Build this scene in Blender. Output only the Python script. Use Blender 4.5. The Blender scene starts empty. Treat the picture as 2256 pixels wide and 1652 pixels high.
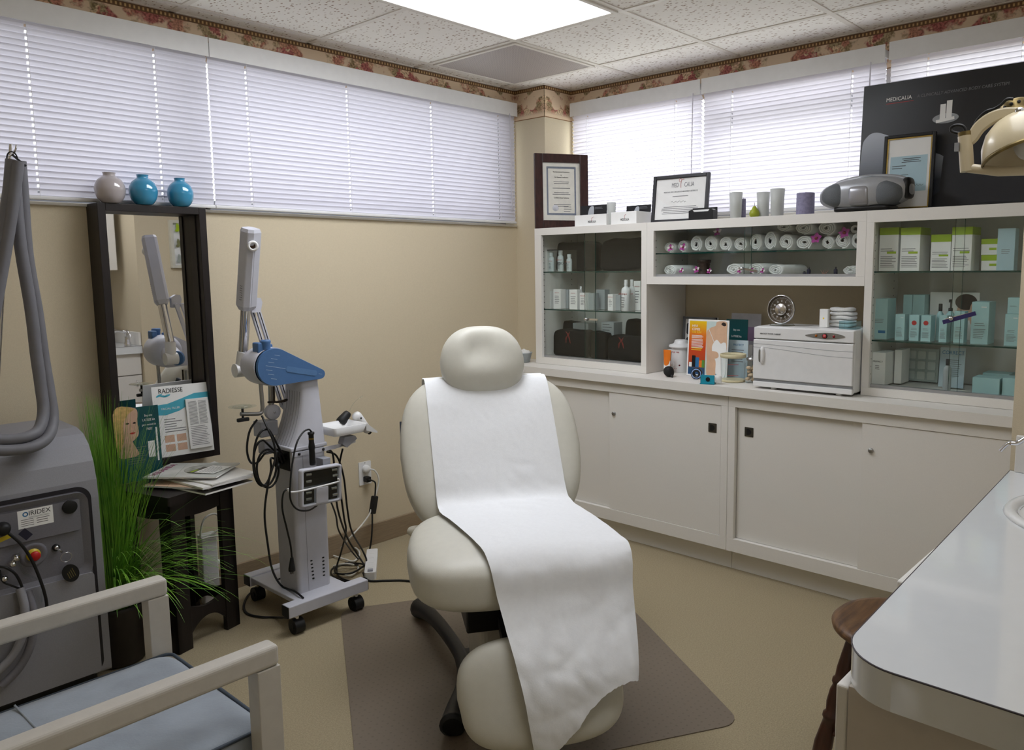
import bpy, math, random
from mathutils import Matrix, Vector, Euler
random.seed(7)
PI = math.pi
SKY_LO, SKY_HI, LAMP, LAMP2 = 1.15, 6.3, 10.5, 4.4
sc = bpy.context.scene
COL = sc.collection

# ---------------------------------------------------------------- helpers
def V(*a): return Vector(a)
def lin(c):
    return tuple(((x/255)/12.92 if x/255 <= .04045 else ((x/255+.055)/1.055)**2.4) for x in c) + (1.,)

WM = {}                      # world matrix of every thing / part (parts share their thing's)
def frame(o, right, up):
    r = Vector(right).normalized(); u = Vector(up); u = (u - r*u.dot(r)).normalized(); n = r.cross(u)
    m = Matrix.Identity(4)
    for i in range(3):
        m[i][0] = r[i]; m[i][1] = u[i]; m[i][2] = n[i]; m[i][3] = o[i]
    return m
RT, LT, UP = (0, -1, 0), (1, 0, 0), (0, 0, 1)       # right-hand direction on the right wall, on the left wall
def rotz(a): return Matrix.Rotation(a, 4, 'Z')
def trs(x, y, z, a=0.): return Matrix.Translation((x, y, z)) @ Matrix.Rotation(a, 4, 'Z')

class B:
    "collects shapes; obj() links them as one mesh object"
    def __init__(s, M=None):
        s.M = M; s.v = []; s.f = []; s.m = []; s.s = []
    def add(s, vs, fs, mi=0, sm=False):
        n = len(s.v)
        s.v += [(s.M @ Vector(p)) if s.M else Vector(p) for p in vs]
        for f in fs:
            s.f.append([n+i for i in f]); s.m.append(mi); s.s.append(sm)
        return s
    def box(s, a, b, mi=0, M=None):
        x0, y0, z0 = [min(p, q) for p, q in zip(a, b)]; x1, y1, z1 = [max(p, q) for p, q in zip(a, b)]
        vs = [(x0,y0,z0),(x1,y0,z0),(x1,y1,z0),(x0,y1,z0),(x0,y0,z1),(x1,y0,z1),(x1,y1,z1),(x0,y1,z1)]
        if M: vs = [M @ Vector(p) for p in vs]
        return s.add(vs, [(3,2,1,0),(4,5,6,7),(0,1,5,4),(1,2,6,5),(2,3,7,6),(3,0,4,7)], mi)
    def cbox(s, c, d, mi=0, M=None):
        return s.box([c[i]-d[i]/2 for i in range(3)], [c[i]+d[i]/2 for i in range(3)], mi, M)
    def bar(s, p, q, w, h, mi=0, up=(0,0,1)):
        "rectangular bar from p to q, w wide, h high"
        p = Vector(p); q = Vector(q); d = (q-p); L = d.length; d.normalize()
        u = Vector(up); 
        if abs(u.dot(d)) > .99: u = Vector((1,0,0))
        sd = d.cross(u).normalized(); u = sd.cross(d)
        m = Matrix.Identity(4)
        for i in range(3): m[i][0] = d[i]; m[i][1] = sd[i]; m[i][2] = u[i]; m[i][3] = p[i]
        return s.box((0,-w/2,-h/2), (L,w/2,h/2), mi, m)
    def cyl(s, p, q, r0, r1=None, n=16, mi=0, cap=True):
        r1 = r0 if r1 is None else r1
        p = Vector(p); q = Vector(q); d = (q-p).normalized()
        a = Vector((0,0,1)) if abs(d.z) < .9 else Vector((1,0,0))
        e = d.cross(a).normalized(); g = d.cross(e)
        vs = []
        for c, r in ((p, r0), (q, r1)):
            for i in range(n):
                t = 2*PI*i/n; vs.append(c + e*(r*math.cos(t)) + g*(r*math.sin(t)))
        s.add(vs, [(i, n+i, n+(i+1) % n, (i+1) % n) for i in range(n)], mi, True)
        if cap: s.add(vs[:n], [list(range(n))], mi); s.add(vs[n:], [list(range(n))[::-1]], mi)
        return s
    def tube(s, pts, r, n=8, mi=0, closed=False):
        pts = [Vector(p) for p in pts]; N = len(pts)
        rs = r if isinstance(r, (list, tuple)) else [r]*N
        vs = []; e = None
        for k in range(N):
            if closed: d = pts[(k+1) % N]-pts[k-1]
            else: d = pts[min(k+1, N-1)]-pts[max(k-1, 0)]
            if d.length < 1e-9: d = Vector((0,0,1))
            d.normalize()
            if e is None:
                a = Vector((0,0,1)) if abs(d.z) < .9 else Vector((1,0,0)); e = d.cross(a).normalized()
            else:
                e = e-d*e.dot(d)
                e = e.normalized() if e.length > 1e-6 else d.cross(Vector((0,0,1))).normalized()
            g = d.cross(e)
            for i in range(n):
                t = 2*PI*i/n; vs.append(pts[k]+e*(rs[k]*math.cos(t))+g*(rs[k]*math.sin(t)))
        fs = []
        for k in range(N if closed else N-1):
            k2 = (k+1) % N
            for i in range(n): fs.append((k*n+i, k*n+(i+1) % n, k2*n+(i+1) % n, k2*n+i))
        s.add(vs, fs, mi, True)
        if not closed: s.add(vs[:n], [list(range(n))[::-1]], mi); s.add(vs[-n:], [list(range(n))], mi)
        return s
    def lathe(s, prof, M=None, n=24, mi=0, sm=True, sx=1., sy=1., cap=True):
        "prof: (r, z) from bottom to top, turned about z"
        vs = []; k = len(prof)
        for r, z in prof:
            for i in range(n):
                t = 2*PI*i/n; vs.append(Vector((r*math.cos(t)*sx, r*math.sin(t)*sy, z)))
        if M: vs = [M @ p for p in vs]
        fs = [(j*n+i, j*n+(i+1) % n, (j+1)*n+(i+1) % n, (j+1)*n+i) for j in range(k-1) for i in range(n)]
        s.add(vs, fs, mi, sm)
        if not cap or (abs(prof[0][0]-prof[-1][0]) < 1e-9 and abs(prof[0][1]-prof[-1][1]) < 1e-9): return s
        if prof[0][0] > 1e-5: s.add(vs[:n], [list(range(n))[::-1]], mi)
        if prof[-1][0] > 1e-5: s.add(vs[-n:], [list(range(n))], mi)
        return s
    def prism(s, poly, a, b, M=None, mi=0, sm=False):
        "poly in local xy, extruded from z=a to z=b (poly counter-clockwise)"
        n = len(poly)
        vs = [Vector((x, y, a)) for x, y in poly]+[Vector((x, y, b)) for x, y in poly]
        if M: vs = [M @ p for p in vs]
        s.add(vs, [(i, (i+1) % n, n+(i+1) % n, n+i) for i in range(n)], mi, sm)
        s.add(vs[:n], [list(range(n))[::-1]], mi); s.add(vs[n:], [list(range(n))], mi)
        return s
    def grid(s, fn, nu, nv, mi=0, sm=True, flip=False, closeu=False):
        vs = [fn(i/(nu if closeu else nu-1), j/(nv-1)) for j in range(nv) for i in range(nu)]
        fs = []
        for j in range(nv-1):
            for i in range(nu if closeu else nu-1):
                i2 = (i+1) % nu
                q = (j*nu+i, j*nu+i2, (j+1)*nu+i2, (j+1)*nu+i)
                fs.append(q[::-1] if flip else q)
        return s.add(vs, fs, mi, sm)
    def pad(s, c, d, e1=.5, e2=.5, M=None, nu=40, nv=24, mi=0, warp=None):
        "superellipsoid cushion of size d centred on c"
        def sg(x, p): return math.copysign(abs(x)**p, x)
        def fn(u, v):
            t = 2*PI*u; h = -PI/2+PI*v
            p = Vector((d[0]/2*sg(math.cos(h), e1)*sg(math.cos(t), e2), d[1]/2*sg(math.cos(h), e1)*sg(math.sin(t), e2), d[2]/2*sg(math.sin(h), e1)))
            if warp: p = warp(p)
            p = p+Vector(c)
            return M @ p if M else p
        return s.grid(fn, nu, nv, mi, True, False, True)
    def quad(s, M, x0, y0, x1, y1, z=0., mi=0):
        return s.add([M @ Vector(p) for p in ((x0,y0,z),(x1,y0,z),(x1,y1,z),(x0,y1,z))], [(0,1,2,3)], mi)
    def lines(s, M, x0, x1, y, n, step, h, z=0., mi=0, jit=.3, center=False):
        "rows of small print"
        for k in range(n):
            w = (x1-x0)*(1-random.random()*jit)
            if center: c = (x0+x1)/2; s.quad(M, c-w/2, y-k*step-h, c+w/2, y-k*step, z, mi)
            else: s.quad(M, x0, y-k*step-h, x0+w, y-k*step, z, mi)
        return s
    def obj(s, name, mats, parent=None, bevel=0., seg=2, sub=0):
        inv = WM[parent].inverted() if parent is not None else None
        me = bpy.data.meshes.new(name)
        me.from_pydata([(inv @ p) if inv else p for p in s.v], [], s.f)
        if not isinstance(mats, (list, tuple)): mats = [mats]
        for m in mats: me.materials.append(m)
        me.polygons.foreach_set('material_index', s.m)
        me.polygons.foreach_set('use_smooth', s.s)
        me.update()
        o = bpy.data.objects.new(name, me); COL.objects.link(o)
        WM[o] = WM[parent] if parent is not None else Matrix.Identity(4)
        if parent is not None: o.parent = parent
        if bevel:
            md = o.modifiers.new('bevel', 'BEVEL'); md.width = bevel; md.segments = seg; md.limit_method = 'ANGLE'; md.angle_limit = math.radians(50)
        if sub:
            md = o.modifiers.new('sub', 'SUBSURF'); md.levels = sub; md.render_levels = sub
        return o

def thing(name, label, cat, loc=(0, 0, 0), rz=0., group=None):
    o = bpy.data.objects.new(name, None); COL.objects.link(o); o.empty_display_size = .05
    o.location = loc; o.rotation_euler = (0, 0, rz); o['label'] = label; o['category'] = cat
    if group: o['group'] = group
    WM[o] = Matrix.Translation(loc) @ Matrix.Rotation(rz, 4, 'Z')
    return o
def tag(o, label, cat, group=None, kind=None):
    o['label'] = label; o['category'] = cat
    if group: o['group'] = group
    if kind: o['kind'] = kind
    return o
def recenter(o):
    "move the origin of a one-mesh thing to the centre of its base"
    vs = o.data.vertices
    lo = Vector([min(v.co[i] for v in vs) for i in range(3)]); hi = Vector([max(v.co[i] for v in vs) for i in range(3)])
    c = Vector(((lo.x+hi.x)/2, (lo.y+hi.y)/2, lo.z))
    o.data.transform(Matrix.Translation(-c)); o.location = c; WM[o] = Matrix.Translation(c)
    return o
def solo(b, name, mats, label, cat, group=None, kind=None, **k):
    return tag(recenter(b.obj(name, mats, **k)), label, cat, group, kind)
def struct(b, name, mats, parent=None, **k):
    o = b.obj(name, mats, parent, **k)
    if parent is None: o['kind'] = 'structure'
    return o
def dup(root, loc, rz=None, label=None, group=None):
    r = root.copy(); COL.objects.link(r); r.location = loc
    if rz is not None: r.rotation_euler = (0, 0, rz)
    if label: r['label'] = label
    if group: r['group'] = group
    for ch in list(root.children):
        c = ch.copy(); COL.objects.link(c); c.parent = r
        for g in list(ch.children):
            d = g.copy(); COL.objects.link(d); d.parent = c
    WM[r] = Matrix.Translation(loc) @ Matrix.Rotation(r.rotation_euler.z, 4, 'Z')
    for c in r.children:
        WM[c] = WM[r]
        for d in c.children: WM[d] = WM[r]
    return r
def text(name, body, size, M, mat, parent, align='CENTER', ex=.0003, sx=1., shear=0., label=None):
    cu = bpy.data.curves.new('t', 'FONT'); cu.body = body; cu.size = size; cu.align_x = align; cu.extrude = ex; cu.shear = shear
    cu.resolution_u = 3
    to = bpy.data.objects.new('t', cu)
    me = bpy.data.meshes.new_from_object(to)
    bpy.data.objects.remove(to); bpy.data.curves.remove(cu)
    me.name = name
    me.transform((WM[parent].inverted() if parent is not None else Matrix.Identity(4)) @ M @ Matrix.Diagonal((sx, 1, 1, 1)))
    me.materials.clear(); me.materials.append(mat)
    o = bpy.data.objects.new(name, me); COL.objects.link(o)
    if parent is not None: o.parent = parent
    WM[o] = WM[parent] if parent is not None else Matrix.Identity(4)
    if label: o['label'] = label
    return o
def smooth_path(pts, n=8, closed=False):
    "Catmull-Rom through the points"
    P = [Vector(p) for p in pts]; out = []; N = len(P)
    for i in range(N if closed else N-1):
        if closed: a, b, c, d = P[i-1], P[i], P[(i+1) % N], P[(i+2) % N]
        else: a, b, c, d = P[max(i-1, 0)], P[i], P[i+1], P[min(i+2, N-1)]
        for k in range(n):
            t = k/n
            out.append(.5*((2*b)+(c-a)*t+(2*a-5*b+4*c-d)*t*t+(3*b-a-3*c+d)*t**3))
    if not closed: out.append(P[-1])
    return out
def rrect(x0, y0, x1, y1, r, n=5):
    out = []
    for cx, cy, a in ((x1-r, y0+r, -PI/2), (x1-r, y1-r, 0), (x0+r, y1-r, PI/2), (x0+r, y0+r, PI)):
        for k in range(n+1):
            t = a+PI/2*k/n; out.append((cx+r*math.cos(t), cy+r*math.sin(t)))
    return out
def ell(cx, cy, rx, ry, n=24): return [(cx+rx*math.cos(2*PI*i/n), cy+ry*math.sin(2*PI*i/n)) for i in range(n)]

# ---------------------------------------------------------------- materials
def nt(name):
    m = bpy.data.materials.new(name); m.use_nodes = True; t = m.node_tree
    for n in list(t.nodes): t.nodes.remove(n)
    out = t.nodes.new('ShaderNodeOutputMaterial'); b = t.nodes.new('ShaderNodeBsdfPrincipled')
    t.links.new(b.outputs[0], out.inputs[0])
    return m, t, b, out
def N(t, kind, **k):
    n = t.nodes.new(kind)
    for a, v in k.items():
        if a in n.inputs.keys(): n.inputs[a].default_value = v
        else: setattr(n, a, v)
    return n
def mat(name, col, rough=.5, metal=0., var=.05, scale=30., bump=0., bscale=None, spec=.5, coat=0., col2=None, sub=0., stretch=None, detail=3., sheen=0., trans=0., ior=1.45):
    m, t, b, out = nt(name)
    tc = N(t, 'ShaderNodeTexCoord'); src = tc.outputs['Object']
    if stretch:
        mp = N(t, 'ShaderNodeMapping'); mp.inputs['Scale'].default_value = stretch; t.links.new(src, mp.inputs[0]); src = mp.outputs[0]
    no = N(t, 'ShaderNodeTexNoise', Scale=scale, Detail=detail); t.links.new(src, no.inputs['Vector'])
    c = lin(col)
    a1 = tuple(x*(1-var) for x in c[:3])+(1,) if col2 is None else c
    a2 = tuple(min(1, x*(1+var)) for x in c[:3])+(1,) if col2 is None else lin(col2)
    mx = N(t, 'ShaderNodeMix', data_type='RGBA')
    mx.inputs[6].default_value = a1; mx.inputs[7].default_value = a2
    rp = N(t, 'ShaderNodeMapRange'); rp.inputs[1].default_value = .3; rp.inputs[2].default_value = .7
    t.links.new(no.outputs['Fac'], rp.inputs[0]); t.links.new(rp.outputs[0], mx.inputs[0]); t.links.new(mx.outputs[2], b.inputs['Base Color'])
    b.inputs['Roughness'].default_value = rough; b.inputs['Metallic'].default_value = metal
    b.inputs['Specular IOR Level'].default_value = spec; b.inputs['Coat Weight'].default_value = coat
    b.inputs['Transmission Weight'].default_value = trans; b.inputs['IOR'].default_value = ior
    if sheen: b.inputs['Sheen Weight'].default_value = sheen
    if bump:
        n2 = N(t, 'ShaderNodeTexNoise', Scale=bscale or scale*4, Detail=3.); t.links.new(src, n2.inputs['Vector'])
        bp = N(t, 'ShaderNodeBump', Strength=bump, Distance=.002); t.links.new(n2.outputs['Fac'], bp.inputs['Height']); t.links.new(bp.outputs[0], b.inputs['Normal'])
    return m
def glass(name, tint=(253, 255, 254), refl=.05, rough=.02):
    "thin clear sheet: lets light straight through and adds a mirror reflection that grows at grazing angles"
    m, t, b, out = nt(name); t.nodes.remove(b)
    tr = N(t, 'ShaderNodeBsdfTransparent'); tr.inputs[0].default_value = lin(tint)
    gl = N(t, "ShaderNodeBsdfGlossy"); gl.inputs['Roughness'].default_value = rough
    lw = N(t, 'ShaderNodeLayerWeight', Blend=.5); pw = N(t, 'ShaderNodeMath', operation='POWER'); pw.inputs[1].default_value = 5.; t.links.new(lw.outputs['Facing'], pw.inputs[0])
    mx = N(t, 'ShaderNodeMixShader'); ad = N(t, 'ShaderNodeMath', operation='MULTIPLY_ADD')
    ad.inputs[1].default_value = .9; ad.inputs[2].default_value = refl*.6; t.links.new(pw.outputs[0], ad.inputs[0])
    t.links.new(ad.outputs[0], mx.inputs[0]); t.links.new(tr.outputs[0], mx.inputs[1]); t.links.new(gl.outputs[0], mx.inputs[2]); t.links.new(mx.outputs[0], out.inputs[0])
    return m

def translucent(name, col, amount=.5, rough=.5):
    m, t, b, out = nt(name)
    no = N(t, 'ShaderNodeTexNoise', Scale=25.); tc = N(t, 'ShaderNodeTexCoord'); t.links.new(tc.outputs['Object'], no.inputs['Vector'])
    mxc = N(t, 'ShaderNodeMix', data_type='RGBA'); c = lin(col)
    mxc.inputs[6].default_value = tuple(x*.96 for x in c[:3])+(1,); mxc.inputs[7].default_value = c
    t.links.new(no.outputs['Fac'], mxc.inputs[0]); t.links.new(mxc.outputs[2], b.inputs['Base Color'])
    b.inputs['Roughness'].default_value = rough
    tl = N(t, 'ShaderNodeBsdfTranslucent'); t.links.new(mxc.outputs[2], tl.inputs[0])
    mx = N(t, 'ShaderNodeMixShader'); mx.inputs[0].default_value = amount
    t.links.new(b.outputs[0], mx.inputs[1]); t.links.new(tl.outputs[0], mx.inputs[2]); t.links.new(mx.outputs[0], out.inputs[0])
    return m
def emit(name, col, s):
    m, t, b, out = nt(name)
    b.inputs['Base Color'].default_value = (.8, .8, .8, 1); b.inputs['Emission Color'].default_value = lin(col); b.inputs['Emission Strength'].default_value = s
    return m

# ---------------------------------------------------------------- camera (read off the room's own lines)
F_PX, YAW, PITCH, ROLL, HC, PX, PY = 1737., .7213, -.1166, -.0088, 1.4062, 107.7, -32.4
_fw = Vector((math.cos(YAW)*math.cos(PITCH), math.sin(YAW)*math.cos(PITCH), math.sin(PITCH)))
_r0 = Vector((math.sin(YAW), -math.cos(YAW), 0)); _u0 = _r0.cross(_fw)
_r = _r0*math.cos(ROLL)+_u0*math.sin(ROLL); _u = _u0*math.cos(ROLL)-_r0*math.sin(ROLL)
cd = bpy.data.cameras.new('camera'); cam = bpy.data.objects.new('camera', cd); COL.objects.link(cam)
mm = Matrix.Identity(4)
for i in range(3): mm[i][0] = _r[i]; mm[i][1] = _u[i]; mm[i][2] = -_fw[i]
mm[2][3] = HC
cam.matrix_world = mm
cd.sensor_fit = 'HORIZONTAL'; cd.sensor_width = 36; cd.lens = 36*F_PX/2256; cd.shift_x = -PX/2256; cd.shift_y = PY/2256; cd.clip_start = .02
sc.camera = cam
def at(u, v, ax, val):
    "the point of the room seen at a pixel of the photograph on the plane x / y / z = val"
    d = _fw+_r*((u-1128-PX)/F_PX)-_u*((v-826-PY)/F_PX)
    i = 'xyz'.index(ax); t = (val-(HC if i == 2 else 0))/d[i]
    return Vector((0, 0, HC))+d*t
sc.cycles.max_bounces = 9; sc.cycles.transparent_max_bounces = 24
sc.view_settings.view_transform = 'Standard'; sc.view_settings.look = 'None'; sc.view_settings.gamma = 1; sc.view_settings.exposure = .3
# ---------------------------------------------------------------- room measures (metres)
YL, XR, H = 3.3315, 3.6325, 2.436            # left wall, right wall, ceiling
GX, GY, T = 2.669, 2.608, .61                # ceiling grid
CX, CY = 3.4005, 3.0978                      # corner column
XN, YC, XW = .056, .458, 2.325                # near wall, sink-side wall face, end of the sink alcove

# ---------------------------------------------------------------- setting materials
M_wall = mat('wallpaper_beige', (206, 193, 166), .75, var=.022, scale=150, bump=.25, bscale=420)
M_white_wall = mat('painted_white', (225, 222, 214), .6, var=.02)
M_carpet = mat('carpet_beige', (166, 153, 126), .95, var=.16, scale=210, bump=.9, bscale=600, spec=.1, detail=6)
M_baseboard = mat('baseboard_wood', (142, 124, 100), .55, var=.12, scale=18, stretch=(1, 6, 14))
M_laminate = mat('white_laminate', (226, 223, 217), .42, var=.015, scale=300)
M_white = mat('white_plastic', (226, 226, 226), .35, var=.02)
M_frost = mat('window_aluminium', (150, 152, 156), .5, metal=.3, var=.04)
M_black = mat('black_plastic', (18, 18, 19), .4, var=.1)
M_chrome = mat('chrome', (215, 215, 218), .12, metal=1., var=.02)
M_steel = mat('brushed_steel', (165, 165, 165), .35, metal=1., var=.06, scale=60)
M_glass = glass('clear_glass')
M_gedge = mat('glass_edge_green', (16, 58, 50), .1, var=.1)

def ceiling_mat():
    m, t, b, out = nt('ceiling_tile')
    tc = N(t, 'ShaderNodeTexCoord'); no = N(t, 'ShaderNodeTexNoise', Scale=85., Detail=2.); no2 = N(t, 'ShaderNodeTexNoise', Scale=9.)
    mp = N(t, 'ShaderNodeMapping'); mp.inputs['Rotation'].default_value = (0, 0, .7); mp.inputs['Scale'].default_value = (1, .55, 1)
    t.links.new(tc.outputs['Object'], mp.inputs[0]); t.links.new(mp.outputs[0], no.inputs['Vector']); t.links.new(tc.outputs['Object'], no2.inputs['Vector'])
    vo = N(t, 'ShaderNodeTexVoronoi', Scale=70.); t.links.new(mp.outputs[0], vo.inputs['Vector'])
    r = N(t, 'ShaderNodeMapRange'); r.inputs[1].default_value = .20; r.inputs[2].default_value = .32; t.links.new(vo.outputs['Distance'], r.inputs[0])
    r2 = N(t, 'ShaderNodeMapRange'); r2.inputs[1].default_value = .52; r2.inputs[2].default_value = .60; t.links.new(no.outputs['Fac'], r2.inputs[0])
    mxm = N(t, 'ShaderNodeMath', operation='MAXIMUM'); t.links.new(r.outputs[0], mxm.inputs[0]); t.links.new(r2.outputs[0], mxm.inputs[1])
    inv = N(t, 'ShaderNodeMath', operation='MAXIMUM'); t.links.new(mxm.outputs[0], inv.inputs[0]); inv.inputs[1].default_value = 0
    mx = N(t, 'ShaderNodeMix', data_type='RGBA'); mx.inputs[6].default_value = lin((166, 142, 128)); mx.inputs[7].default_value = lin((248, 244, 239))
    t.links.new(inv.outputs[0], mx.inputs[0]); t.links.new(mx.outputs[2], b.inputs['Base Color']); b.inputs['Roughness'].default_value = .9
    return m
M_ceil = ceiling_mat()
M_tbar = mat('ceiling_bar_white', (228, 222, 214), .5, var=.02)

def border_mat():
    "floral wallpaper border: a string of beads, a plain cream ground and clusters of roses"
    m, t, b, out = nt('floral_border')
    L = t.links.new
    tc = N(t, 'ShaderNodeTexCoord'); sp = N(t, 'ShaderNodeSeparateXYZ'); L(tc.outputs['Object'], sp.inputs[0])
    ad = N(t, 'ShaderNodeMath', operation='ADD'); L(sp.outputs[0], ad.inputs[0]); L(sp.outputs[1], ad.inputs[1])
    cb = N(t, 'ShaderNodeCombineXYZ'); L(ad.outputs[0], cb.inputs[0]); L(sp.outputs[2], cb.inputs[1])
    # flowers
    vo = N(t, 'ShaderNodeTexVoronoi', Scale=26.); 
    no = N(t, 'ShaderNodeTexNoise', Scale=30., Detail=4.); L(cb.outputs[0], no.inputs['Vector'])
    mp = N(t, 'ShaderNodeMix', data_type='RGBA'); mp.inputs[0].default_value = .06; L(cb.outputs[0], mp.inputs[6]); L(no.outputs['Color'], mp.inputs[7]); L(mp.outputs[2], vo.inputs['Vector'])
    cr = N(t, 'ShaderNodeValToRGB'); e = cr.color_ramp; e.elements[0].position = .15; e.elements[0].color = lin((204, 140, 116)); e.elements[1].position = .9; e.elements[1].color = lin((190, 112, 104))
    for p, c in ((.32, (226, 184, 150)), (.5, (150, 134, 92)), (.68, (238, 212, 174))):
        k = e.elements.new(p); k.color = lin(c)
    sc_ = N(t, 'ShaderNodeSeparateColor'); L(vo.outputs['Color'], sc_.inputs[0]); L(sc_.outputs[0], cr.inputs[0])
    dk = N(t, 'ShaderNodeMix', data_type='RGBA', blend_type='MULTIPLY'); dk.inputs[0].default_value = .75; L(cr.outputs[0], dk.inputs[6])
    n3 = N(t, 'ShaderNodeTexNoise', Scale=110., Detail=3.); L(cb.outputs[0], n3.inputs['Vector']); cr3 = N(t, 'ShaderNodeValToRGB'); cr3.color_ramp.elements[0].position = .35; cr3.color_ramp.elements[0].color = lin((120, 92, 70)); cr3.color_ramp.elements[1].position = .6; L(n3.outputs['Fac'], cr3.inputs[0]); L(cr3.outputs[0], dk.inputs[7])
    # where the clusters are
    n2 = N(t, 'ShaderNodeTexNoise', Scale=9., Detail=5.); L(cb.outputs[0], n2.inputs['Vector'])
    r2 = N(t, 'ShaderNodeMapRange'); r2.inputs[1].default_value = .47; r2.inputs[2].default_value = .52; L(n2.outputs['Fac'], r2.inputs[0])
    g = N(t, 'ShaderNodeMapRange'); g.inputs[1].default_value = 2.275; g.inputs[2].default_value = 2.30; L(sp.outputs[2], g.inputs[0])
    g2 = N(t, 'ShaderNodeMath', operation='MULTIPLY'); L(r2.outputs[0], g2.inputs[0]); L(g.outputs[0], g2.inputs[1])
    base = N(t, 'ShaderNodeMix', data_type='RGBA'); base.inputs[6].default_value = lin((226, 202, 172)); L(dk.outputs[2], base.inputs[7]); L(g2.outputs[0], base.inputs[0])
    # bead string
    be = N(t, 'ShaderNodeMath', operation='MULTIPLY'); be.inputs[1].default_value = 2*PI/.0165; L(ad.outputs[0], be.inputs[0])
    si = N(t, 'ShaderNodeMath', operation='SINE'); L(be.outputs[0], si.inputs[0])
    zr = N(t, 'ShaderNodeMath', operation='SUBTRACT'); zr.inputs[1].default_value = 2.4215; L(sp.outputs[2], zr.inputs[0]); za = N(t, 'ShaderNodeMath', operation='ABSOLUTE'); L(zr.outputs[0], za.inputs[0])
    zb = N(t, 'ShaderNodeMapRange'); zb.inputs[1].default_value = .007; zb.inputs[2].default_value = .004; L(za.outputs[0], zb.inputs[0])
    sg = N(t, 'ShaderNodeMapRange'); sg.inputs[1].default_value = .0; sg.inputs[2].default_value = .5; L(si.outputs[0], sg.inputs[0])
    bd = N(t, 'ShaderNodeMath', operation='MULTIPLY'); L(zb.outputs[0], bd.inputs[0]); L(sg.outputs[0], bd.inputs[1])
    bc = N(t, 'ShaderNodeMix', data_type='RGBA'); bc.inputs[6].default_value = lin((112, 80, 52)); bc.inputs[7].default_value = lin((206, 170, 118)); L(bd.outputs[0], bc.inputs[0])
    zz = N(t, 'ShaderNodeMath', operation='GREATER_THAN'); zz.inputs[1].default_value = 2.411; L(sp.outputs[2], zz.inputs[0])
    zl = N(t, 'ShaderNodeMath', operation='LESS_THAN'); zl.inputs[1].default_value = 2.2625; L(sp.outputs[2], zl.inputs[0])
    f1 = N(t, 'ShaderNodeMix', data_type='RGBA'); L(zz.outputs[0], f1.inputs[0]); L(base.outputs[2], f1.inputs[6]); L(bc.outputs[2], f1.inputs[7])
    f2 = N(t, 'ShaderNodeMix', data_type='RGBA'); L(zl.outputs[0], f2.inputs[0]); L(f1.outputs[2], f2.inputs[6]); f2.inputs[7].default_value = lin((140, 100, 62))
    L(f2.outputs[2], b.inputs['Base Color']); b.inputs['Roughness'].default_value = .7
    return m
M_border = border_mat()

# ---------------------------------------------------------------- shell
struct(B().box((-1.4, -1.2, -.1), (3.85, 3.55, 0)), 'floor', M_carpet)
ce = struct(B().box((-1.4, -1.2, H), (3.85, 3.55, H+.1)), 'ceiling', M_ceil)
g = B()
for i in range(-6, 2):
    x = GX+i*T; g.box((x-.012, YC if x > XW else -.2, H-.004), (x+.012, YL, H+.002))
for j in range(-5, 2):
    y = GY+j*T
    if y > -.2: g.box((XN if y < 0 else XN, y-.012, H-.0045), (XR if y > YC else XW, y+.012, H+.002))
g.box((CX-.02, XR*0+CY-.02, H-.004), (XR, CY, H)); g.box((CX-.02, CY, H-.004), (CX, YL, H))
g.box((XN, YL-.014, H-.004), (CX, YL, H)); g.box((XR-.014, YC, H-.004), (XR, CY, H))
struct(g, 'trim_1', M_tbar)

ZS, ZT = 1.662, 2.345                         # window sill and head
w = B()
w.box((XN-.12, YL, 0), (XR+.15, YL+.15, ZS)); w.box((XN-.12, YL, ZT), (XR+.15, YL+.15, H))
w.box((XN-.12, YL, ZS), (.12, YL+.15, ZT)); w.box((3.392, YL, ZS), (XR+.15, YL+.15, ZT)); struct(w, 'wall_left', M_wall)
w = B()
w.box((XR, -.2, 0), (XR+.15, YL, ZS)); w.box((XR, -.2, ZT), (XR+.15, YL, H)); w.box((XR, -.2, ZS), (XR+.15, .52, ZT)); w.box((XR, 3.085, ZS), (XR+.15, YL, ZT))
struct(w, 'wall_right', M_wall)
struct(B().box((CX, CY, 0), (XR, YL, H)), 'wall_corner', M_wall)
struct(B().box((XW, -.2, 0), (XR, YC, H)), 'wall_front', M_wall)
struct(B().box((XN-.12, -.32, 0), (XR, -.2, H)), 'wall_back', M_wall)
w = B(); w.box((XN-.12, .40, 0), (XN, YL, H)); w.box((XN-.12, -.2, 2.08), (XN, .40, H)); struct(w, 'wall_near', M_wall)
w = B(); w.box((XN-.14, .375, 0), (XN+.018, .40, 2.1)); w.box((XN, .40, 0), (XN+.018, .46, 2.1)); struct(w, 'door_1', mat('door_trim_tan', (170, 145, 112), .5, var=.06))
w = B(); w.box((-1.4, -1.2, 0), (-1.3, 1.6, H)); w.box((-1.3, 1.5, 0), (XN-.12, 1.6, H)); w.box((-1.3, -.42, 0), (XN-.12, -.32, H)); struct(w, 'wall_hallway', M_white_wall)
struct(B().box((XN, YL-.014, 0), (CX, YL, .108)), 'baseboard_left', M_baseboard, bevel=.002)
struct(B().box((CX-.012, CY+.02, 0), (CX, YL-.014, .108)), 'baseboard_corner', M_baseboard, bevel=.002)
# wallpaper border
w = B(); z0 = 2.2585
w.box((XN, YL-.002, z0), (CX, YL, H)); struct(w, 'trim_2', M_border)
struct(B().box((XR-.002, YC, z0), (XR, CY, H)), 'trim_3', M_border)
w = B(); w.box((CX-.002, CY-.002, z0), (CX, YL-.002, H)); w.box((CX-.002, CY-.002, z0), (XR-.002, CY, H)); struct(w, 'trim_4', M_border)
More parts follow.
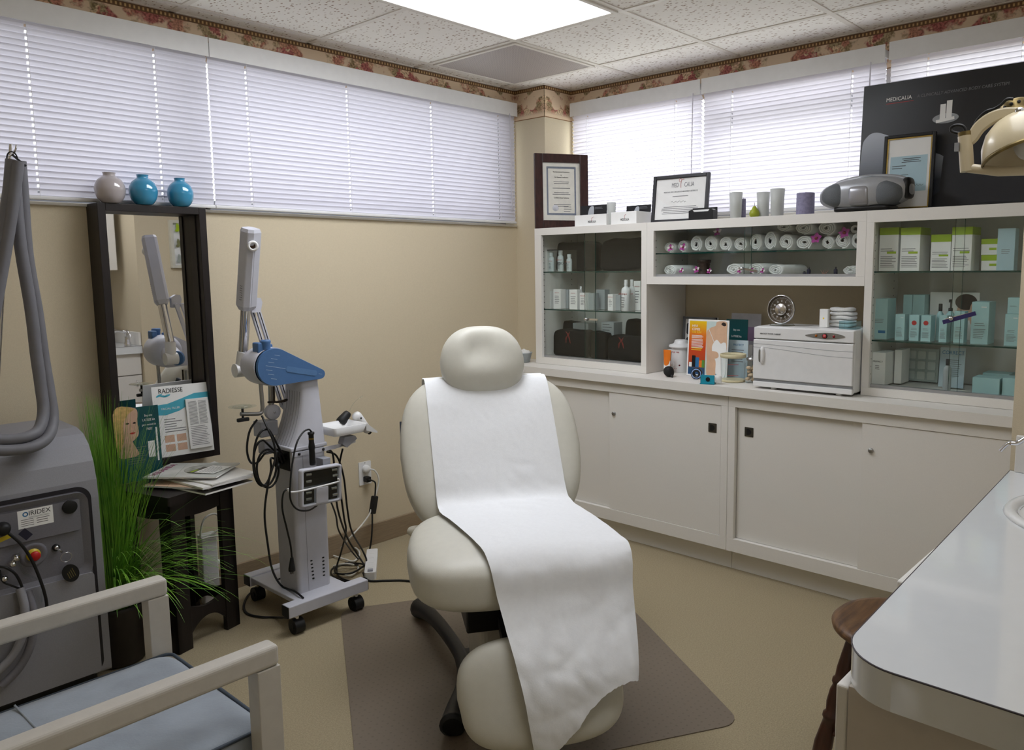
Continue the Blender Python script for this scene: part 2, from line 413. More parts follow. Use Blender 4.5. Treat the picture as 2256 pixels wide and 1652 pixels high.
# sills
struct(B().box((.12, YL-.012, ZS-.012), (3.392, YL+.15, ZS)), 'trim_5', M_white_wall, bevel=.002)
struct(B().box((XR-.012, .52, ZS-.012), (XR+.15, 3.085, ZS)), 'trim_6', M_white_wall, bevel=.002)
# windows
def window(n, wall, a, b, cross=None):
    f = B(); d0, d1 = (YL+.08, YL+.13) if wall == 'L' else (XR+.08, XR+.13)
    def bx(s0, s1, z0, z1, e=0.):
        if wall == 'L': f.box((s0, d0-e, z0), (s1, d1, z1))
        else: f.box((d0-e, s0, z0), (d1, s1, z1))
    bx(a, b, ZS, ZS+.045); bx(a, b, ZT-.045, ZT); bx(a, a+.04, ZS, ZT); bx(b-.04, b, ZS, ZT)
    if cross: bx(a, b, cross, cross+.06, .02)
    o = struct(f, 'window_%d' % n, M_frost)
    p = B()
    if wall == 'L': p.box((a+.02, YL+.10, ZS+.02), (b-.02, YL+.106, ZT-.02))
    else: p.box((XR+.10, a+.02, ZS+.02), (XR+.106, b-.02, ZT-.02))
    p.obj('pane', M_glass, o)
window(1, 'L', .12, 1.56); window(2, 'L', 1.56, 3.392); window(3, 'R', 2.19, 3.085); window(4, 'R', 1.27, 2.19, 2.13); window(5, 'R', .52, 1.27)

# ---------------------------------------------------------------- daylight and ceiling light
wd = bpy.data.worlds.new('daylight'); sc.world = wd; wd.use_nodes = True; t = wd.node_tree
for n in list(t.nodes): t.nodes.remove(n)
out = t.nodes.new('ShaderNodeOutputWorld'); bg = t.nodes.new('ShaderNodeBackground'); t.links.new(bg.outputs[0], out.inputs[0])
tc = t.nodes.new('ShaderNodeTexCoord'); sp = t.nodes.new('ShaderNodeSeparateXYZ'); t.links.new(tc.outputs['Generated'], sp.inputs[0])
# overcast sky, brightest towards +x where the sun stands behind the cloud
r = t.nodes.new('ShaderNodeMapRange'); r.inputs[1].default_value = -.2; r.inputs[2].default_value = .9; r.inputs[3].default_value = SKY_LO; r.inputs[4].default_value = SKY_HI; t.links.new(sp.outputs[0], r.inputs[0])
cr = t.nodes.new('ShaderNodeValToRGB'); cr.color_ramp.elements[0].position = .42; cr.color_ramp.elements[0].color = (.55, .55, .53, 1); cr.color_ramp.elements[1].position = .56; cr.color_ramp.elements[1].color = (.97, .955, 1., 1)
z2 = t.nodes.new('ShaderNodeMapRange'); z2.inputs[1].default_value = -1; z2.inputs[2].default_value = 1; t.links.new(sp.outputs[2], z2.inputs[0]); t.links.new(z2.outputs[0], cr.inputs[0])
t.links.new(cr.outputs[0], bg.inputs[0]); t.links.new(r.outputs[0], bg.inputs[1])

def ceiling_light(x0, x1, y0, y1, label, power, mn):
    th = thing('ceiling_light', label, 'ceiling light', ((x0+x1)/2, (y0+y1)/2, H))
    f = B(); e = .012; k = .034
    for a, b_ in (((x0+e, y0+e), (x1-e, y0+k)), ((x0+e, y1-k), (x1-e, y1-e)), ((x0+e, y0+k), (x0+k, y1-k)), ((x1-k, y0+k), (x1-e, y1-k))):
        f.box((a[0], a[1], H-.012), (b_[0], b_[1], H+.001))
    f.obj('frame', M_tbar, th, bevel=.003)
    B().box((x0+k, y0+k, H-.007), (x1-k, y1-k, H-.003)).obj('diffuser', emit(mn, (246, 249, 255), power), th)
ceiling_light(GX-2*T, GX, GY-T, GY, 'white recessed fluorescent ceiling panel, lit, over the treatment chair beside the vent', LAMP, 'light_diffuser')
ceiling_light(GX-3*T, GX-T, GY-4*T, GY-3*T, 'white recessed fluorescent ceiling panel, lit, above the sink counter', LAMP2, 'light_diffuser_sink')
def vent():
    m, t, b, out = nt('perforated_vent'); L = t.links.new
    tc = N(t, 'ShaderNodeTexCoord'); mp = N(t, 'ShaderNodeMapping'); mp.inputs['Scale'].default_value = (130, 130, 130); L(tc.outputs['Object'], mp.inputs[0])
    vo = N(t, 'ShaderNodeTexVoronoi', Scale=1.); vo.inputs['Randomness'].default_value = 0; L(mp.outputs[0], vo.inputs['Vector'])
    r = N(t, 'ShaderNodeMapRange'); r.inputs[1].default_value = .25; r.inputs[2].default_value = .4; L(vo.outputs['Distance'], r.inputs[0])
    mx = N(t, 'ShaderNodeMix', data_type='RGBA'); mx.inputs[6].default_value = lin((96, 88, 88)); mx.inputs[7].default_value = lin((196, 186, 182)); L(r.outputs[0], mx.inputs[0]); L(mx.outputs[2], b.inputs['Base Color'])
    b.inputs['Roughness'].default_value = .5
    x0, x1, y0, y1 = GX, GX+T, GY, GY+T
    th = thing('ceiling_vent', 'square perforated grey air vent in the ceiling near the corner', 'vent', ((x0+x1)/2, (y0+y1)/2, H))
    e = .014
    B().box((x0+.03, y0+.03, H-.008), (x1-.03, y1-.03, H-.004)).obj('perforated_panel', m, th)
    f = B(); k = .032
    for a, c in (((x0+e, y0+e), (x1-e, y0+k)), ((x0+e, y1-k), (x1-e, y1-e)), ((x0+e, y0+k), (x0+k, y1-k)), ((x1-k, y0+k), (x1-e, y1-k))):
        f.box((a[0], a[1], H-.010), (c[0], c[1], H+.001))
    f.obj('frame', M_tbar, th, bevel=.002)
vent()

# ---------------------------------------------------------------- venetian blinds
M_slat = translucent('slat_white', (230, 228, 236), .30, .4); M_slatL = translucent('slat_white_heavy', (226, 225, 236), .22, .4)
M_cord = mat('cord_white', (225, 225, 228), .6, var=.02)
def blind(name, label, wall, a, b, ztop, zbot, tilt, cords, wand=None, off=.028, bent=(), stack=0):
    "a..b along the wall; tilt in degrees, positive = room-side edge up"
    # local axes: s along the wall, n into the room, z up
    if wall == 'L': P = lambda s, n, z: Vector((s, YL-n, z))
    else: P = lambda s, n, z: Vector((XR-n, s, z))
    th = thing(name, label, 'window blind', P((a+b)/2, off, zbot), 0., 'venetian blinds at the windows')
    fl = wall == 'R'
    h = B()
    def bx(B_, s0, s1, n0, n1, z0, z1): p, q = P(s0, n0, z0), P(s1, n1, z1); B_.box(p, q)
    bx(h, a, b, .004, off+.022, ztop-.028, ztop+.005); h.obj('headrail', M_white, th, bevel=.002)
    v = B(); bx(v, a+.0005, b-.0005, off+.024, off+.027, ztop-.05, ztop+.026); v.obj('valance', M_white, th, bevel=.001)
    pitch, wd_ = .0212, .0255
    s = B(); z = zbot+.028; k = 0
    while z < ztop-.035:
        tl = math.radians(tilt+random.uniform(-1.5, 1.5)); dz = random.uniform(-.0006, .0006)
        if any(q[0] < z < q[1] for q in bent): tl = math.radians(bent[0][2])
        cs, sn = math.cos(tl), math.sin(tl)
        pr = []
        for q in (-1, -.42, .3, 1):
            r_ = q*wd_/2; cv = .0016*(1-q*q)
            pr.append((r_*cs-cv*sn, r_*sn+cv*cs))     # (toward the room, up)
        for j in range(3):
            seg = [(a+.002, b-.002)]
            if j == 1:
                cc = sorted(cords); ed = [a+.002]+[e for c in cc for e in (c-.0032, c+.0032)]+[b-.002]
                seg = [(ed[i], ed[i+1]) for i in range(0, len(ed), 2)]
            for s0, s1 in seg:
                (n0, h0), (n1, h1) = pr[j], pr[j+1]
                q = [P(s0, off+n0, z+h0+dz), P(s1, off+n0, z+h0+dz), P(s1, off+n1, z+h1+dz), P(s0, off+n1, z+h1+dz)]
                s.add(q if not fl else q[::-1], [(0, 1, 2, 3)], 0, True)
        z += pitch; k += 1
    s.obj('slats', M_slat if fl else M_slatL, th)
    r = B(); bx(r, a, b, off-.010, off+.010, zbot, zbot+.014); r.obj('bottom_rail', M_white, th, bevel=.004)
    for q in cords: B().tube([P(q, off+.0135, ztop-.03), P(q, off+.0135, zbot+.01)], .0007, 5).obj('ladder_cord', M_cord, th)
    if wand:
        for q, n_ in ((wand, 'tilt_wand'),):
            zz = ztop-.04; wl = B()
            wl.tube([P(q, off+.03, zz), P(q+.004, off+.033, zz-.52)], .0032, 6)
            wl.lathe([(.0, -.03), (.006, -.028), (.0035, 0)], Matrix.Translation(P(q+.004, off+.033, zz-.52)), 8); wl.obj(n_, M_slat, th)
    return th
blind('venetian_blind', 'white venetian blind on the left wall behind the three vases', 'L', .16, 1.5685, 2.325, ZS+.004, 66, [.32, .93, 1.36])
blind('venetian_blind', 'white venetian blind on the left wall reaching to the corner column', 'L', 1.570, 3.365, 2.325, ZS+.004, 66, [1.735, 2.235, 2.745, 3.235], wand=3.30)
blind('venetian_blind', 'bright white venetian blind next to the corner column, behind the brown framed certificate', 'R', 2.19, 3.062, 2.325, ZS+.004, 42, [2.95, 2.35], wand=2.23)
blind('venetian_blind', 'white venetian blind in the middle of the right wall, behind the candles and radio', 'R', 1.27, 2.184, 2.325, ZS+.004, 56, [2.02, 1.42], wand=1.33)
blind('venetian_blind', 'white venetian blind showing only above the black poster', 'R', .55, 1.255, 2.33, ZS+.004, 74, [1.10, .75])
# ---------------------------------------------------------------- wall of white cabinets
XF, XU = 3.142, 3.265                          # fronts of the lower and upper cabinets
ZW = .868                                      # worktop
WB = XR-.004                                   # backs stop just short of the wall
M_pull = mat('flush_pull_bronze', (92, 88, 80), .4, metal=.8, var=.08)
M_dark = mat('dark_recess', (12, 12, 12), .6)
M_int = mat('cabinet_interior', (206, 205, 200), .5, var=.02)
M_track = mat('aluminium_track', (178, 180, 184), .35, metal=.7, var=.04)
Y0, Y1, Y2 = YL-.006, 1.757, YC+.004           # ends and seam of the two lower units

def lower(y_a, y_b, label, doors):
    th = thing('base_cabinet', label, 'cabinet', ((XF+XR)/2, (y_a+y_b)/2, 0), 0, 'white sliding door base cabinets')
    c = B()
    xb = CX-.004 if y_a > CY else WB
    c.box((XF+.057, y_b, 0), (xb, y_a, .103))                       # toe kick
    c.box((XF, y_b, .103), (xb, y_a, .165)); c.box((XF, y_b, .777), (xb, y_a, .826))
    c.box((XF, y_b, .165), (xb, y_b+.035, .777)); c.box((XF, y_a-.035, .165), (xb, y_a, .777))
    c.box((xb-.012, y_b+.035, .165), (xb, y_a-.035, .777), 0)
    c.obj('carcass', M_laminate, th, bevel=.0012)
    for (a, b_, x, pull, lock) in doors:
        d = B().box((x, b_, .166), (x+.016, a, .776)).obj('door', M_laminate, th, bevel=.001)
        if pull:
            m = frame((x-.001, pull, .668), RT, UP)
            p = B(); k = .021
            p.quad(m, -k, -k, k, k, .0006)
            p.prism(rrect(-k, -k, k, k, .002, 2), -.001, .0015, m)
            q = [(-.004, -.014)]+[(-.004+.016*math.cos(t), .014*math.sin(t)) for t in [(-PI/2+PI*i/10) for i in range(11)]]+[(-.004, .014)]
            p.prism(q, .0012, .0022, m, 1); p.quad(m, -.012, -.014, -.004, .014, .0017, 1)
            p.obj('flush_pull', [M_pull, M_dark], d)
        if lock:
            m = frame((x, lock, .668), RT, UP)
            l = B(); l.lathe([(.0105, 0), (.0105, .006), (.009, .009), (0, .009)], m, 20); l.obj('lock', M_steel, d)
    return th
lower(Y0, Y1+.0008, 'white base cabinet with two sliding doors nearest the corner, left of the seam', [(Y0-.035, 2.43, XF+.022, None, None), (2.44, Y1+.038, XF+.004, 1.838, 2.409)])
lower(Y1-.0008, Y2, 'white base cabinet with two sliding doors right of the seam, toward the sink', [(Y1-.038, 1.14, XF+.022, 1.662, None), (1.152, Y2+.034, XF+.004, None, 1.114)])
w = B(); w.prism([(XF-.022, Y2), (WB, Y2), (WB, CY-.004), (CX-.004, CY-.004), (CX-.004, Y0), (XF-.022, Y0)], .828, ZW)
solo(w, 'worktop', M_laminate, 'long white laminate worktop over the two base cabinets', 'worktop', bevel=.002)

def upper(label, ya, yb, z0, z1, oa, ob, oz0, oz1, shelves, split, lock, tagged=False, back=True):
    "ya > yb along the wall; o* = the opening in the face frame"
    th = thing('glass_wall_cabinet', label, 'cabinet', ((XU+XR)/2, (ya+yb)/2, z0), 0, 'white wall cabinets with sliding glass doors')
    c = B(); e = .018
    for a, b_ in (((XU, yb, oz1), (XU+.019, ya, z1)), ((XU, yb, z0), (XU+.019, ya, oz0)), ((XU, yb, oz0), (XU+.019, ob, oz1)), ((XU, oa, oz0), (XU+.019, ya, oz1))):
        c.box(a, b_)
    c.box((XU+.019, yb+e, z1-e), (WB, ya-e, z1)); c.box((XU+.019, yb+e, z0), (WB, ya-e, oz0-.004))
    c.box((XU+.019, ya-e, z0), (WB, ya, z1)); c.box((XU+.019, yb, z0), (WB, yb+e, z1))
    c.box((WB-.01, yb+e, oz0), (WB, ya-e, z1-e), 1)
    # shelf-pin holes up the side
    for x in (XU+.055, XR-.07):
        z = oz0+.05
        while z < oz1-.02:
            m = frame((x, ya-e-.0004, z), (1, 0, 0), UP); c.prism(ell(0, 0, .0028, .0028, 8), -.0002, .0003, m, 2); z += .032
    c.obj('carcass', [M_laminate, M_int, M_dark], th, bevel=.0008)
    B().box((XU+.021, ob+.0005, oz0-.004), (XU+.045, oa-.0005, oz0+.012)).obj('door_track', M_track, th)
    for z in shelves:
        s = B(); s.box((XU+.048, yb+e+.002, z-.006), (WB-.012, ya-e-.002, z), 0); s.box((XU+.0465, yb+e+.002, z-.0062), (XU+.048, ya-e-.002, z+.0001), 1)
        s.obj('glass_shelf', [M_glass, M_gedge], th)
    s0, s1 = split                              # the two panes overlap between s0 and s1 (s0 > s1)
    p = B(); p.box((XU+.024, s1, oz0+.012), (XU+.028, oa-.001, oz1+.012), 0); p.box((XU+.024, s1-.0008, oz0+.012), (XU+.028, s1, oz1+.012), 1); d1 = p.obj('glass_door', [M_glass, M_gedge], th)
    p = B(); p.box((XU+.034, ob+.001, oz0+.012), (XU+.038, s0, oz1+.012), 0); p.box((XU+.034, s0, oz0+.012), (XU+.038, s0+.0008, oz1+.012), 1); p.obj('glass_door', [M_glass, M_gedge], th)
    ly, lz, sl = lock
    m = frame((XU+.012, ly, lz), RT, UP)
    l = B(); l.lathe([(.009, 0), (.009, .010), (.0075, .014), (0, .014)], frame((XU+.019, ly, lz), RT, UP), 16)
    l.bar((XU+.021, ly+.02, lz-.02*sl), (XU+.021, ly-.075, lz+.075*sl), .003, .010)
    lo = l.obj('lock', M_chrome, d1)
    return th, lo
M_purple = mat('purple_plastic', (48, 42, 92), .4)
cabL, _ = upper('white glass-fronted wall cabinet on the left holding black bags and white bottles', 3.06, 2.295, ZW+.001, 1.626, 3.012, 2.328, .905, 1.587, (1.386, 1.176), (2.725, 2.645), (2.70, 1.13, 0))
cabM, _ = upper('low white glass-fronted wall cabinet full of rolled towels above the open niche', 2.2945, 1.2085, 1.321, 1.626, 2.254, 1.246, 1.359, 1.584, (1.475,), (1.775, 1.735), (1.775, 1.395, -.15))
cabR, lockR = upper('white glass-fronted wall cabinet on the right holding green and pale blue boxes', 1.208, YC+.004, ZW+.001, 1.626, 1.177, .50, .903, 1.578, (1.381, 1.098), (.88, .845), (.875, 1.20, .3), )
lockR.data.materials[0] = M_chrome
b = B(); b.bar((XU+.0155, .905, 1.183), (XU+.0155, .79, 1.222), .004, .016); b.obj('key_strap', M_purple, [c for c in cabR.children if c.name.startswith('glass_door')][0])
# the small clear door stops in the towel cabinet
for y in (2.235, 1.29):
    B().box((XU+.020, y-.008, 1.425), (XU+.0225, y+.008, 1.472)).obj('door_guide', M_glass, cabM)

# ---------------------------------------------------------------- small things of the cabinets
M_paper = mat('white_paper', (236, 236, 234), .6, var=.015)
M_print = mat('grey_print', (120, 120, 124), .6)
M_printd = mat('dark_print', (52, 52, 56), .6)
M_red = mat('red_print', (178, 44, 44), .5)
M_teal = mat('pale_teal_card', (166, 203, 206), .5, var=.02)
M_bluec = mat('pale_blue_card', (176, 204, 214), .5, var=.02)
M_green = mat('lime_green_card', (158, 186, 40), .5, var=.04)
M_blue = mat('blue_print', (42, 110, 160), .5)
M_bag = mat('black_nylon', (13, 12, 13), .75, var=.3, scale=120, bump=.3, spec=.25)
M_clearp = glass('clear_plastic', (247, 250, 250))
M_greyclear = translucent('milky_plastic', (196, 202, 204), .35)
M_bottle = mat('white_bottle', (228, 230, 231), .35, var=.01)
M_redrib = mat('red_ribbon', (120, 26, 24), .5, var=.1)

def yz(u, v, x): p = at(u, v, 'x', x); return p.y, p.z
def carton(label, u0, u1, vt, x, zs, depth, mat_=None, top=None, topm=None, prints=(), yaw=0., v=None, name='carton', cat='box', group=None, z0=None):
    "box on a shelf whose front face fills u0..u1 at depth x; zs = shelf height"
    mat_ = mat_ or M_paper
    ya, zt = yz(u0, vt, x); yb, zt2 = yz(u1, vt, x); h = (zt+zt2)/2-zs; w_ = ya-yb
    th = thing(name, label, cat, (x+depth/2, (ya+yb)/2, zs), yaw, group)
    W_ = WM[th]
    b_ = B(W_); b_.box((-depth/2, -w_/2, .0003), (depth/2, w_/2, h)); b_.obj('box_body', mat_, th, bevel=.0008)
    fm = W_ @ frame((-depth/2-.0006, w_/2, 0), RT, UP)          # x: 0..w_, y: 0..h on the front face
    if top:
        b_ = B(W_); b_.box((-depth/2-.0005, -w_/2-.0005, h*(1-top)), (depth/2+.0005, w_/2+.0005, h+.0006)); b_.obj('coloured_band', topm or M_green, th)
    for p in prints:
        k = p[0]
        if k == 'lines':
            b_ = B(); b_.lines(fm, w_*p[1], w_*p[2], h*p[3], p[4], h*p[5], h*p[6], .0002); b_.obj('fine_print', p[7] if len(p) > 7 else M_print, th)
        elif k == 'rect':
            b_ = B(); b_.quad(fm, w_*p[1], h*p[2], w_*p[3], h*p[4], .0003); b_.obj('printed_patch', p[5], th)
        elif k == 'dot':
            b_ = B(); b_.prism(ell(w_*p[1], h*p[2], p[3], p[3]), 0, .0004, fm); b_.obj('round_sticker', p[4], th)
        elif k == 'text':
            text('lettering', p[1], p[4], fm @ Matrix.Translation((w_*p[2], h*p[3], .0003)), p[5] if len(p) > 5 else M_printd, th, ex=.0001)
    return th
def bottle(label, x, y, z, r, h, mat_=None, cap=M_white, neck=.45, pump=False, prints=None, name='bottle', cat='bottle', group=None, sx=1.):
    th = thing(name, label, cat, (x, y, z), 0, group); W_ = WM[th]; mat_ = mat_ or M_bottle
    hb = h*(.72 if pump else .80)
    b_ = B(); b_.lathe([(r*.9, .0004), (r, .003), (r, hb*.80), (r*.9, hb*.9), (r*neck, hb*.98), (r*neck, hb)], W_, 20, sx=sx); b_.obj('bottle_body', mat_, th)
    b_ = B()
    if pump:
        b_.lathe([(r*.5, hb), (r*.5, hb+h*.07), (r*.16, hb+h*.08), (r*.16, h*.96)], W_, 12); b_.box((-r*.9, -r*.22, h*.93), (r*.3, r*.22, h), 0, W_)
        b_.obj('pump', cap, th)
    else:
        b_.lathe([(r*neck*1.15, hb), (r*neck*1.15, h*.99), (r*neck, h), (0, h)], W_, 16); b_.obj('cap', cap, th)
    if prints:
        fm = W_ @ frame((-r*sx-.0012, r, 0), RT, UP)
        b_ = B(); b_.lines(fm, r*.55, r*1.45, hb*.55, 5, hb*.09, hb*.025, .0005); b_.obj('fine_print', M_print, th)
        text('lettering', prints, r*.42, fm @ Matrix.Translation((r, hb*.66, .0006)), M_red, th, ex=.0001)
    return th

# ---- left cabinet
G_med = 'white bottles in the clear pouch'
fx = XU+.075
for k, (u, hh, r, lab) in enumerate(((1214, .108, .019, 'white bottle standing leftmost in the clear pouch on the top glass shelf'), (1234, .118, .020, 'white bottle in the middle of the clear pouch on the top glass shelf'), (1253, .096, .018, 'white bottle rightmost in the clear pouch on the top glass shelf'))):
    y, _ = yz(u, 590, fx+.03); bottle(lab, fx+.035, y, 1.386, r, hh, prints='MEDICALIA', neck=.55, sx=.7)
y0, _ = yz(1203, 590, fx); y1, _ = yz(1268, 590, fx)
th = thing('clear_pouch', 'clear vinyl pouch holding three white bottles on the top shelf of the left cabinet', 'pouch', (fx+.035, (y0+y1)/2, 1.386))
b = B(); b.box((fx+.010, y1, 1.3865), (fx+.0107, y0, 1.505)); b.box((fx+.010, y1-.0007, 1.3865), (fx+.055, y1, 1.505)); b.box((fx+.010, y0, 1.3865), (fx+.055, y0+.0007, 1.505)); b.obj('clear_sheet', M_clearp, th)
b = B(); b.tube([(fx+.010, y1, 1.507), (fx+.010, y0, 1.507)], .0025, 6); b.obj('zip', M_bag, th)
text('lettering', 'MEDICALIA', .020, frame((fx+.0095, (y0+y1)/2, 1.425), RT, UP), M_printd, th, sx=.8)
def bag(label, u0, u1, x, zs, h, d, ribbon=None, name='toiletry_bag'):
    ya, _ = yz(u0, 700, x); yb, _ = yz(u1, 700, x); w_ = ya-yb
    th = thing(name, label, 'bag', (x+d/2, (ya+yb)/2, zs)); W_ = WM[th]
    b_ = B(); b_.pad((0, 0, h/2+.0003), (d, w_, h), .28, .3, W_, 32, 18, 0, lambda p: Vector((p.x*(1-.25*(p.z/h+.5)), p.y*(1+.02*math.sin(p.z*60)), p.z+.004*math.sin(p.y*40)*(p.z > 0)))); b_.obj('bag_body', M_bag, th)
    b_ = B(); b_.tube(smooth_path([W_ @ Vector((-d*.30, -w_*.44, h*.86)), W_ @ Vector((-d*.30, 0, h*.97)), W_ @ Vector((-d*.30, w_*.44, h*.86))], 5), .003, 6); b_.obj('zip', M_black, th)
    if ribbon is not None:
        b_ = B(); yy = w_*ribbon; xx = -d/2-.003
        for sx in (-1, 1):
            b_.tube([W_ @ Vector(p) for p in ((xx, yy, h*.82), (xx-.005, yy+.012*sx, h*.70), (xx-.001, yy+.016*sx, h*.52))], [.002, .004, .0015], 6)
            b_.tube([W_ @ Vector(p) for p in ((xx, yy, h*.82), (xx-.003, yy+.014*sx, h*.93), (xx, yy+.003*sx, h*.82))], .003, 6)
        b_.obj('ribbon', M_redrib, th)
    return th
bag('black nylon bag at the back of the top shelf behind the white bottles', 1200, 1300, 3.42, 1.3865, .165, .16)
bag('large black nylon bag filling the right half of the top glass shelf, left cabinet', 1316, 1410, 3.40, 1.3865, .175, .19)
zb = .906
bag('black bag with a red ribbon at the left of the cabinet bottom', 1214, 1292, 3.34, zb, .155, .10, .0)
bag('narrow black bag between the two red-ribboned bags', 1296, 1331, 3.36, zb, .15, .09)
bag('black bag with a red ribbon at the right of the cabinet bottom', 1334, 1410, 3.34, zb, .14, .09, .02)
bag('tall black bag standing at the back right of the cabinet bottom', 1372, 1412, 3.47, zb, .215, .13)
bag('flat topped black bag at the back left of the cabinet bottom', 1218, 1264, 3.47, zb, .19, .12)
carton('clear grey plastic box behind the black bags, left of the lock', 1262, 1296, 712, 3.46, zb, .08, M_greyclear)
carton('clear grey plastic case behind the black bags, right of the lock', 1325, 1352, 710, 3.46, zb, .08, M_greyclear, prints=(('lines', .1, .9, .95, 4, .08, .02),))
P_med = (('text', 'MEDICALIA', .5, .80, .0065, M_red), ('lines', .2, .85, .66, 5, .09, .025))
zm = 1.1765
for lab, u0, u1, vt, x, mt, pr in (
    ('small white carton at the far left of the middle shelf', 1201, 1212, 641, 3.37, M_paper, P_med),
    ('white carton second from left on the middle shelf, with red heading', 1219, 1235, 637, 3.35, M_paper, P_med),
    ('clear sleeve beside the second white carton on the middle shelf', 1237, 1252, 638, 3.40, M_greyclear, ()),
    ('white carton third from left on the middle shelf, with red heading', 1254, 1271, 638, 3.35, M_paper, P_med),
    ('shorter white carton in front of the small pump bottle, middle shelf', 1277, 1290, 645, 3.345, M_paper, P_med),
    ('clear plastic sleeve right of the shorter white carton', 1294, 1308, 646, 3.37, M_greyclear, ()),
    ('milky grey carton behind the glass door edge, middle shelf', 1314, 1332, 638, 3.44, M_greyclear, ()),
    ('white carton left of the tall white pump bottles', 1339, 1350, 648, 3.345, M_paper, P_med),
    ('milky plastic box beside the white carton left of the pump bottles', 1352, 1367, 650, 3.37, M_greyclear, ()),
    ('tall pale carton at the right end of the middle shelf behind pump bottles', 1396, 1411, 619, 3.43, M_paper, P_med)):
    carton(lab, u0, u1, vt, x, zm, .045, mt, prints=pr)
for lab, u, x, r, h in (('small white spray bottle behind the cartons on the middle shelf', 1280, 3.43, .015, .125), ('tall white pump bottle with red heading on the middle shelf', 1379, 3.36, .0245, .165), ('second tall white pump bottle tucked behind the first on the right', 1392, 3.43, .022, .165)):
    y, _ = yz(u, 680, x); bottle(lab, x, y, zm, r, h, prints='MEDICALIA' if u != 1280 else None, neck=.35)

# ---- right cabinet
zt = 1.3815
P_grn = (('rect', .42, .40, .9, .45, M_green), ('lines', .08, .92, .52, 2, .05, .012), ('lines', .08, .92, .34, 7, .04, .012))
def rb(label, z0u, z1u, vt, x, zs, d, mt, **k):       # zoomed coordinates of the close look at this cabinet
    return carton(label, 1860+z0u/3.442, 1860+z1u/3.442, 440+vt/3.442, x, zs, d, mt, **k)
rb('white carton with lime green lid at the far left of the top shelf', 272, 415, 212, 3.35, zt, .09, M_paper, top=.165, prints=P_grn)
rb('white carton with lime green lid second from the left, top shelf', 432, 580, 212, 3.34, zt, .13, M_paper, top=.165, prints=P_grn)
rb('shorter white carton with lime green lid in the middle of the top shelf', 662, 812, 264, 3.36, zt, .09, M_paper, top=.20, prints=P_grn)
rb('tall white carton with lime green lid behind the glass door overlap', 822, 975, 207, 3.34, zt, .12, M_paper, top=.175, prints=P_grn)
a = rb('flat lime and white carton, lower one of the small stack on the top shelf', 1042, 1165, 420, 3.37, zt, .09, M_paper, top=.35, prints=(('rect', .5, .3, .95, .45, M_green),))
za = max((WM[c] @ v.co).z for c in a.children for v in c.data.vertices)
rb('flat lime and white carton, upper one of the small stack on the top shelf', 1042, 1165, 298, 3.37, za+.0005, .09, M_paper, top=.32, prints=(('rect', .5, .3, .95, .45, M_green),))
rb('tall pale blue carton at the right end of the top shelf', 1168, 1302, 216, 3.34, zt, .06, M_bluec, prints=(('lines', .25, .8, .50, 3, .04, .012),))
zm = 1.0985
P_t = (('lines', .2, .8, .50, 2, .05, .012), ('lines', .15, .85, .36, 6, .04, .012), ('rect', .55, .87, .85, .89, M_paper))
rb('wide pale teal carton at the far left of the middle shelf, with blue label', 219, 332, 750, 3.35, zm, .10, M_teal, prints=(('lines', .15, .85, .50, 3, .04, .012), ('rect', .42, .15, .9, .22, M_blue)))
rb('pale teal carton standing in the back row, left of its twin', 450, 519, 720, 3.47, zm, .07, M_teal)
rb('pale teal carton standing in the back row, right of its twin', 522, 612, 720, 3.47, zm, .07, M_teal)
rb('small pale teal carton without a sticker, front of the middle shelf', 389, 461, 868, 3.345, zm, .05, M_teal, prints=P_t)
rb('small pale teal carton with red sticker, the left one', 496, 570, 874, 3.345, zm, .05, M_teal, prints=P_t[:2]+(('dot', .5, .70, .0095, M_red),))
rb('small pale teal carton with red sticker, the right one', 585, 660, 877, 3.345, zm, .06, M_teal, prints=P_t[:2]+(('dot', .5, .71, .0095, M_red),))
rb('small pale teal carton behind the purple key strap', 723, 782, 878, 3.345, zm, .05, M_teal, prints=P_t)
rb('pale teal carton just right of the purple key strap', 836, 915, 846, 3.36, zm, .05, M_teal, prints=P_t)
rb('tallest pale teal carton on the middle shelf, right of the photo card', 970, 1103, 775, 3.345, zm, .10, M_teal, prints=P_t)
a = rb('pale teal carton at the right end of the middle shelf, lower of two', 1222, 1335, 868, 3.345, zm, .06, M_teal, prints=P_t)
za = max((WM[c] @ v.co).z for c in a.children for v in c.data.vertices)
rb('pale teal carton lying on top of the one at the right end of the shelf', 1242, 1335, 742, 3.352, za+.0005, .05, M_teal, prints=P_t[:1])
for lab, zu, x, r, h, pm in (('small black capped bottle behind the red stickered cartons', 720, 3.43, .014, .150, False), ('black pump bottle behind the key strap', 797, 3.43, .017, .168, True)):
    y, _ = yz(1860+zu/3.442, 740, x); bottle(lab, x, y, zm, r, h, M_teal, M_black, pump=pm)
M_photo_b = mat('photo_skin', (206, 170, 146), .4, var=.1, scale=20)
M_hair = mat('dark_hair', (38, 26, 24), .5, var=.2)
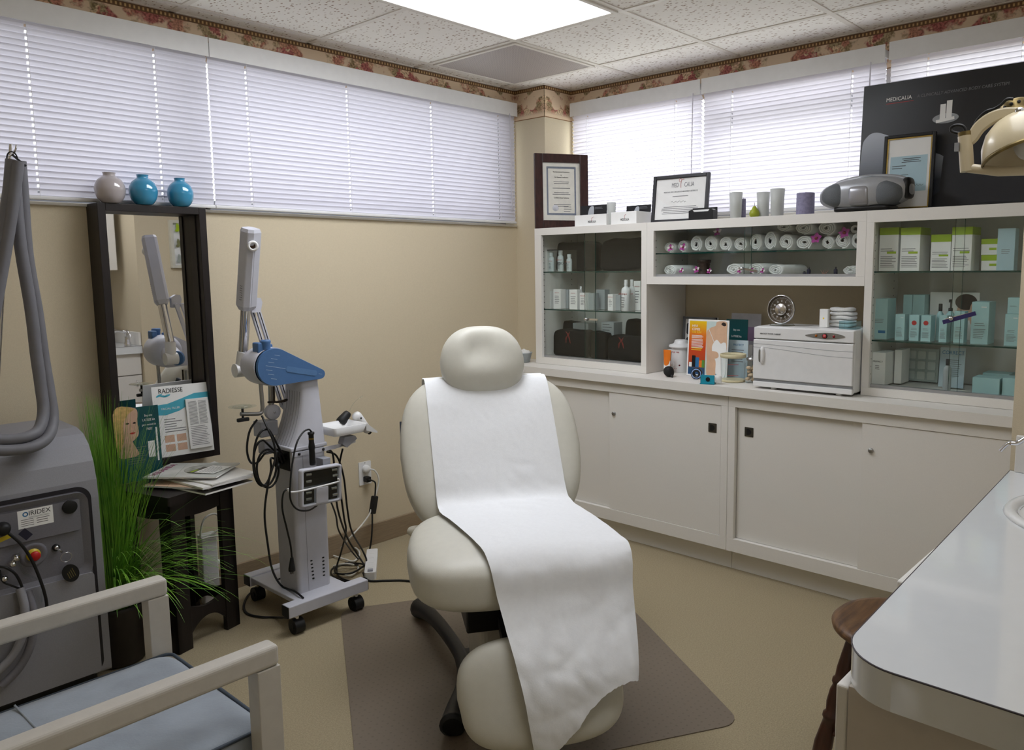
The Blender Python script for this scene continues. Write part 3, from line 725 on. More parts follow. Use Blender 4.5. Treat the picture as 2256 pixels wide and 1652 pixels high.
# printed card showing a woman resting her face on her hand
ya, za = yz(1860+655/3.442, 440+700/3.442, 3.52); yb, _ = yz(1860+1030/3.442, 640, 3.52)
th = thing('photo_card', 'photo card of a dark haired woman at the back of the middle shelf', 'card', (3.522, (ya+yb)/2, zm)); m = frame((3.52, ya, zm), RT, UP); wv = ya-yb; hv = za-zm
B().box((3.52, yb, zm+.0003), (3.5215, ya, za)).obj('card', M_paper, th)
b = B(); b.prism(ell(wv*.72, hv*.60, wv*.16, hv*.22), .0002, .0008, m, 0); b.prism(ell(wv*.90, hv*.55, wv*.09, hv*.26), .0006, .0014, m, 0); b.obj('printed_face', M_photo_b, th)
b = B(); b.prism(ell(wv*.74, hv*.80, wv*.22, hv*.17), .0004, .0011, m); b.obj('printed_hair', M_hair, th)
zl = .906
rb('white carton with small black lettering at the bottom left', 203, 315, 1158, 3.34, zl, .12, M_paper, prints=(('text', 'PRIMACY', .5, .70, .010), ('lines', .32, .68, .60, 3, .05, .016)))
rb('second white carton standing behind the lettered one, bottom left', 385, 440, 1138, 3.43, zl, .10, M_paper)
rb('low pale teal carton at the bottom right, the wider front one', 973, 1180, 1352, 3.35, zl, .09, M_teal)
rb('low pale teal carton at the bottom right corner by the wall', 1200, 1296, 1352, 3.36, zl, .09, M_teal)
rb('flat pale teal carton behind the low front carton, bottom right', 1050, 1255, 1318, 3.46, zl, .09, M_teal)
y, _ = yz(1860+778/3.442, 845, 3.37); bottle('small bottle with black cap in front of the leaflet, bottom shelf', 3.37, y, zl, .015, .125, M_greyclear, M_black)
# leaflet CORRECT
ya, za = yz(1860+725/3.442, 440+1118/3.442, 3.45); yb, _ = yz(1860+918/3.442, 760, 3.45)
M_leaf = mat('leaflet_blue_grey', (190, 205, 210), .4, col2=(150, 172, 186), scale=8)
th = thing('leaflet', 'blue grey leaflet lettered CORRECT leaning at the bottom of the right cabinet', 'leaflet', (3.47, (ya+yb)/2, zl)); hv = za-zl; wv = ya-yb
m = frame((3.45, ya, zl), RT, (.08, 0, 1)); B(m).box((0, 0, .0005), (wv, hv, -.001)).obj('sheet', M_leaf, th)
text('lettering', 'CORRECT', .022, m @ Matrix.Translation((wv*.52, hv*.83, .0008)), M_blue, th, sx=.85)
b = B(); b.lines(m, wv*.3, wv*.9, hv*.7, 9, hv*.05, hv*.015, .0008); b.obj('fine_print', M_print, th)
# pale panel with a grid of squares
ya, za = yz(1860+470/3.442, 440+1122/3.442, 3.56); yb, _ = yz(1860+720/3.442, 760, 3.56)
th = thing('sample_tray', 'pale grid of square sample cells standing at the back of the bottom shelf', 'tray', (3.565, (ya+yb)/2, zl)); hv = za-zl; wv = ya-yb; m = frame((3.56, ya, zl), RT, (.06, 0, 1))
B(m).box((0, 0, 0), (wv, hv, -.004)).obj('tray_panel', mat('tray_grey', (176, 190, 188), .4), th)
for i in range(3):
    for j in range(3):
        B(m).prism(rrect(wv*(.06+.31*i), hv*(.06+.31*j), wv*(.30+.31*i), hv*(.30+.31*j), .004, 2), .0005, .003).obj('cell', mat('cell_pale', (205, 214, 210), .4) if i+j == 0 else bpy.data.materials['cell_pale'], th)
# ---------------------------------------------------------------- towels and oddments of the middle cabinet
M_towel = mat('white_terry', (232, 232, 230), .95, var=.04, scale=180, bump=1., bscale=700, spec=.1, sheen=.2)
M_petal = mat('petal_white', (232, 220, 222), .6, var=.04)
M_lip = mat('petal_magenta', (168, 52, 142), .6, var=.2, scale=60)
M_bottleblue = mat('cobalt_bottle', (18, 20, 52), .15)
M_potb = mat('brown_carved_pot', (58, 40, 32), .5, var=.25, scale=60, bump=.8, bscale=160)
def towel_mesh(R, L, turns=3.2):
    "rolled towel along +x, lying on z=0, spiral end facing -x"
    b_ = B(); n = int(turns*22); pts = []
    th_ = R/turns*.90
    for i in range(n+1):
        t = i/n; r = R-(R-.010)*t*.93; a = -PI/2-.35-2*PI*turns*t
        pts.append((r*math.cos(a), r*math.sin(a), a, r))
    out = [(x, y) for x, y, a, r in pts]
    inn = [((r-th_*.86)*math.cos(a), (r-th_*.86)*math.sin(a)) for x, y, a, r in pts]
    poly_vs = []; K = 5
    # thick spiral sheet with a softly rounded front edge
    for (dx, ins) in ((.006, 0.), (.001, .12), (0., .3)): pass
    m = [(.007, 0.), (.0015, .18), (0., .42)]
    rows = []
    for dx, k in [(L-.004, .1), (L-.012, 0.)]+m:
        o = [(out[i][0]*(1-k)+inn[i][0]*k, out[i][1]*(1-k)+inn[i][1]*k) for i in range(n+1)]
        rows.append([Vector((dx, y, z+R)) for y, z in o])
    for dx, k in m[::-1]+[(L-.012, 0.)]:
        o = [(inn[i][0]*(1-k)+out[i][0]*k, inn[i][1]*(1-k)+out[i][1]*k) for i in range(n+1)]
        rows.append([Vector((dx, y, z+R)) for y, z in o])
    vs = [p for r_ in rows for p in r_]; w_ = n+1
    fs = [(j*w_+i, j*w_+i+1, (j+1)*w_+i+1, (j+1)*w_+i) for j in range(len(rows)-1) for i in range(n)]
    b_.add(vs, fs, 0, True)
    # core plug and far end
    b_.lathe([(R-th_*.8, 0), (R-th_*.2, .006), (0, .010)], Matrix.Translation((L-.012, 0, R)) @ Matrix.Rotation(PI/2, 4, 'Y'), 24)
    b_.lathe([(0, .0), (.011, .0)], Matrix.Translation((.008, 0, R)) @ Matrix.Rotation(PI/2, 4, 'Y'), 10)
    # loose end of the sheet
    return b_
def towel(label, y, x, z, R, L, sy, sz, rot=0., yaw=0.):
    me = towel_mesh(R, L, random.choice((2.8, 3.1, 3.4)))
    m = Matrix.Translation((x, y, z)) @ rotz(yaw) @ Matrix.Diagonal((1, sy, sz, 1)) @ Matrix.Translation((0, 0, R)) @ Matrix.Rotation(rot, 4, 'X') @ Matrix.Translation((0, 0, -R))
    me.v = [m @ p for p in me.v]
    for i, p in enumerate(me.v): me.v[i] = p+Vector((0, .0009*math.sin(p.z*300+p.x*90+rot), .0009*math.sin(p.y*310+p.x*70)))
    lo = min(p.z for p in me.v)
    me.v = [p+Vector((0, 0, z-lo)) for p in me.v]
    o = recenter(me.obj('rolled_towel', M_towel)); tag(o, label, 'towel', 'rolled white towels in the glass cabinet')
    return o
def zu(z): return 1400+z/4.178
ordn = ['leftmost', 'second', 'third', 'fourth', 'fifth', 'sixth', 'seventh', 'eighth', 'ninth', 'tenth', 'eleventh', 'twelfth', 'thirteenth']
tops = [(315, 125, 105), (435, 110, 118), (555, 125, 165), (690, 132, 155), (825, 135, 145), (962, 138, 130), (1105, 128, 155), (1238, 128, 172), (1382, 150, 140), (1548, 172, 125), (1765, 130, 110), (1905, 165, 135), (2032, 110, 130)]
zs = 1.4755; toprow = {}
for k, (c, w_, h_) in enumerate(tops):
    x = 3.345+(.02 if k < 2 else 0)
    ya, _ = yz(zu(c-w_/2), 545, x); yb, _ = yz(zu(c+w_/2), 545, x); wd = (ya-yb)*.97; R = wd/2
    hh = h_/4.178/1737*3.9
    lab = 'rolled white towel, %s from the left in the bottom row of the upper glass shelf' % ordn[k] if k else 'rolled white towel at the far left end of the upper glass shelf behind an orchid'
    o = towel(lab, (ya+yb)/2, x, zs, R, .20, 1., hh/wd, random.uniform(-.5, .5)); toprow[k] = (ya+yb)/2, hh
for c, w_, lab, k in ((1362, 165, 'rolled white towel stacked on the row, leftmost of three side by side on top', 8), (1548, 190, 'rolled white towel stacked on the row, middle of three side by side on top', 9), (1760, 190, 'rolled white towel stacked on the row, left of the two large orchids on top', 10), (2020, 100, 'rolled white towel stacked at the right end of the upper shelf', 12)):
    ya, _ = yz(zu(c-w_/2), 500, 3.36); yb, _ = yz(zu(c+w_/2), 500, 3.36); wd = (ya-yb)*.95
    zz = zs+max(toprow[q][1] for q in (k, max(k-1, 0)))-.008
    towel(lab, (ya+yb)/2, 3.36, zz, wd/2, .20, 1., min(.88, (1.603-zz)/wd), .3)
zlo = 1.3605
for c, w_, h_, lab, yw in ((318, 150, 90, 'rolled white towel lying at the left end of the lower shelf', .35), (905, 185, 108, 'rolled white towel on the lower shelf, left of the chrome lock', .3), (1110, 180, 112, 'rolled white towel on the lower shelf, just behind the chrome lock', .3), (1290, 190, 105, 'rolled white towel on the lower shelf, right of the chrome lock', .45), (1985, 190, 100, 'rolled white towel at the right end of the lower shelf', .3)):
    ya, _ = yz(zu(c-w_/2), 600, 3.35); yb, _ = yz(zu(c+w_/2), 600, 3.35); wd = (ya-yb)
    towel(lab, (ya+yb)/2, 3.345, zlo, wd/2, .17, 1., h_/w_, .2, -yw*.6)
def orchid(label, c, v, x, s, tilt=0.):
    y, z = yz(zu(c), 360+v/4.178, x)
    th = thing('orchid_flower', label, 'flower', (x, y, z-s*.5), 0, 'silk orchid flowers among the towels')
    m = frame((x, y, z), RT, (.35, 0, 1)) @ Matrix.Rotation(tilt, 4, 'Z')
    for k in range(5):
        a = PI/2+k*2*PI/5; wdt = .30 if k % 2 else .42
        def fn(u, v_, a=a, wdt=wdt):
            l = .08+.92*v_; ww = wdt*math.sin(PI*min(1, .12+.86*v_))*s; q = (u-.5)*2
            return m @ Matrix.Rotation(a-PI/2, 4, 'Z') @ Vector((q*ww*.6, l*s*.62, .10*s*v_*v_+.05*s*q*q))
        B().grid(fn, 6, 8).obj('petal', M_petal if (k in (1, 4) and s < .04) else M_lip, th)
    b_ = B(); b_.lathe([(.0, -.08*s), (.10*s, .02*s), (.16*s, .10*s), (.08*s, .18*s), (0, .15*s)], m, 10); b_.obj('lip', M_redrib, th)
    b_ = B(); b_.tube([m @ Vector((0, 0, 0)), m @ Vector((0, -.1*s, -.3*s))], .0015, 5); b_.obj('stem', mat('stem_green', (90, 110, 50), .6) if 'stem_green' not in bpy.data.materials else bpy.data.materials['stem_green'], th)
for lab, c, v, x, s in (('small magenta orchid in front of the leftmost towel, upper shelf', 325, 778, 3.33, .032), ('small magenta orchid in front of the second towel, upper shelf', 440, 772, 3.335, .034), ('magenta orchid lying on top of the fourth and fifth towels', 757, 632, 3.345, .036), ('large magenta orchid tucked between the tenth and eleventh towels', 1665, 690, 3.335, .042), ('large magenta orchid on the towels near the right end of the shelf', 1925, 640, 3.335, .042),
    ('pale orchid beside the leftmost towel on the lower shelf', 425, 985, 3.335, .024), ('upright white and red orchid in front of the brown pot', 562, 978, 3.335, .030), ('pale orchid lying right of the brown pot', 680, 990, 3.335, .024), ('pale lilac orchid left of the towel behind the lock, lower shelf', 962, 985, 3.335, .024), ('magenta orchid under the chrome lock on the lower shelf', 1075, 985, 3.33, .022), ('pale lilac orchid beside the towel right of the lock', 1170, 988, 3.33, .022)):
    orchid(lab, c, v, x, s, random.uniform(-.4, .4))
y, _ = yz(zu(630), 590, 3.44)
th = thing('oil_burner', 'dark brown carved oil burner pot on the lower shelf of the towel cabinet', 'pot', (3.44, y, zlo)); W_ = WM[th]
b = B(); b.lathe([(.030, .0005), (.034, .006), (.029, .012), (.028, .05), (.031, .056), (.028, .060), (.034, .066), (.036, .078), (.033, .080), (.028, .072), (0, .068)], W_, 24); b.obj('pot_body', M_potb, th)
b = B()
for k in range(6):
    a = k*PI/3; b.lathe([(.0, -.001), (.005, 0), (.0035, .0015), (0, .001)], W_ @ frame((.0285*math.cos(a), .0285*math.sin(a), .03), (-math.sin(a), math.cos(a), 0), UP), 10)
b.obj('carved_openings', M_dark, th)
for c, lab, h in ((1556, 'short dark blue bottle left of its taller twin on the lower shelf', .022), (1594, 'small dark blue bottle in the middle of the lower shelf', .040), (1842, 'small dark blue bottle near the right end of the lower shelf', .040)):
    y, _ = yz(zu(c), 600, 3.38); bottle(lab, 3.38, y, zlo, .0085, h, M_bottleblue, M_black)
y, _ = yz(zu(1735), 600, 3.40)
th = thing('coral_sprig', 'tiny dried sprig with a red tip between the two blue bottles', 'ornament', (3.40, y, zlo))
b = B()
for a in (-.5, -.1, .3, .7): b.tube([(3.40, y, zlo+.001), (3.40, y-a*.012, zlo+.012), (3.40+.004*a, y-a*.03, zlo+.026)], [.0016, .0012, .0006], 5)
b.obj('sprig', mat('coral_pink', (190, 130, 116), .7), th)
# ---------------------------------------------------------------- open niche
zw = ZW+.0003
def base(u, v): p = at(u, v, 'z', ZW); return p.x, p.y
M_orange = mat('orange_tube', (226, 120, 30), .4, var=.03)
x, y = base(1466, 823); x += .015
th = thing('cream_tube', 'orange and white sunscreen tube standing at the left of the niche', 'tube', (x, y, ZW)); W_ = WM[th]
def tub(u, v):
    a = 2*PI*u; z = .012+v*.108; f = v
    return W_ @ Vector(((.016*(1-f)+.002*f)*math.cos(a), (.017*(1-f)+.023*f)*math.sin(a), z))
b = B(); b.grid(tub, 24, 10, closeu=True, flip=False); b.obj('tube_body', M_orange, th)
b = B(); b.grid(lambda u, v: (lambda p: W_ @ Vector((p[0], p[1], p[2])))((((.0168*(1-v*.55))*math.cos(PI*.55+PI*.9*u)), (.0178+.003*v)*math.sin(PI*.55+PI*.9*u), .016+v*.050)), 14, 4); b.obj('white_label', M_paper, th)
b = B(); b.lathe([(.014, .0004), (.014, .012), (.012, .0125)], W_, 18); b.obj('cap', M_orange, th)
# wax warmer
x = 3.452; y = min(yz(1500, 825, x)[0], 2.225)
th = thing('wax_warmer', 'round white wax warmer with a lid behind the sun care poster', 'wax warmer', (x, y, ZW)); W_ = WM[th]
b = B(); b.lathe([(.050, .0004), (.052, .004), (.052, .115), (.050, .122), (.062, .128), (.063, .133), (.05, .135)], W_, 32); b.obj('warmer_body', M_white, th)
b = B(); b.lathe([(.062, .1335), (.060, .140), (.040, .146), (.036, .150), (.033, .162), (.028, .166), (0, .167)], W_, 32); b.obj('lid', M_white, th)
b = B(); b.tube(smooth_path([W_ @ rotz(.95) @ Vector(p) for p in ((.0, .05, .11), (0, .08, .105), (0, .083, .06), (0, .051, .03))], 6), .007, 8); b.obj('handle', M_white, th)
fm = W_ @ frame((-.0535, 0, .04), RT, UP)
b = B(); b.lathe([(.011, 0), (.011, .006), (.009, .010), (0, .010)], fm @ Matrix.Translation((-.016, 0, -.003)), 16); b.box((-.018, -.010, .009), (-.014, .004, .0125), 0, fm @ Matrix.Translation((0, 0, 0))); b.obj('dial', M_white, th)
b = B(); b.lathe([(.004, -.002), (.004, .003), (0, .004)], fm @ Matrix.Translation((.022, -.002, -.006)), 12); b.obj('indicator_light', mat('dark_red_lens', (96, 18, 24), .2), th)
text('lettering', 'le gourmet', .012, fm @ Matrix.Translation((0, .062, -.002)), M_red, th, sx=.8); text('lettering', 'waxer', .008, fm @ Matrix.Translation((0, -.022, -.002)), M_red, th)
# black rubber bulb
x, y = base(1473, 830); th = thing('rubber_bulb', 'matt black rubber bulb at the left front of the niche', 'bulb', (x, y, ZW)); W_ = WM[th]
b = B(); b.pad((0, 0, .0265), (.052, .050, .053), .9, .9, W_, 24, 16, 0, lambda p: Vector((p.x, p.y-.006*max(0, -p.z/.026), p.z))); b.obj('bulb_body', mat('matt_rubber', (20, 20, 21), .7, var=.1), th)
b = B(); b.cyl(W_ @ Vector((-.008, -.018, .012)), W_ @ Vector((-.014, -.032, .004)), .006, .005, 10); b.obj('nozzle', M_black, th)
# sun care poster in a white frame
def board(name, label, cat, u0, v0, u1, v1, x, lean, frame_w=.0, depth=.006, fm_=None, bm=None):
    "upright board whose picture corner pixels are (u0, v0 top) - (u1, v1 bottom) at depth x, standing on the worktop"
    ya, _ = yz(u0, v1, x); yb, _ = yz(u1, v1, x); zt_ = (yz(u0, v0, x)[1]+yz(u1, v0, x)[1])/2
    wv_ = ya-yb; hv_ = zt_-ZW
    th_ = thing(name, label, cat, (x+.01, (ya+yb)/2, ZW)); m_ = frame((x, ya, zw+.001), RT, (lean, 0, 1))
    return th_, m_, wv_, hv_
x, _ = base(1540, 828)
th, m, wv, hv = board('counter_poster', 'white framed sun care poster with a woman in a white top', 'poster', 1512, 705, 1601, 828, 3.345, .06)
B(m).box((0, 0, -.006), (wv, hv, 0)).obj('board', M_paper, th, bevel=.001)
M_sun = None
mm_, t_, b_, o_ = nt('sunset_gradient_print'); tc = N(t_, 'ShaderNodeTexCoord'); spx = N(t_, 'ShaderNodeSeparateXYZ'); t_.links.new(tc.outputs['Generated'], spx.inputs[0]); crx = N(t_, 'ShaderNodeValToRGB'); el = crx.color_ramp; el.elements[0].position = 0; el.elements[0].color = lin((30, 70, 120)); el.elements[1].position = 1; el.elements[1].color = lin((236, 196, 20))
for p_, c_ in ((.12, (40, 80, 110)), (.2, (176, 70, 30)), (.5, (206, 70, 24)), (.75, (226, 120, 26))): k_ = el.elements.new(p_); k_.color = lin(c_)
t_.links.new(spx.outputs[2], crx.inputs[0]); t_.links.new(crx.outputs[0], b_.inputs['Base Color']); b_.inputs['Roughness'].default_value = .35
e = .008
b = B(); b.quad(m, e, e, wv*.46, hv-e, .0005); b.obj('orange_panel', mm_, th)
b = B(); b.quad(m, wv*.46, e, wv-e, hv-e, .0005); b.obj('photo_panel', mat('photo_pale_aqua', (196, 214, 212), .35, var=.03), th)
def blob(pts, z, mt, name, th=th, m=m, wv=wv, hv=hv):
    b_ = B(); b_.prism([(p.x*wv, p.y*hv) for p in smooth_path([(x_, y_, 0) for x_, y_ in pts], 5, True)], z, z+.0004, m); return b_.obj(name, mt, th)
M_skin = mat('printed_skin', (214, 176, 146), .4, var=.06, scale=30)
blob([(.52, .03), (.50, .3), (.47, .55), (.47, .78), (.56, .86), (.68, .90), (.72, .97), (.94, .97), (.96, .8), (.96, .45), (.8, .3), (.8, .03)], .0009, M_skin, 'printed_woman')
blob([(.62, .55), (.64, .40), (.72, .28), (.74, .05), (.95, .05), (.96, .55), (.90, .62), (.82, .60), (.72, .66)], .0014, M_paper, 'printed_top')
b = B(); b.tube([m @ Vector((wv*q[0], hv*q[1], .0018)) for q in ((.52, .84), (.60, .72), (.66, .62))], .0014, 5); b.obj('printed_strap', M_paper, th)
blob([(.50, .42), (.62, .46), (.76, .44), (.78, .36), (.66, .33), (.52, .34)], .0019, M_skin, 'printed_hand')
blob([(.82, .93), (.88, .90), (.93, .91), (.92, .95), (.86, .965)], .0014, M_hair, 'printed_lips')
M_yel = mat('yellow_print', (240, 206, 60), .4)
text('lettering', 'HERE\nCOMES', .0165, m @ Matrix.Translation((wv*.10, hv*.865, .001)), M_paper, th, 'LEFT', sx=.85)
text('lettering', 'THE SUN', .0165, m @ Matrix.Translation((wv*.10, hv*.755, .001)), M_yel, th, 'LEFT', sx=.8)
b = B(); b.lines(m, wv*.10, wv*.42, hv*.72, 3, hv*.02, hv*.009, .001); b.lines(m, wv*.10, wv*.40, hv*.65, 8, hv*.02, hv*.008, .001, jit=.1); b.obj('fine_print', M_paper, th)
b = B(); b.lines(m, wv*.10, wv*.42, hv*.50, 2, hv*.03, hv*.014, .001); b.obj('yellow_print', M_yel, th)
for u_, w__, h__, mt in ((.06, .07, .08, M_paper), (.13, .09, .20, M_black), (.22, .09, .17, M_blue), (.31, .07, .12, M_orange), (.38, .07, .13, mat('green_print', (90, 140, 60), .4))):
    b = B(); b.prism(rrect(wv*u_, hv*.16, wv*(u_+w__), hv*(.16+h__), .002, 2), .0008, .0014, m); b.obj('printed_product', mt, th)
# boards behind it
M_tealb = mat('dark_teal_board', (16, 78, 82), .4, var=.1, scale=6)
th, m, wv, hv = board('leaflet_stand', 'dark teal offer card lettered FREE behind the clear tub', 'sign', 1596, 704, 1643, 800, 3.46, .05)
B(m).box((0, 0, -.004), (wv, hv, 0)).obj('board', M_tealb, th)
for k, (s_, z_) in enumerate((('Buy one', .013), ('LATISSE kit', .014), ('get a second kit', .012), ('FREE!', .017))):
    text('lettering', s_, z_, m @ Matrix.Translation((wv*.5, hv*(.80-.115*k), .0005)), M_paper, th, sx=.85)
th, m, wv, hv = board('leaflet', 'pale leaflet lettered PROTECT standing in front of the teal card', 'leaflet', 1604, 750, 1646, 790, 3.40, .05)
B(m).box((0, 0, -.003), (wv, hv, 0)).obj('board', M_leaf, th)
text('lettering', 'PROTECT', .0145, m @ Matrix.Translation((wv*.5, hv*.85, .0006)), M_blue, th, sx=.9); b = B(); b.lines(m, wv*.15, wv*.85, hv*.75, 6, hv*.06, hv*.02, .0006); b.obj('fine_print', M_print, th)
th, m, wv, hv = board('print_sheet', 'pale grey sheet with a lilac patch leaning against the niche wall', 'sheet', 1607, 691, 1672, 800, 3.56, .05)
B(m).box((0, 0, -.002), (wv, hv, 0)).obj('sheet', mat('sheet_grey', (196, 196, 204), .5), th); b = B(); b.quad(m, wv*.55, hv*.55, wv*.92, hv*.78, .0005); b.obj('lilac_patch', mat('lilac_print', (166, 140, 176), .5), th)
th, m, wv, hv = board('picture_frame', 'grey picture frame with small oval pictures at the back left of the niche', 'picture frame', 1503, 699, 1576, 790, 3.56, .05)
B(m).box((0, 0, -.012), (wv, hv, 0)).obj('backing', M_paper, th)
fr = mat('frame_silver_grey', (120, 122, 126), .4, metal=.4)
b = B(m); b.box((0, 0, 0), (.012, hv, .008)); b.box((wv-.012, 0, 0), (wv, hv, .008)); b.box((0, 0, 0), (wv, .012, .008)); b.box((0, hv-.012, 0), (wv, hv, .008)); b.obj('frame', fr, th)
for k in range(3): B(m).prism(rrect(.020, hv*(.12+.27*k), .045, hv*(.34+.27*k), .010, 4), .0003, .0012).obj('oval_picture', M_printd, th)
carton('white carton on the worktop behind the clear tub', 1620, 1648, 760, 3.50, zw, .05, M_paper)
# tape dispenser, cups and jars
x, y = base(1556, 846); th = thing('tape_dispenser', 'teal tape dispenser holding a white tape roll at the front of the niche', 'tape dispenser', (x+.012, y, ZW), .35); W_ = WM[th] @ Matrix.Scale(1.45, 4)
M_tq = mat('turquoise_plastic', (30, 152, 178), .35)
b = B()
pol = [(-.017, 0), (.017, 0), (.017, .030), (.010, .026), (0, .020), (-.010, .026), (-.017, .030)]
for yy in (-.022, .020): b.prism([(px_, pz_) for px_, pz_ in pol], 0, .002, W_ @ frame((-.0, yy, .0005), (1, 0, 0), UP))
b.box((-.017, -.022, .0005), (.017, .022, .003), 0, W_); b.box((-.017, -.024, .0005), (-.014, .020, .030), 0, W_); b.obj('dispenser_body', M_tq, th)
b = B(); b.lathe([(.012, -.011), (.012, .011), (.006, .011), (.006, -.011), (.012, -.011)], W_ @ Matrix.Translation((0, -.032, .0165)) @ Matrix.Rotation(PI/2, 4, 'X'), 24); b.obj('tape_roll', M_paper, th)
b = B(); b.prism(ell(0, .017, .007, .007), 0, .0012, W_ @ frame((-.0176, -.004, 0), RT, UP)); b.obj('hub_opening', M_dark, th)
x, y = base(1535, 836); th = thing('tape_roll_holder', 'black and blue ringed tape roll behind the teal dispenser', 'tape roll', (x+.012, y+.008, ZW)); W_ = WM[th]
q = W_ @ Matrix.Translation((0, 0, .0275)) @ Matrix.Rotation(-PI/2, 4, 'Y') @ Matrix.Rotation(.35, 4, 'X')
b = B(); b.lathe([(.010, -.01), (.027, -.01), (.027, .010), (.023, .010), (.010, .010), (.010, -.01)], q, 28); b.obj('roll', M_black, th)
b = B(); b.lathe([(.0235, .0103), (.0215, .0110), (.0195, .0103)], q, 28, cap=False); b.obj('blue_ring', mat('blue_white_ring', (150, 180, 232), .4), th)
x, y = base(1606, 842); th = thing('measuring_tub', 'clear plastic measuring tub with cream rim and red marks', 'tub', (x+.035, y, ZW)); W_ = WM[th]; r_ = .058
b = B(); b.lathe([(r_*.94, .010), (r_, .118)], W_, 36, cap=False); b.lathe([(0, .004), (r_*.93, .004)], W_, 36); b.obj('tub_wall', M_clearp, th)
M_cream = mat('cream_plastic', (206, 196, 160), .4)
b = B(); b.lathe([(r_*1.0, .114), (r_*1.05, .118), (r_*1.05, .130), (r_*.99, .132), (r_*.97, .118), (r_*1.0, .114)], W_, 36); b.obj('rim', M_cream, th)
b = B(); b.lathe([(r_*.90, .0004), (r_*.97, .002), (r_*.97, .010), (r_*.93, .0115)], W_, 36); b.obj('base_ring', M_cream, th)
b = B()
for k, z_ in enumerate((.034, .085)):
    for j in range(9):
        a0, a1 = PI+.02+.10*j+.05, PI+.02+.10*(j+1)+.05
        rr = r_*(.94+.06*(z_-.010)/.108)+.0006
        b.add([W_ @ Vector((rr*math.cos(t), rr*math.sin(t), zz)) for t, zz in ((a0, z_), (a1, z_), (a1, z_+.002), (a0, z_+.002))], [(0, 1, 2, 3)])
b.obj('red_marks', M_red, th)
x, y = base(1652, 845); th = thing('glass_jar', 'glass jar of cotton pieces tucked beside the towel warmer', 'jar', (x+.035, y+.008, ZW)); W_ = WM[th]
b = B(); b.lathe([(.030, .0004), (.034, .004), (.034, .085), (.026, .100), (.026, .104)], W_, 28); b.obj('jar_glass', M_clearp, th)
b = B(); b.lathe([(.027, .1042), (.028, .116), (.010, .120), (.008, .126), (0, .128)], W_, 24); b.obj('lid', M_steel, th)
M_cot = mat('cotton_cream', (214, 190, 160), .9, var=.1)
for k in range(11):
    a = k*2.4; rr = .012+.009*(k % 2); B().pad((rr*math.cos(a), rr*math.sin(a), .012+.0066*k), (.026, .020, .016), .9, .8, W_ @ Matrix.Identity(4), 14, 8, 0).obj('cotton_piece', M_cot, th)
# towel warming cabinet
th = thing('towel_warmer', 'white hot towel cabinet with oval control panel standing in the niche', 'towel warmer', (3.30, 1.435, ZW), math.radians(1.5)); W_ = WM[th]
wx, dx, hz = .440, .255, .275
b = B(W_); b.box((-dx/2+.022, -wx/2, .012), (dx/2, wx/2, hz)); b.obj('body', M_white, th, bevel=.006, seg=3)
b = B(W_); b.box((-dx/2+.004, -wx/2, hz-.052), (-dx/2+.023, wx/2, hz-.002)); b.obj('control_panel', M_white, th, bevel=.004, seg=3)
dr = B(W_); dr.box((-dx/2, -wx/2, .045), (-dx/2+.020, wx/2, hz-.056)); d_ = dr.obj('door', M_white, th, bevel=.004, seg=3)
dm = W_ @ frame((-dx/2-.0004, wx/2, 0), RT, UP)
for z_, am in ((hz-.075, .012), (hz-.090, .022)):
    b = B(); b.tube([dm @ Vector((wx*i/20, z_-am*(.5-.5*math.cos(PI*min(1, max(0, i/20*1.1)))), 0)) for i in range(21)], .0008, 5); b.obj('moulded_line', M_frost, d_)
b = B(); b.pad((0, 0, 0), (.024, .078, .022), .8, .9, dm @ Matrix.Translation((.044, .150, .001)), 24, 12); b.obj('door_handle', M_white, d_)
b = B(); b.pad((0, 0, 0), (.010, .062, .004), .8, .9, dm @ Matrix.Translation((.036, .150, .011)), 16, 8); b.obj('handle_recess', M_steel, d_)
b = B(W_); b.box((-dx/2+.006, -wx/2+.003, .034), (-dx/2+.019, wx/2-.003, .044)); b.obj('gap_seal', M_frost, th)
b = B(W_); b.box((-dx/2+.002, -wx/2, .010), (-dx/2+.022, wx/2, .033)); b.obj('base_strip', M_white, th, bevel=.003)
for yy in (-wx*.36, wx*.30):
    for xx in (-dx/2+.03, dx/2-.03): B(W_).cyl(W_.inverted() @ (W_ @ Vector((xx, yy, .0004))), (xx, yy, .0115), .014, .012, 14).obj('foot', M_white, th)
pm = W_ @ frame((-dx/2+.0035, wx/2, hz-.028), RT, UP)
b = B(); b.prism([(p.x, p.y) for p in smooth_path([(.235, 0, 0), (.30, .012, 0), (.36, .013, 0), (.405, 0, 0), (.35, -.011, 0), (.29, -.010, 0)], 6, True)], 0, .0015, pm); b.obj('oval_plate', M_steel, th)
for xx, rr, mt, n_ in ((.283, .0055, mat('amber_lens', (160, 90, 20), .2), 'heat_light'), (.320, .011, M_black, 'power_switch'), (.358, .0055, mat('red_lens', (130, 20, 24), .2), 'sterilise_light')):
    b = B(); b.lathe([(rr, 0), (rr, .003), (rr*.8, .0045), (0, .005)], pm @ Matrix.Translation((xx, 0, .001)), 18); b.obj(n_, mt, th)
b = B(); b.lathe([(.008, .005), (.007, .0075), (0, .008)], pm @ Matrix.Translation((.320, 0, .001)), 18); b.obj('switch_button', mat('red_button', (196, 40, 46), .25), th)
text('lettering', 'MINI HOT TOWEL CABINET', .0085, pm @ Matrix.Translation((.030, -.005, .001)), M_printd, th, 'LEFT', sx=.9); text('lettering', 'OFF', .005, pm @ Matrix.Translation((.320, -.002, .0092)), M_paper, th)
ztc = ZW+hz+.0005
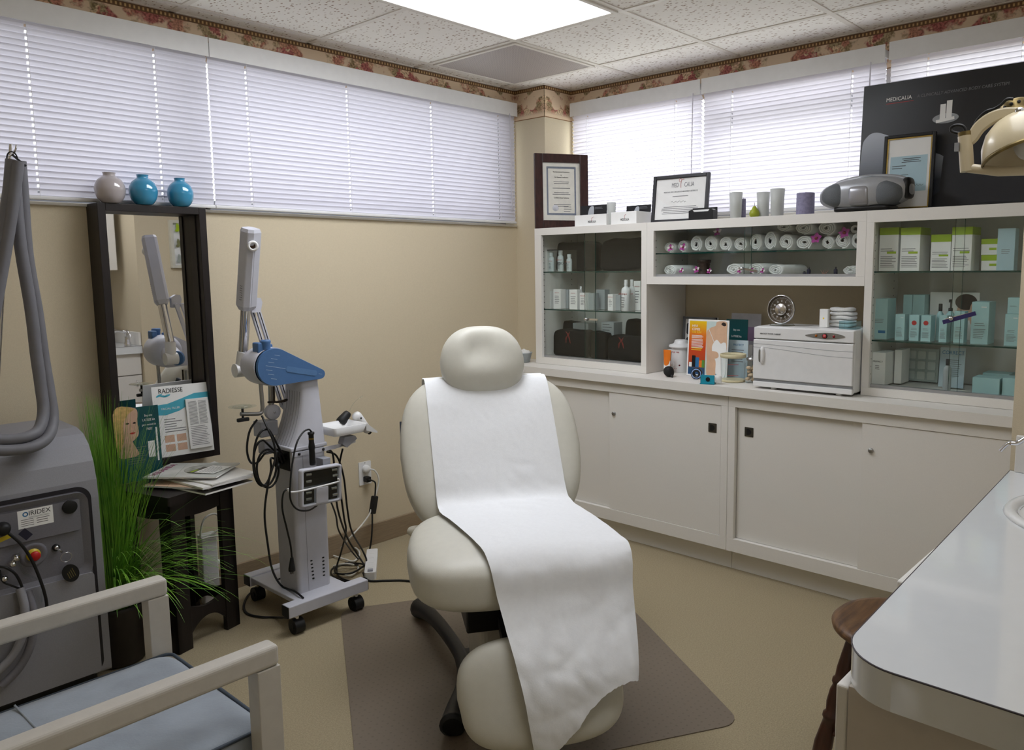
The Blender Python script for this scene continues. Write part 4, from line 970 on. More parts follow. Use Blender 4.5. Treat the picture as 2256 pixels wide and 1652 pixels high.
# round timer, box, towels and basket on top of it
y, _ = yz(1720, 700, 3.26)
th = thing('kitchen_timer', 'round clear dial timer with brushed steel hub on the towel warmer', 'timer', (3.27, y, ztc)); m = frame((3.262, y, ztc+.072), RT, (.06, 0, 1))
B().cyl((3.276, y, ztc), (3.276, y, ztc+.008), .055, .048, 32).obj('base', M_clearp, th)
b = B(); b.lathe([(.060, -.006), (.064, -.004), (.064, .006), (.060, .008), (.0595, .006), (.060, -.006)], m, 48); b.obj('rim', M_chrome, th)
b = B(); b.lathe([(0, -.004), (.060, -.004)], m, 40); b.obj('dial', mat('dial_grey_brown', (112, 100, 84), .3), th)
b = B(); b.lathe([(.027, -.003), (.027, .006), (.024, .009), (0, .0095)], m, 36); b.obj('hub', mat('spun_steel', (210, 205, 200), .22, metal=1., var=.3, scale=8, stretch=(1, 3, 3)), th)
b = B()
for k in range(60):
    a = k*PI/30; r0_ = .049 if k % 5 else .044
    b.quad(m @ Matrix.Rotation(a, 4, 'Z'), -.0005, r0_, .0005, .054, -.003)
b.obj('minute_marks', M_paper, th)
b = B(); b.quad(m @ Matrix.Rotation(-2.2, 4, 'Z'), -.0012, .030, .0012, .050, -.0025); b.obj('pointer', M_paper, th)
for k in range(12):
    a = -k*PI/6; text('numeral', str(k*5), .009, m @ Matrix.Translation((.037*math.sin(k*PI/6), .037*math.cos(k*PI/6)-.003, -.0028)), M_paper, th)
carton('small white carton with a yellow dot on top of the towel warmer', 1806, 1824, 681, 3.27, ztc, .02, M_paper, prints=(('dot', .5, .5, .0035, M_yel),), name='small_carton')
y, _ = yz(1858, 700, 3.34)
for k in range(5):
    b = B(); b.pad((3.34+.003*(k % 2), y+.003*math.sin(k*2.1), ztc+.009+k*.0165), (.080, .098+.006*math.sin(k*3), .017), .45, .35, None, 30, 10, 0, lambda p, k=k: p+Vector((0, 0, .002*math.sin(p.y*90+k))))
    solo(b, 'folded_cloth', M_towel, ['bottom one of the folded white cloths stacked on the towel warmer', 'second from bottom of the folded white cloths on the towel warmer', 'middle one of the folded white cloths stacked on the towel warmer', 'second from top of the folded white cloths on the towel warmer', 'top one of the folded white cloths stacked on the towel warmer'][k], 'cloth', 'folded cloths on the towel warmer')
b = B(); M_cb = glass('clear_blue_plastic', (234, 246, 248))
x0, x1, ya, yb = 3.225, 3.285, yz(1850, 700, 3.23)[0], 1.222
th = thing('plastic_basket', 'clear blue plastic tray in front of the folded cloths', 'tray', ((x0+x1)/2, (ya+yb)/2, ztc))
b.box((x0, yb, ztc+.0003), (x1, ya, ztc+.002)); b.box((x0, yb, ztc+.002), (x0+.0015, ya, ztc+.034)); b.box((x1-.0015, yb, ztc+.002), (x1, ya, ztc+.034)); b.box((x0, yb, ztc+.002), (x1, yb+.0015, ztc+.034)); b.box((x0, ya-.0015, ztc+.002), (x1, ya, ztc+.034)); b.obj('tray_shell', M_cb, th)
b = B(); b.tube([(x0-.001, ya, ztc+.034), (x0-.001, yb, ztc+.034)], .0012, 6); b.obj('tray_rim', M_bluec, th)
# bowl on the worktop in the corner
x, y = 3.25, yz(1152, 785, 3.25)[0]
th = thing('plastic_bowl', 'small white plastic bowl on the worktop in the corner behind the headrest', 'bowl', (x, y, ZW)); W_ = WM[th]
b = B(); b.lathe([(.034, .0004), (.040, .004), (.052, .052), (.056, .056), (.054, .058), (.049, .052), (.038, .008), (0, .006)], W_, 28); b.obj('bowl_shell', M_greyclear, th)
b = B(); b.pad((0, 0, .052), (.084, .084, .04), 1, .9, W_, 24, 14, 0, lambda p: p+Vector((0, 0, .006*math.sin(p.x*150)*math.cos(p.y*130)))); b.obj('cotton_filling', M_towel, th)
# ---------------------------------------------------------------- treatment chair, paper and floor mat
M_vinyl = mat('cream_vinyl', (203, 201, 190), .42, var=.02, scale=40, bump=.12, bscale=500)
M_seam = mat('vinyl_piping', (196, 192, 178), .5)
M_iron = mat('black_powder_coat', (17, 17, 19), .45, var=.15)
M_cover = mat('grey_cover', (176, 172, 164), .45, var=.03)
CA, CB = Vector((1.74, 1.75, 0)), math.radians(235)
tc_ = thing('treatment_chair', 'cream vinyl reclining treatment chair in the middle of the room', 'treatment chair', CA, CB-PI/2)
W_ = WM[tc_]                                   # local: x to the left in the picture, y toward the feet
def spow(x, p): return abs(x)**p
def pad_top(x, y, a, b_, c, e1, e2):
    q = spow(x/a, 2/e2)+spow(y/b_, 2/e2)
    return 0 if q >= 1 else c*(1-q**(e2/e1))**(e1/2)
def pframe(o, v, n): 
    v = Vector(v).normalized(); n = Vector(n).normalized(); x = v.cross(n)
    m = Matrix.Identity(4)
    for i in range(3): m[i][0] = x[i]; m[i][1] = v[i]; m[i][2] = n[i]; m[i][3] = o[i]
    return m
# seat: wide, rounded, front edge a little lower
SEAT = (.008, .015, .505); SD = (.650, .56, .172)
def wseat(p): 
    z = p.z
    if p.y > .1: z -= .10*(p.y-.1)
    return Vector((p.x*(1-.10*max(0, -p.y)/.28), p.y, z))
b = B(W_); b.pad(SEAT, SD, .50, .52, None, 64, 32, 0, wseat); b.obj('seat', M_vinyl, tc_)
# backrest
PB = pframe((0, -.400, .733), (0, -.53, .848), (0, .848, .53))
def wback(p):
    t = p.y/.31
    return Vector((p.x*(1.0-.07*max(0, -t)-.03*max(0, t)), p.y, p.z+.012*(p.x/.3)**2))
b = B(W_ @ PB); b.pad((0, 0, 0), (.660, .62, .145), .52, .62, None, 64, 32, 0, wback); b.obj('backrest', M_vinyl, tc_)
# headrest with a dimple for the head
PH = pframe((.010, -.522, 1.060), (0, -.36, .93), (0, .93, .36))
def whead(p):
    z = p.z
    if z > 0:
        d = math.exp(-((p.x/.055)**2+((p.y-.035)/.060)**2)); e_ = math.exp(-(((p.x+.045)/.025)**2+((p.y-.02)/.05)**2))
        z -= .015*d+.008*e_-.002*math.exp(-((p.x/.11)**2+((p.y+.05)/.035)**2))
    return Vector((p.x*(1-.10*max(0, p.y)/.12), p.y, z))
b = B(W_ @ PH); b.pad((0, 0, 0), (.318, .268, .135), .80, .78, None, 64, 48, 0, whead); b.obj('headrest', M_vinyl, tc_)
b = B(W_)
for x in (-.05, .05): b.tube([(x, -.62, .90), (x, -.640, 1.00), (x, -.60, 1.06), (x, -.55, 1.05)], .007, 8)
b.obj('headrest_bracket', M_iron, tc_)
# leg rest
PF = pframe((-.018, .362, .222), (0, -.40, .917), (0, .917, .40))
def wfoot(p): return Vector((p.x*(1+.03*(p.y > 0)), p.y, p.z+.018*(1-(p.x/.26)**2)))
b = B(W_ @ PF); b.pad((0, 0, 0), (.466, .300, .140), .62, .62, None, 56, 32, 0, wfoot); b.obj('leg_rest', M_vinyl, tc_)
# mechanism and base
b = B(W_); b.box((-.17, -.22, .315), (.17, .17, .412)); b.obj('lift_frame', M_iron, tc_, bevel=.006)
b = B(W_); b.prism(rrect(-.125, -.20, .125, .13, .035), .06, .318); b.obj('column_cover', M_cover, tc_)
b = B(W_); b.prism(rrect(-.105, -.19, .105, .11, .03), .02, .06); b.obj('pedestal', M_iron, tc_)
b = B(W_)
for x in (-.06, .06): b.bar((x, .14, .36), (x, .295, .29), .03, .035)
b.obj('leg_rest_arm', M_iron, tc_, bevel=.003)
b = B(W_); b.bar((0, -.20, .40), (0, -.42, .66), .22, .03, 0, (0, 1, 0)); b.obj('backrest_support', M_iron, tc_, bevel=.004)
b = B(W_)
for s in (-1, 1):
    b = B(W_); pth = smooth_path([(s*.265, -.70, .035), (s*.235, -.58, .06), (s*.19, -.40, .068), (s*.150, -.18, .062), (s*.165, -.02, .052), (s*.205, .11, .045), (s*.222, .19, .038)], 6)
    n_ = len(pth); rs = [.024+.020*abs(2*i/(n_-1)-1)**3+(.012 if i in (0, n_-1) else 0) for i in range(n_)]
    rs[0] = rs[-1] = .030
    b.tube(pth, rs, 14); b.v = [Vector((p.x, p.y, max(.0012, p.z))) for p in b.v]; b.obj('floor_leg', M_iron, tc_)
b = B(W_); b.box((-.17, -.24, .03), (.17, -.17, .07)); b.box((-.17, -.03, .03), (.17, .03, .065)); b.obj('cross_bar', M_iron, tc_, bevel=.006)
# side rails seen as thin dark strips beside the back
for s in (-1, 1):
    b = B(W_); b.bar((s*.318, -.455, .70), (s*.318, -.52, .84), .012, .022, 0, (0, 1, 0)); b.obj('arm_bracket', mat('bracket_slate', (52, 60, 72), .4) if s < 0 else bpy.data.materials['bracket_slate'], tc_)
b = B(W_); b.pad((.285, -.262, .505), (.07, .04, .035), .8, .8, None, 16, 10); b.pad((-.285, -.262, .515), (.07, .04, .035), .8, .8, None, 16, 10); b.obj('hinge_sleeve', M_seam, tc_)

# exam paper
def P2(v): return (PB @ Vector((0, v, 0)))
nb = Vector((0, .848, .53))
path = [(-.640, .905, 0, 0), (-.630, .958, 0, 0), (-.598, .990, 0, .0)]
for v, h in ((.285, .050), (.20, .0775), (.10, .082), (0, .0835), (-.10, .084), (-.19, .088)):
    p = P2(v)+nb*h; path.append((p.y, p.z, 0, 0))
path += [(-.165, .606, 0, 0), (-.06, .606, 0, 0), (.06, .606, 0, 0), (.16, .601, 0, 0), (.238, .587, 0, 0), (.294, .543, 0, 0), (.318, .475, 0, 0), (.362, .415, 0, 0), (.416, .355, 0, 0), (.468, .285, 0, 0), (.492, .20, 0, 0), (.492, .135, 0, 0), (.488, .095, 0, 0)]
cl = smooth_path([(0, p[0], p[1]) for p in path], 6)
L_ = [0.]
for i in range(1, len(cl)): L_.append(L_[-1]+(cl[i]-cl[i-1]).length)
tot = L_[-1]
def along(s):
    s = max(0, min(tot, s))
    for i in range(1, len(cl)):
        if L_[i] >= s:
            t = (s-L_[i-1])/max(1e-9, L_[i]-L_[i-1]); p = cl[i-1].lerp(cl[i], t); d = (cl[i]-cl[i-1]).normalized(); return p, Vector((0, -d.z, d.y)) if False else Vector((0, d.z*-1, d.y))
    return cl[-1], Vector((0, 1, 0))
sfront = [L_[i] for i in range(len(cl)) if cl[i].y > .235][0]
sback = [L_[i] for i in range(len(cl)) if cl[i].y > -.165 and L_[i] > .3][0]
def lerp(a, b_, t): t = max(0, min(1, t)); return a+(b_-a)*t
def edge(s, left):
    if left: 
        return .232 if s < .1 else lerp(.232, .215, (s-.1)/(sback-.1)) if s < sback else (lerp(.215, .120, (s-sback)/(sfront-sback)) if s < sfront else lerp(.120, .030, (s-sfront)/(tot-sfront)))
    return -.228 if s < .1 else lerp(-.228, -.245, (s-.1)/(sback-.1)) if s < sback else (lerp(-.245, -.318, (s-sback)/(sfront-sback)) if s < sfront else lerp(-.318, -.225, ((s-sfront)/(tot-sfront))**1.8))
from mathutils import noise
def paper_pt(u, v):
    # torn end: long on the left, short on the right
    jag = .006*noise.noise(Vector((u*30, 3.1, 0)))+.004*noise.noise(Vector((u*80, 1.1, 0)))
    end = lerp(tot-.005, tot-.185, (u-.05)/.9)+.018*math.sin(u*PI*2.2)+jag
    s = v*end
    x = edge(s, True)+(edge(s, False)-edge(s, True))*u
    p, n = along(s)
    k = min(1, max(0, (s-sfront+.05)/.1))
    # lie on the pads where they carry the sheet, hang straight below the front edge
    drop = .16*x*x*(1-k)*(1 if s > .12 else .3)
    q = Vector((x, p.y, p.z))
    w_ = .0018*noise.noise(Vector((x*7, s*9, 1.7)))+.0014*abs(noise.noise(Vector((x*26+s*9, s*30, 4.2))))
    hang = max(0, s-sfront)/(tot-sfront)
    cre = hang*(.014*noise.noise(Vector((x*5+s*3, s*4, 8.3)))+.016*abs(noise.noise(Vector((x*9-s*6, s*8, 2.3))))+.010*abs(noise.noise(Vector((x*17+s*8, s*14, 6.1)))))+.010*min(1, hang*6)*(1-hang)*abs(noise.noise(Vector((x*16, s*7-x*5, 3.9))))
    # folds on the right half near the back-seat corner
    cre += .006*abs(noise.noise(Vector((x*14+s*9, s*18, 5.5))))*math.exp(-((s-sback+.06)/.14)**2)*(1 if x < 0 else .4)
    q += n*(max(0, w_+.002)+cre-drop*(0 if s < .05 else 1))
    if hang > 0: 
        over = max(0, -x-.26)
        q += Vector((0, -over*.9*hang**.5, 0))
    return W_ @ q
b = B(); b.grid(paper_pt, 60, 170); pp = solo(b, 'exam_paper', mat('exam_paper_white', (233, 235, 238), .7, var=.015, scale=90, bump=.15, bscale=250), 'long sheet of white exam paper draped down the treatment chair', 'paper sheet')
# floor mat
A_ = Vector((1.743, 2.765, 0)); d1 = Vector((-.518, -.862, 0)).normalized(); d2 = Vector((-d1.y*1, d1.x, 0)); d2 = Vector((.857, -.515, 0))
LM, WDM = 1.25, 1.15
c4 = [A_, A_+d1*LM, A_+d1*LM+d2*WDM, A_+d2*WDM]
mm2 = Matrix.Identity(4)
for i in range(3): mm2[i][0] = d2[i]; mm2[i][1] = -d1[i]; mm2[i][2] = (0, 0, 1)[i]; mm2[i][3] = (A_+d1*LM)[i]
m_, t_, bb_, o_ = nt('floor_mat_brown'); tcn = N(t_, 'ShaderNodeTexCoord'); vo = N(t_, 'ShaderNodeTexVoronoi', Scale=42.); vo.inputs['Randomness'].default_value = .15; t_.links.new(tcn.outputs['Object'], vo.inputs['Vector'])
rr_ = N(t_, 'ShaderNodeMapRange'); rr_.inputs[1].default_value = .12; rr_.inputs[2].default_value = .2; t_.links.new(vo.outputs['Distance'], rr_.inputs[0])
mx = N(t_, 'ShaderNodeMix', data_type='RGBA'); mx.inputs[6].default_value = lin((104, 92, 78)); mx.inputs[7].default_value = lin((116, 104, 90)); t_.links.new(rr_.outputs[0], mx.inputs[0]); t_.links.new(mx.outputs[2], bb_.inputs['Base Color']); bb_.inputs['Roughness'].default_value = .42
b = B(mm2); b.prism(rrect(0, 0, WDM, LM, .06), .0004, .0035); solo(b, 'floor_mat', m_, 'brown plastic floor mat lying under the treatment chair', 'floor mat')
# ---------------------------------------------------------------- facial treatment machine on castors
M_mach = mat('machine_lilac_grey', (196, 197, 206), .42, var=.02)
M_machd = mat('machine_dark_grey', (150, 152, 160), .45, var=.02)  # darker grey of the seams, ribs and brackets
M_mblue = mat('steel_blue_plastic', (74, 112, 160), .4, var=.03, scale=80)
M_mline = mat('printed_line', (170, 192, 214), .5)
M_rub = mat('black_rubber', (15, 15, 16), .55, var=.1)
M_cable = mat('black_cable', (14, 14, 15), .45, var=.1)
M_wcable = mat('white_cable', (216, 214, 206), .5, var=.03)
mc = thing('facial_machine', 'lilac grey facial machine on castors with a blue teardrop head', 'beauty machine', (1.66, 2.92, 0)); Y_F, Y_B = 2.72, 3.13
def A(u, v, y): return at(u, v, 'y', y)
# base
for y, x0, x1 in ((Y_F, 1.475, 1.835), (Y_B, 1.53, 1.88)):
    b = B(); b.box((x0, y-.026, .078), (x1, y+.026, .124)); bar = b.obj('base_bar', M_mach, mc, bevel=.003)
    for x in (x0, x1): B().box((x-.002 if x == x0 else x-.001, y-.024, .080), (x+.001 if x == x0 else x+.002, y+.024, .122)).obj('end_cap', M_rub, bar)
    for x in (x0+.045, x1-.045):
        b = B(); b.cyl((x-.020, y, .030), (x+.020, y, .030), .0298, n=20); b.cyl((x-.023, y, .030), (x+.023, y, .030), .012, n=12); c_ = b.obj('castor', M_rub, mc)
        B().cyl((x, y, .060), (x, y, .078), .010, n=10).obj('castor_stem', M_chrome, c_)
b = B(); b.box((1.535, Y_F+.02, .100), (1.765, Y_B-.02, .118)); b.obj('base_plate', M_mach, mc, bevel=.003)
# column
XA, XB, YA, YB = 1.575, 1.722, 2.79, 2.945
b = B(); b.prism(rrect(XA, YA, XB, YB, .016), .118, .715); b.obj('column', M_mach, mc)
b = B()
for ci, u in enumerate((687, 713)):
    for k in range(6):
        p = A(u-1+.9*k*(1 if ci == 0 else .4), (1235 if ci == 0 else 1228)+7.8*k, YA-.0005)
        m = frame((p.x, YA-.0006, p.z), LT, UP); b.prism(ell(0, 0, .0055, .0032, 10), -.0004, .0006, m)
b.obj('vent_slots', M_dark, mc)
b = B(); b.box((XA-.004, YA+.02, .62), (XA, YB-.02, .705)); b.obj('socket_panel', M_rub, mc)
b = B(); b.box((XA+.043, YA-.0006, .12), (XA+.0445, YA, .715)); b.obj('column_seam', M_machd, mc)
# neck: flared at the bottom, concave ribbed flank on the left
def neck(z):
    t = (z-.715)/.27
    return XA-.004+.062*(1-(1-min(1, t*1.15))**2.2) if t < .87 else XA+.058
ys = [(YA-.008, 0)]
b = B(); nz = 18; zs_ = [.715+.275*i/nz for i in range(nz+1)]
ring = []
for z in zs_:
    t = (z-.715)/.275; x0 = neck(z); x1 = XB-.010*t-.003; y0 = YA-.008+.02*t; y1 = YB+.004-.02*t
    ring.append([(x0, y0+.012, z), (x0+.010, y0, z), (x1-.006, y0, z), (x1, y0+.006, z), (x1, y1-.006, z), (x1-.006, y1, z), (x0+.010, y1, z), (x0, y1-.012, z)])
vs = [p for r_ in ring for p in r_]; n8 = 8
b.add(vs, [(j*n8+i, j*n8+(i+1) % n8, (j+1)*n8+(i+1) % n8, (j+1)*n8+i) for j in range(nz) for i in range(n8)], 0, True); b.add(ring[-1], [tuple(range(8))]); b.add(ring[0], [tuple(range(8))[::-1]])
b.obj('neck', M_mach, mc)
for k in range(6):
    y = YA+.022+k*.019; b = B(); b.tube([(neck(z)-.0004, y, z) for z in zs_[:15]], .0016, 5); b.obj('neck_rib', M_machd, mc)
b = B(); b.box((XA-.012, YA-.010, .700), (XB+.004, YB+.004, .717)); b.obj('neck_base', M_mach, mc, bevel=.005)
# rail round the column
b = B(); b.bar((XA-.01, YA-.014, .690), (XB+.04, YA-.014, .690), .004, .016); b.bar((XB+.04, YA-.014, .690), (XB+.155, YA+.02, .690), .004, .014); b.obj('rail', M_mach, mc)
for x in (XA+.02, XB-.02): B().lathe([(.006, 0), (.006, .002), (0, .004)], frame((x, YA-.016, .690), LT, UP), 10).obj('rail_screw', M_rub, mc)
# head: teardrop plate in front, grey drum behind
YH = 2.80
def tear(gr, n=28):
    c1 = A(602, 808, YH); c2 = A(702, 823, YH); r1, r2 = .071+gr, .019+gr
    d = math.hypot(c2.x-c1.x, c2.z-c1.z); a0 = math.atan2(c2.z-c1.z, c2.x-c1.x); be = math.acos((r1-r2)/d); out_ = []
    for i in range(n+1):
        t = a0+be+(2*PI-2*be)*i/n; out_.append((c1.x+r1*math.cos(t), c1.z+r1*math.sin(t)))
    for i in range(9):
        t = a0-be+2*be*i/8; out_.append((c2.x+r2*math.cos(t), c2.z+r2*math.sin(t)))
    return out_, c1, c2, a0
tp, c1, c2, a0 = tear(0)
M0 = frame((0, YH, 0), LT, UP)
hd = B().prism(tear(.004)[0], -.085, 0, M0).obj('head_body', M_mach, mc)
hb = B().prism(tp, -.002, .016, M0).obj('head_cover', M_mblue, mc, bevel=.005, seg=3)
H0 = Matrix.Translation((0, 0, 0)) @ frame((c1.x, YH-.0164, c1.z), LT, UP) @ Matrix.Rotation(a0, 4, 'Z')
b = B(); b.prism(rrect(.045, -.011, .180, .011, .009), -.0002, .0008, H0); b.obj('raised_label_field', mat('steel_blue_light', (88, 126, 172), .4), hb)
b = B()
for k in range(7):
    yy = .045-.015*k; 
    w0, w1 = ((-.012, .010), (-.024, .002), (-.032, -.008), (-.040, .042), (-.036, -.010), (-.026, .000), (-.010, .014))[k]
    b.quad(H0, w0, yy-.0007, w1, yy+.0007, .0005)
b.quad(H0, .188, -.0006, .204, .0006, .0005); b.obj('printed_lines', M_mline, hb)
# drum going back-left and the swivel elbow
dc = Vector((c1.x-.012, YH+.05, c1.z+.002))
b = B(); b.lathe([(.066, -.05), (.072, -.035), (.072, .035), (.064, .06), (.04, .075), (0, .078)], Matrix.Translation(dc) @ Matrix.Rotation(-PI/2, 4, 'X') @ Matrix.Identity(4), 36); b.obj('drum', M_mach, mc)
pe = A(533, 815, 2.99); YE = 2.99
b = B(); b.cyl((pe.x+.020, YE, pe.z), (pe.x+.030, YE-.008, pe.z), .033, .033, 24); b.obj('swivel_ring', M_mblue, mc)
b = B(); b.cyl((pe.x+.026, YE-.006, pe.z), (c1.x-.012, YH+.075, c1.z), .031, .050, 24); b.obj('drum_boss', M_mach, mc)
b = B(); b.cyl((pe.x-.030, YE, pe.z), (pe.x+.022, YE, pe.z), .027, .027, 24); pa = A(536, 775, 2.976)
b.cyl((pe.x-.004, YE, pe.z), pa, .023, .0225, 22); b.obj('elbow', M_white, mc, bevel=.003)
b = B(); b.lathe([(.018, .0), (.018, .022), (.020, .028), (.018, .036), (0, .037)], Matrix.Translation((c1.x-.020, YH+.012, c1.z+.068)), 18); b.obj('clamp_knob', M_mblue, mc)
b = B(); b.box((c1.x-.055, YH+.005, c1.z+.055), (c1.x-.030, YH+.05, c1.z+.095)); b.box((c1.x-.005, YH+.03, c1.z+.055), (c1.x+.020, YH+.06, c1.z+.085)); b.obj('clamp_block', M_mblue, mc, bevel=.005)
# steam arm: chrome tube and hexagonal body with nozzle
pb_ = A(541, 682, 2.93); pt = A(552, 503, 2.845)
b = B(); b.cyl(pa, pb_, .0185, .0185, 22); b.obj('chrome_tube', M_chrome, mc)
ax = (pt-pb_).normalized(); xr_ = Vector((1, .35, 0)); xr_ = (xr_-ax*xr_.dot(ax)).normalized(); yr = ax.cross(xr_)
ma = Matrix.Identity(4)
for i in range(3): ma[i][0] = xr_[i]; ma[i][1] = yr[i]; ma[i][2] = ax[i]; ma[i][3] = pb_[i]
Lh = (pt-pb_).length
hexp = [(-.030, -.016), (-.012, -.030), (.026, -.030), (.032, -.018), (.032, .022), (.020, .032), (-.018, .032), (-.030, .018)]
b = B(ma); secs = [(0, .70), (.018, 1), (Lh*.80, 1.), (Lh-.012, 1.0), (Lh, .86)]; vs = []
for z, k in secs: vs += [(x*k, y*k, z) for x, y in hexp]
b.add(vs, [(j*8+i, j*8+(i+1) % 8, (j+1)*8+(i+1) % 8, (j+1)*8+i) for j in range(4) for i in range(8)]); b.add(vs[:8], [tuple(range(8))[::-1]]); b.add(vs[-8:], [tuple(range(8))])
arm = b.obj('steam_arm', M_mach, mc, bevel=.003)
pn = A(557, 542, 2.825); nd = (Vector((-.35, -1, .0))).normalized()
nm = frame(pn, nd.cross(Vector((0, 0, 1)))*-1, UP)
b = B(); b.lathe([(.020, -.034), (.020, .004), (.017, .008), (.011, .008), (.010, -.01), (0, -.01)], nm, 24, 0); b.obj('nozzle', M_white, mc)
b = B(); b.lathe([(.0098, -.006), (0, -.0055)], nm, 16); b.obj('nozzle_opening', mat('nozzle_brown', (70, 44, 22), .5), mc)
b = B()
for k in range(7):
    for j in range(2):
        p = ma @ Vector((-.0305, -.004+.006*j, .045+.009*k)); b.cyl(p, p+xr_*-.0006, .0016, n=6)
b.obj('arm_vents', M_dark, mc)
b = B(ma); b.box((-.005, -.0306, .02), (-.004, -.0300, Lh*.78)); b.obj('arm_seam', M_machd, mc)
# spring arm of the magnifier behind
p0, p1 = A(556, 672, 2.97), A(628, 895, 2.97)
for dx in (-.012, .014):
    b = B(); q0 = p0+Vector((dx+.006, 0, -.01)); q1 = p1+Vector((dx, 0, 0)); b.bar(q0, q1, .012, .016); ba = b.obj('spring_arm_bar', M_mach, mc, bevel=.002)
    B().bar(q0+Vector((0, -.0065, 0)), q1+Vector((0, -.0065, 0)), .001, .003).obj('bar_groove', M_rub, ba)
b = B(); m = frame((p0.x, 2.960, p0.z), LT, UP); b.prism(smooth2 if False else [(-.020, -.028), (.016, -.028), (.026, .010), (.020, .028), (.0, .030), (-.020, .018)], 0, .022, m); b.obj('arm_joint', M_mach, mc, bevel=.003)
B().lathe([(.0045, .0), (.0045, .004), (0, .006)], frame((p0.x-.008, 2.938, p0.z-.006), LT, UP), 10).obj('joint_screw', M_chrome, mc)
b = B(); b.lathe([(.022, -.008), (.022, .010), (.020, .013), (0, .014)], frame((p1.x+.006, 2.965, p1.z+.004), LT, UP), 20); b.obj('arm_end_cap', M_mach, mc)
pw = A(600, 907, 2.93)
b = B(); b.lathe([(.031, -.008), (.031, .010), (.028, .013), (0, .014)], frame((pw.x, 2.93, pw.z), LT, UP), 28); b.obj('lower_pulley', M_mach, mc)
B().lathe([(.004, 0), (.004, .004), (0, .005)], frame((pw.x, 2.915, pw.z), LT, UP), 10).obj('pulley_screw', M_chrome, mc)
b = B(); c_ = A(583, 943, 2.93); b.cbox((c_.x+.005, 2.93, c_.z), (.075, .06, .062)); c_ = A(585, 985, 2.93); b.cbox((c_.x+.012, 2.93, c_.z), (.06, .055, .05)); b.obj('mounting_block', M_machd, mc, bevel=.004)
b = B(); b.tube(smooth_path([A(*q, 2.90) for q in ((603, 850), (604, 872), (606, 885), (625, 884), (632, 880), (612, 885), (590, 886))], 5), .004, 7); b.obj('spring_rod', mat('dark_bronze_rod', (60, 52, 44), .35, metal=.6), mc)
b = B(); b.cyl(A(597, 848, 2.93), A(598, 900, 2.93), .011, n=12); b.obj('support_tube', M_steel, mc)
# side holder: chrome rod with a small round glass and a black knob
b = B(); b.tube(smooth_path([A(*q, 2.84) for q in ((574, 842), (577, 880), (578, 903), (572, 911), (552, 912), (530, 912))], 5), .0075, 10); ho = b.obj('holder_rod', M_steel, mc)
pd = A(534, 898, 2.84); b = B(); b.lathe([(.030, .0), (.036, .004), (.026, .010), (0, .012)], Matrix.Translation((pd.x, 2.84, pd.z)), 28); b.lathe([(.050, .004), (.050, .006)], Matrix.Translation((pd.x, 2.84, pd.z)), 30); b.obj('clear_disc', M_clearp, ho)
b = B(); b.cyl((pd.x, 2.84, pd.z-.040), (pd.x, 2.84, pd.z+.002), .0045, n=10); b.cbox((pd.x, 2.84, pd.z-.046), (.046, .014, .014)); b.obj('wing_knob', M_rub, ho, bevel=.003)
# tray on the right with its holder
ty = YA+.01; t0 = A(712, 962, ty); tz = .735
b = B(); x0, x1, y0, y1 = XB+.012, XB+.175, YA-.05, YA+.10
out_ = rrect(x0, y0, x1, y1, .015); inn = rrect(x0+.008, y0+.008, x1-.008, y1-.008, .012); inb = rrect(x0+.02, y0+.02, x1-.02, y1-.02, .01); n_ = len(out_); ob_ = rrect(x0+.012, y0+.012, x1-.012, y1-.012, .012)
vs = [(x, y, tz) for x, y in ob_]+[(x, y, tz+.036) for x, y in out_]+[(x, y, tz+.036) for x, y in inn]+[(x, y, tz+.006) for x, y in inb]
b.add(vs, [(j*n_+i, j*n_+(i+1) % n_, (j+1)*n_+(i+1) % n_, (j+1)*n_+i) for j in range(3) for i in range(n_)], 0, True); b.add(vs[:n_], [tuple(range(n_))[::-1]]); b.add(vs[-n_:], [tuple(range(n_))])
b.prism([(0, 0), (.055, -.020), (.055, -.012), (.004, .030), (0, .030)], 0, .05, frame((x1-.004, y0+.06, tz+.004), LT, UP)); tr_ = b.obj('tray', M_white, mc)
b = B(); b.prism([(0, 0), (.050, .030), (.040, .045), (-.01, .045), (-.02, .018)], 0, .035, frame((XB+.085, YA+.01, tz-.056), LT, UP)); b.obj('tray_bracket', M_machd, mc, bevel=.003)
# spots where the electrode case hangs
wire = smooth_path([A(*q, 2.70) for q in ((634, 1076), (637, 1083), (655, 1083), (700, 1073), (742, 1062), (747, 1059), (745, 1054))], 5)
b = B(); b.tube(wire, .0038, 8); b.obj('wire_holder', M_white, mc)
b = B(); b.box((XB-.045, YA-.05, .60), (XB-.01, YA, .66)); b.obj('holder_plate', M_machd, mc, bevel=.002)
# --- handpieces and case, each a thing of its own
b0 = Vector((XB+.085, YA+.04, tz+.012))
def hand(name, label, p, q, r0, r1, mt, hole=None):
    p, q = Vector(p), Vector(q); d = (q-p).normalized()
    th_ = thing(name, label, 'handpiece', tuple(p))
    L = (q-p).length; b_ = B(); m_ = Matrix.Translation(p) @ Vector((0, 0, 1)).rotation_difference(d).to_matrix().to_4x4()
    b_.lathe([(0, 0), (r0*.8, .001), (r0, .008), (r0, L*.3), (r1, L*.85), (r1*.8, L*.97), (0, L)], m_, 20); b_.obj('handle_body', mt, th_)
    b_ = B(); b_.lathe([(r0*.45, -.012), (r0*.5, .001)], m_, 12); b_.obj('cable_end', M_rub, th_)
    if hole: b_ = B(); b_.lathe([(.004, 0), (.004, .002), (0, .003)], m_ @ frame((0, -r1-.001, L*.78), LT, UP), 10); b_.obj('button', M_rub, th_)
    return th_
hand('handpiece', 'black handpiece lying across the white machine tray', A(748, 928, YA+.10)+Vector((0, 0, -.01)), A(768, 908, YA+.10), .022, .017, M_rub)
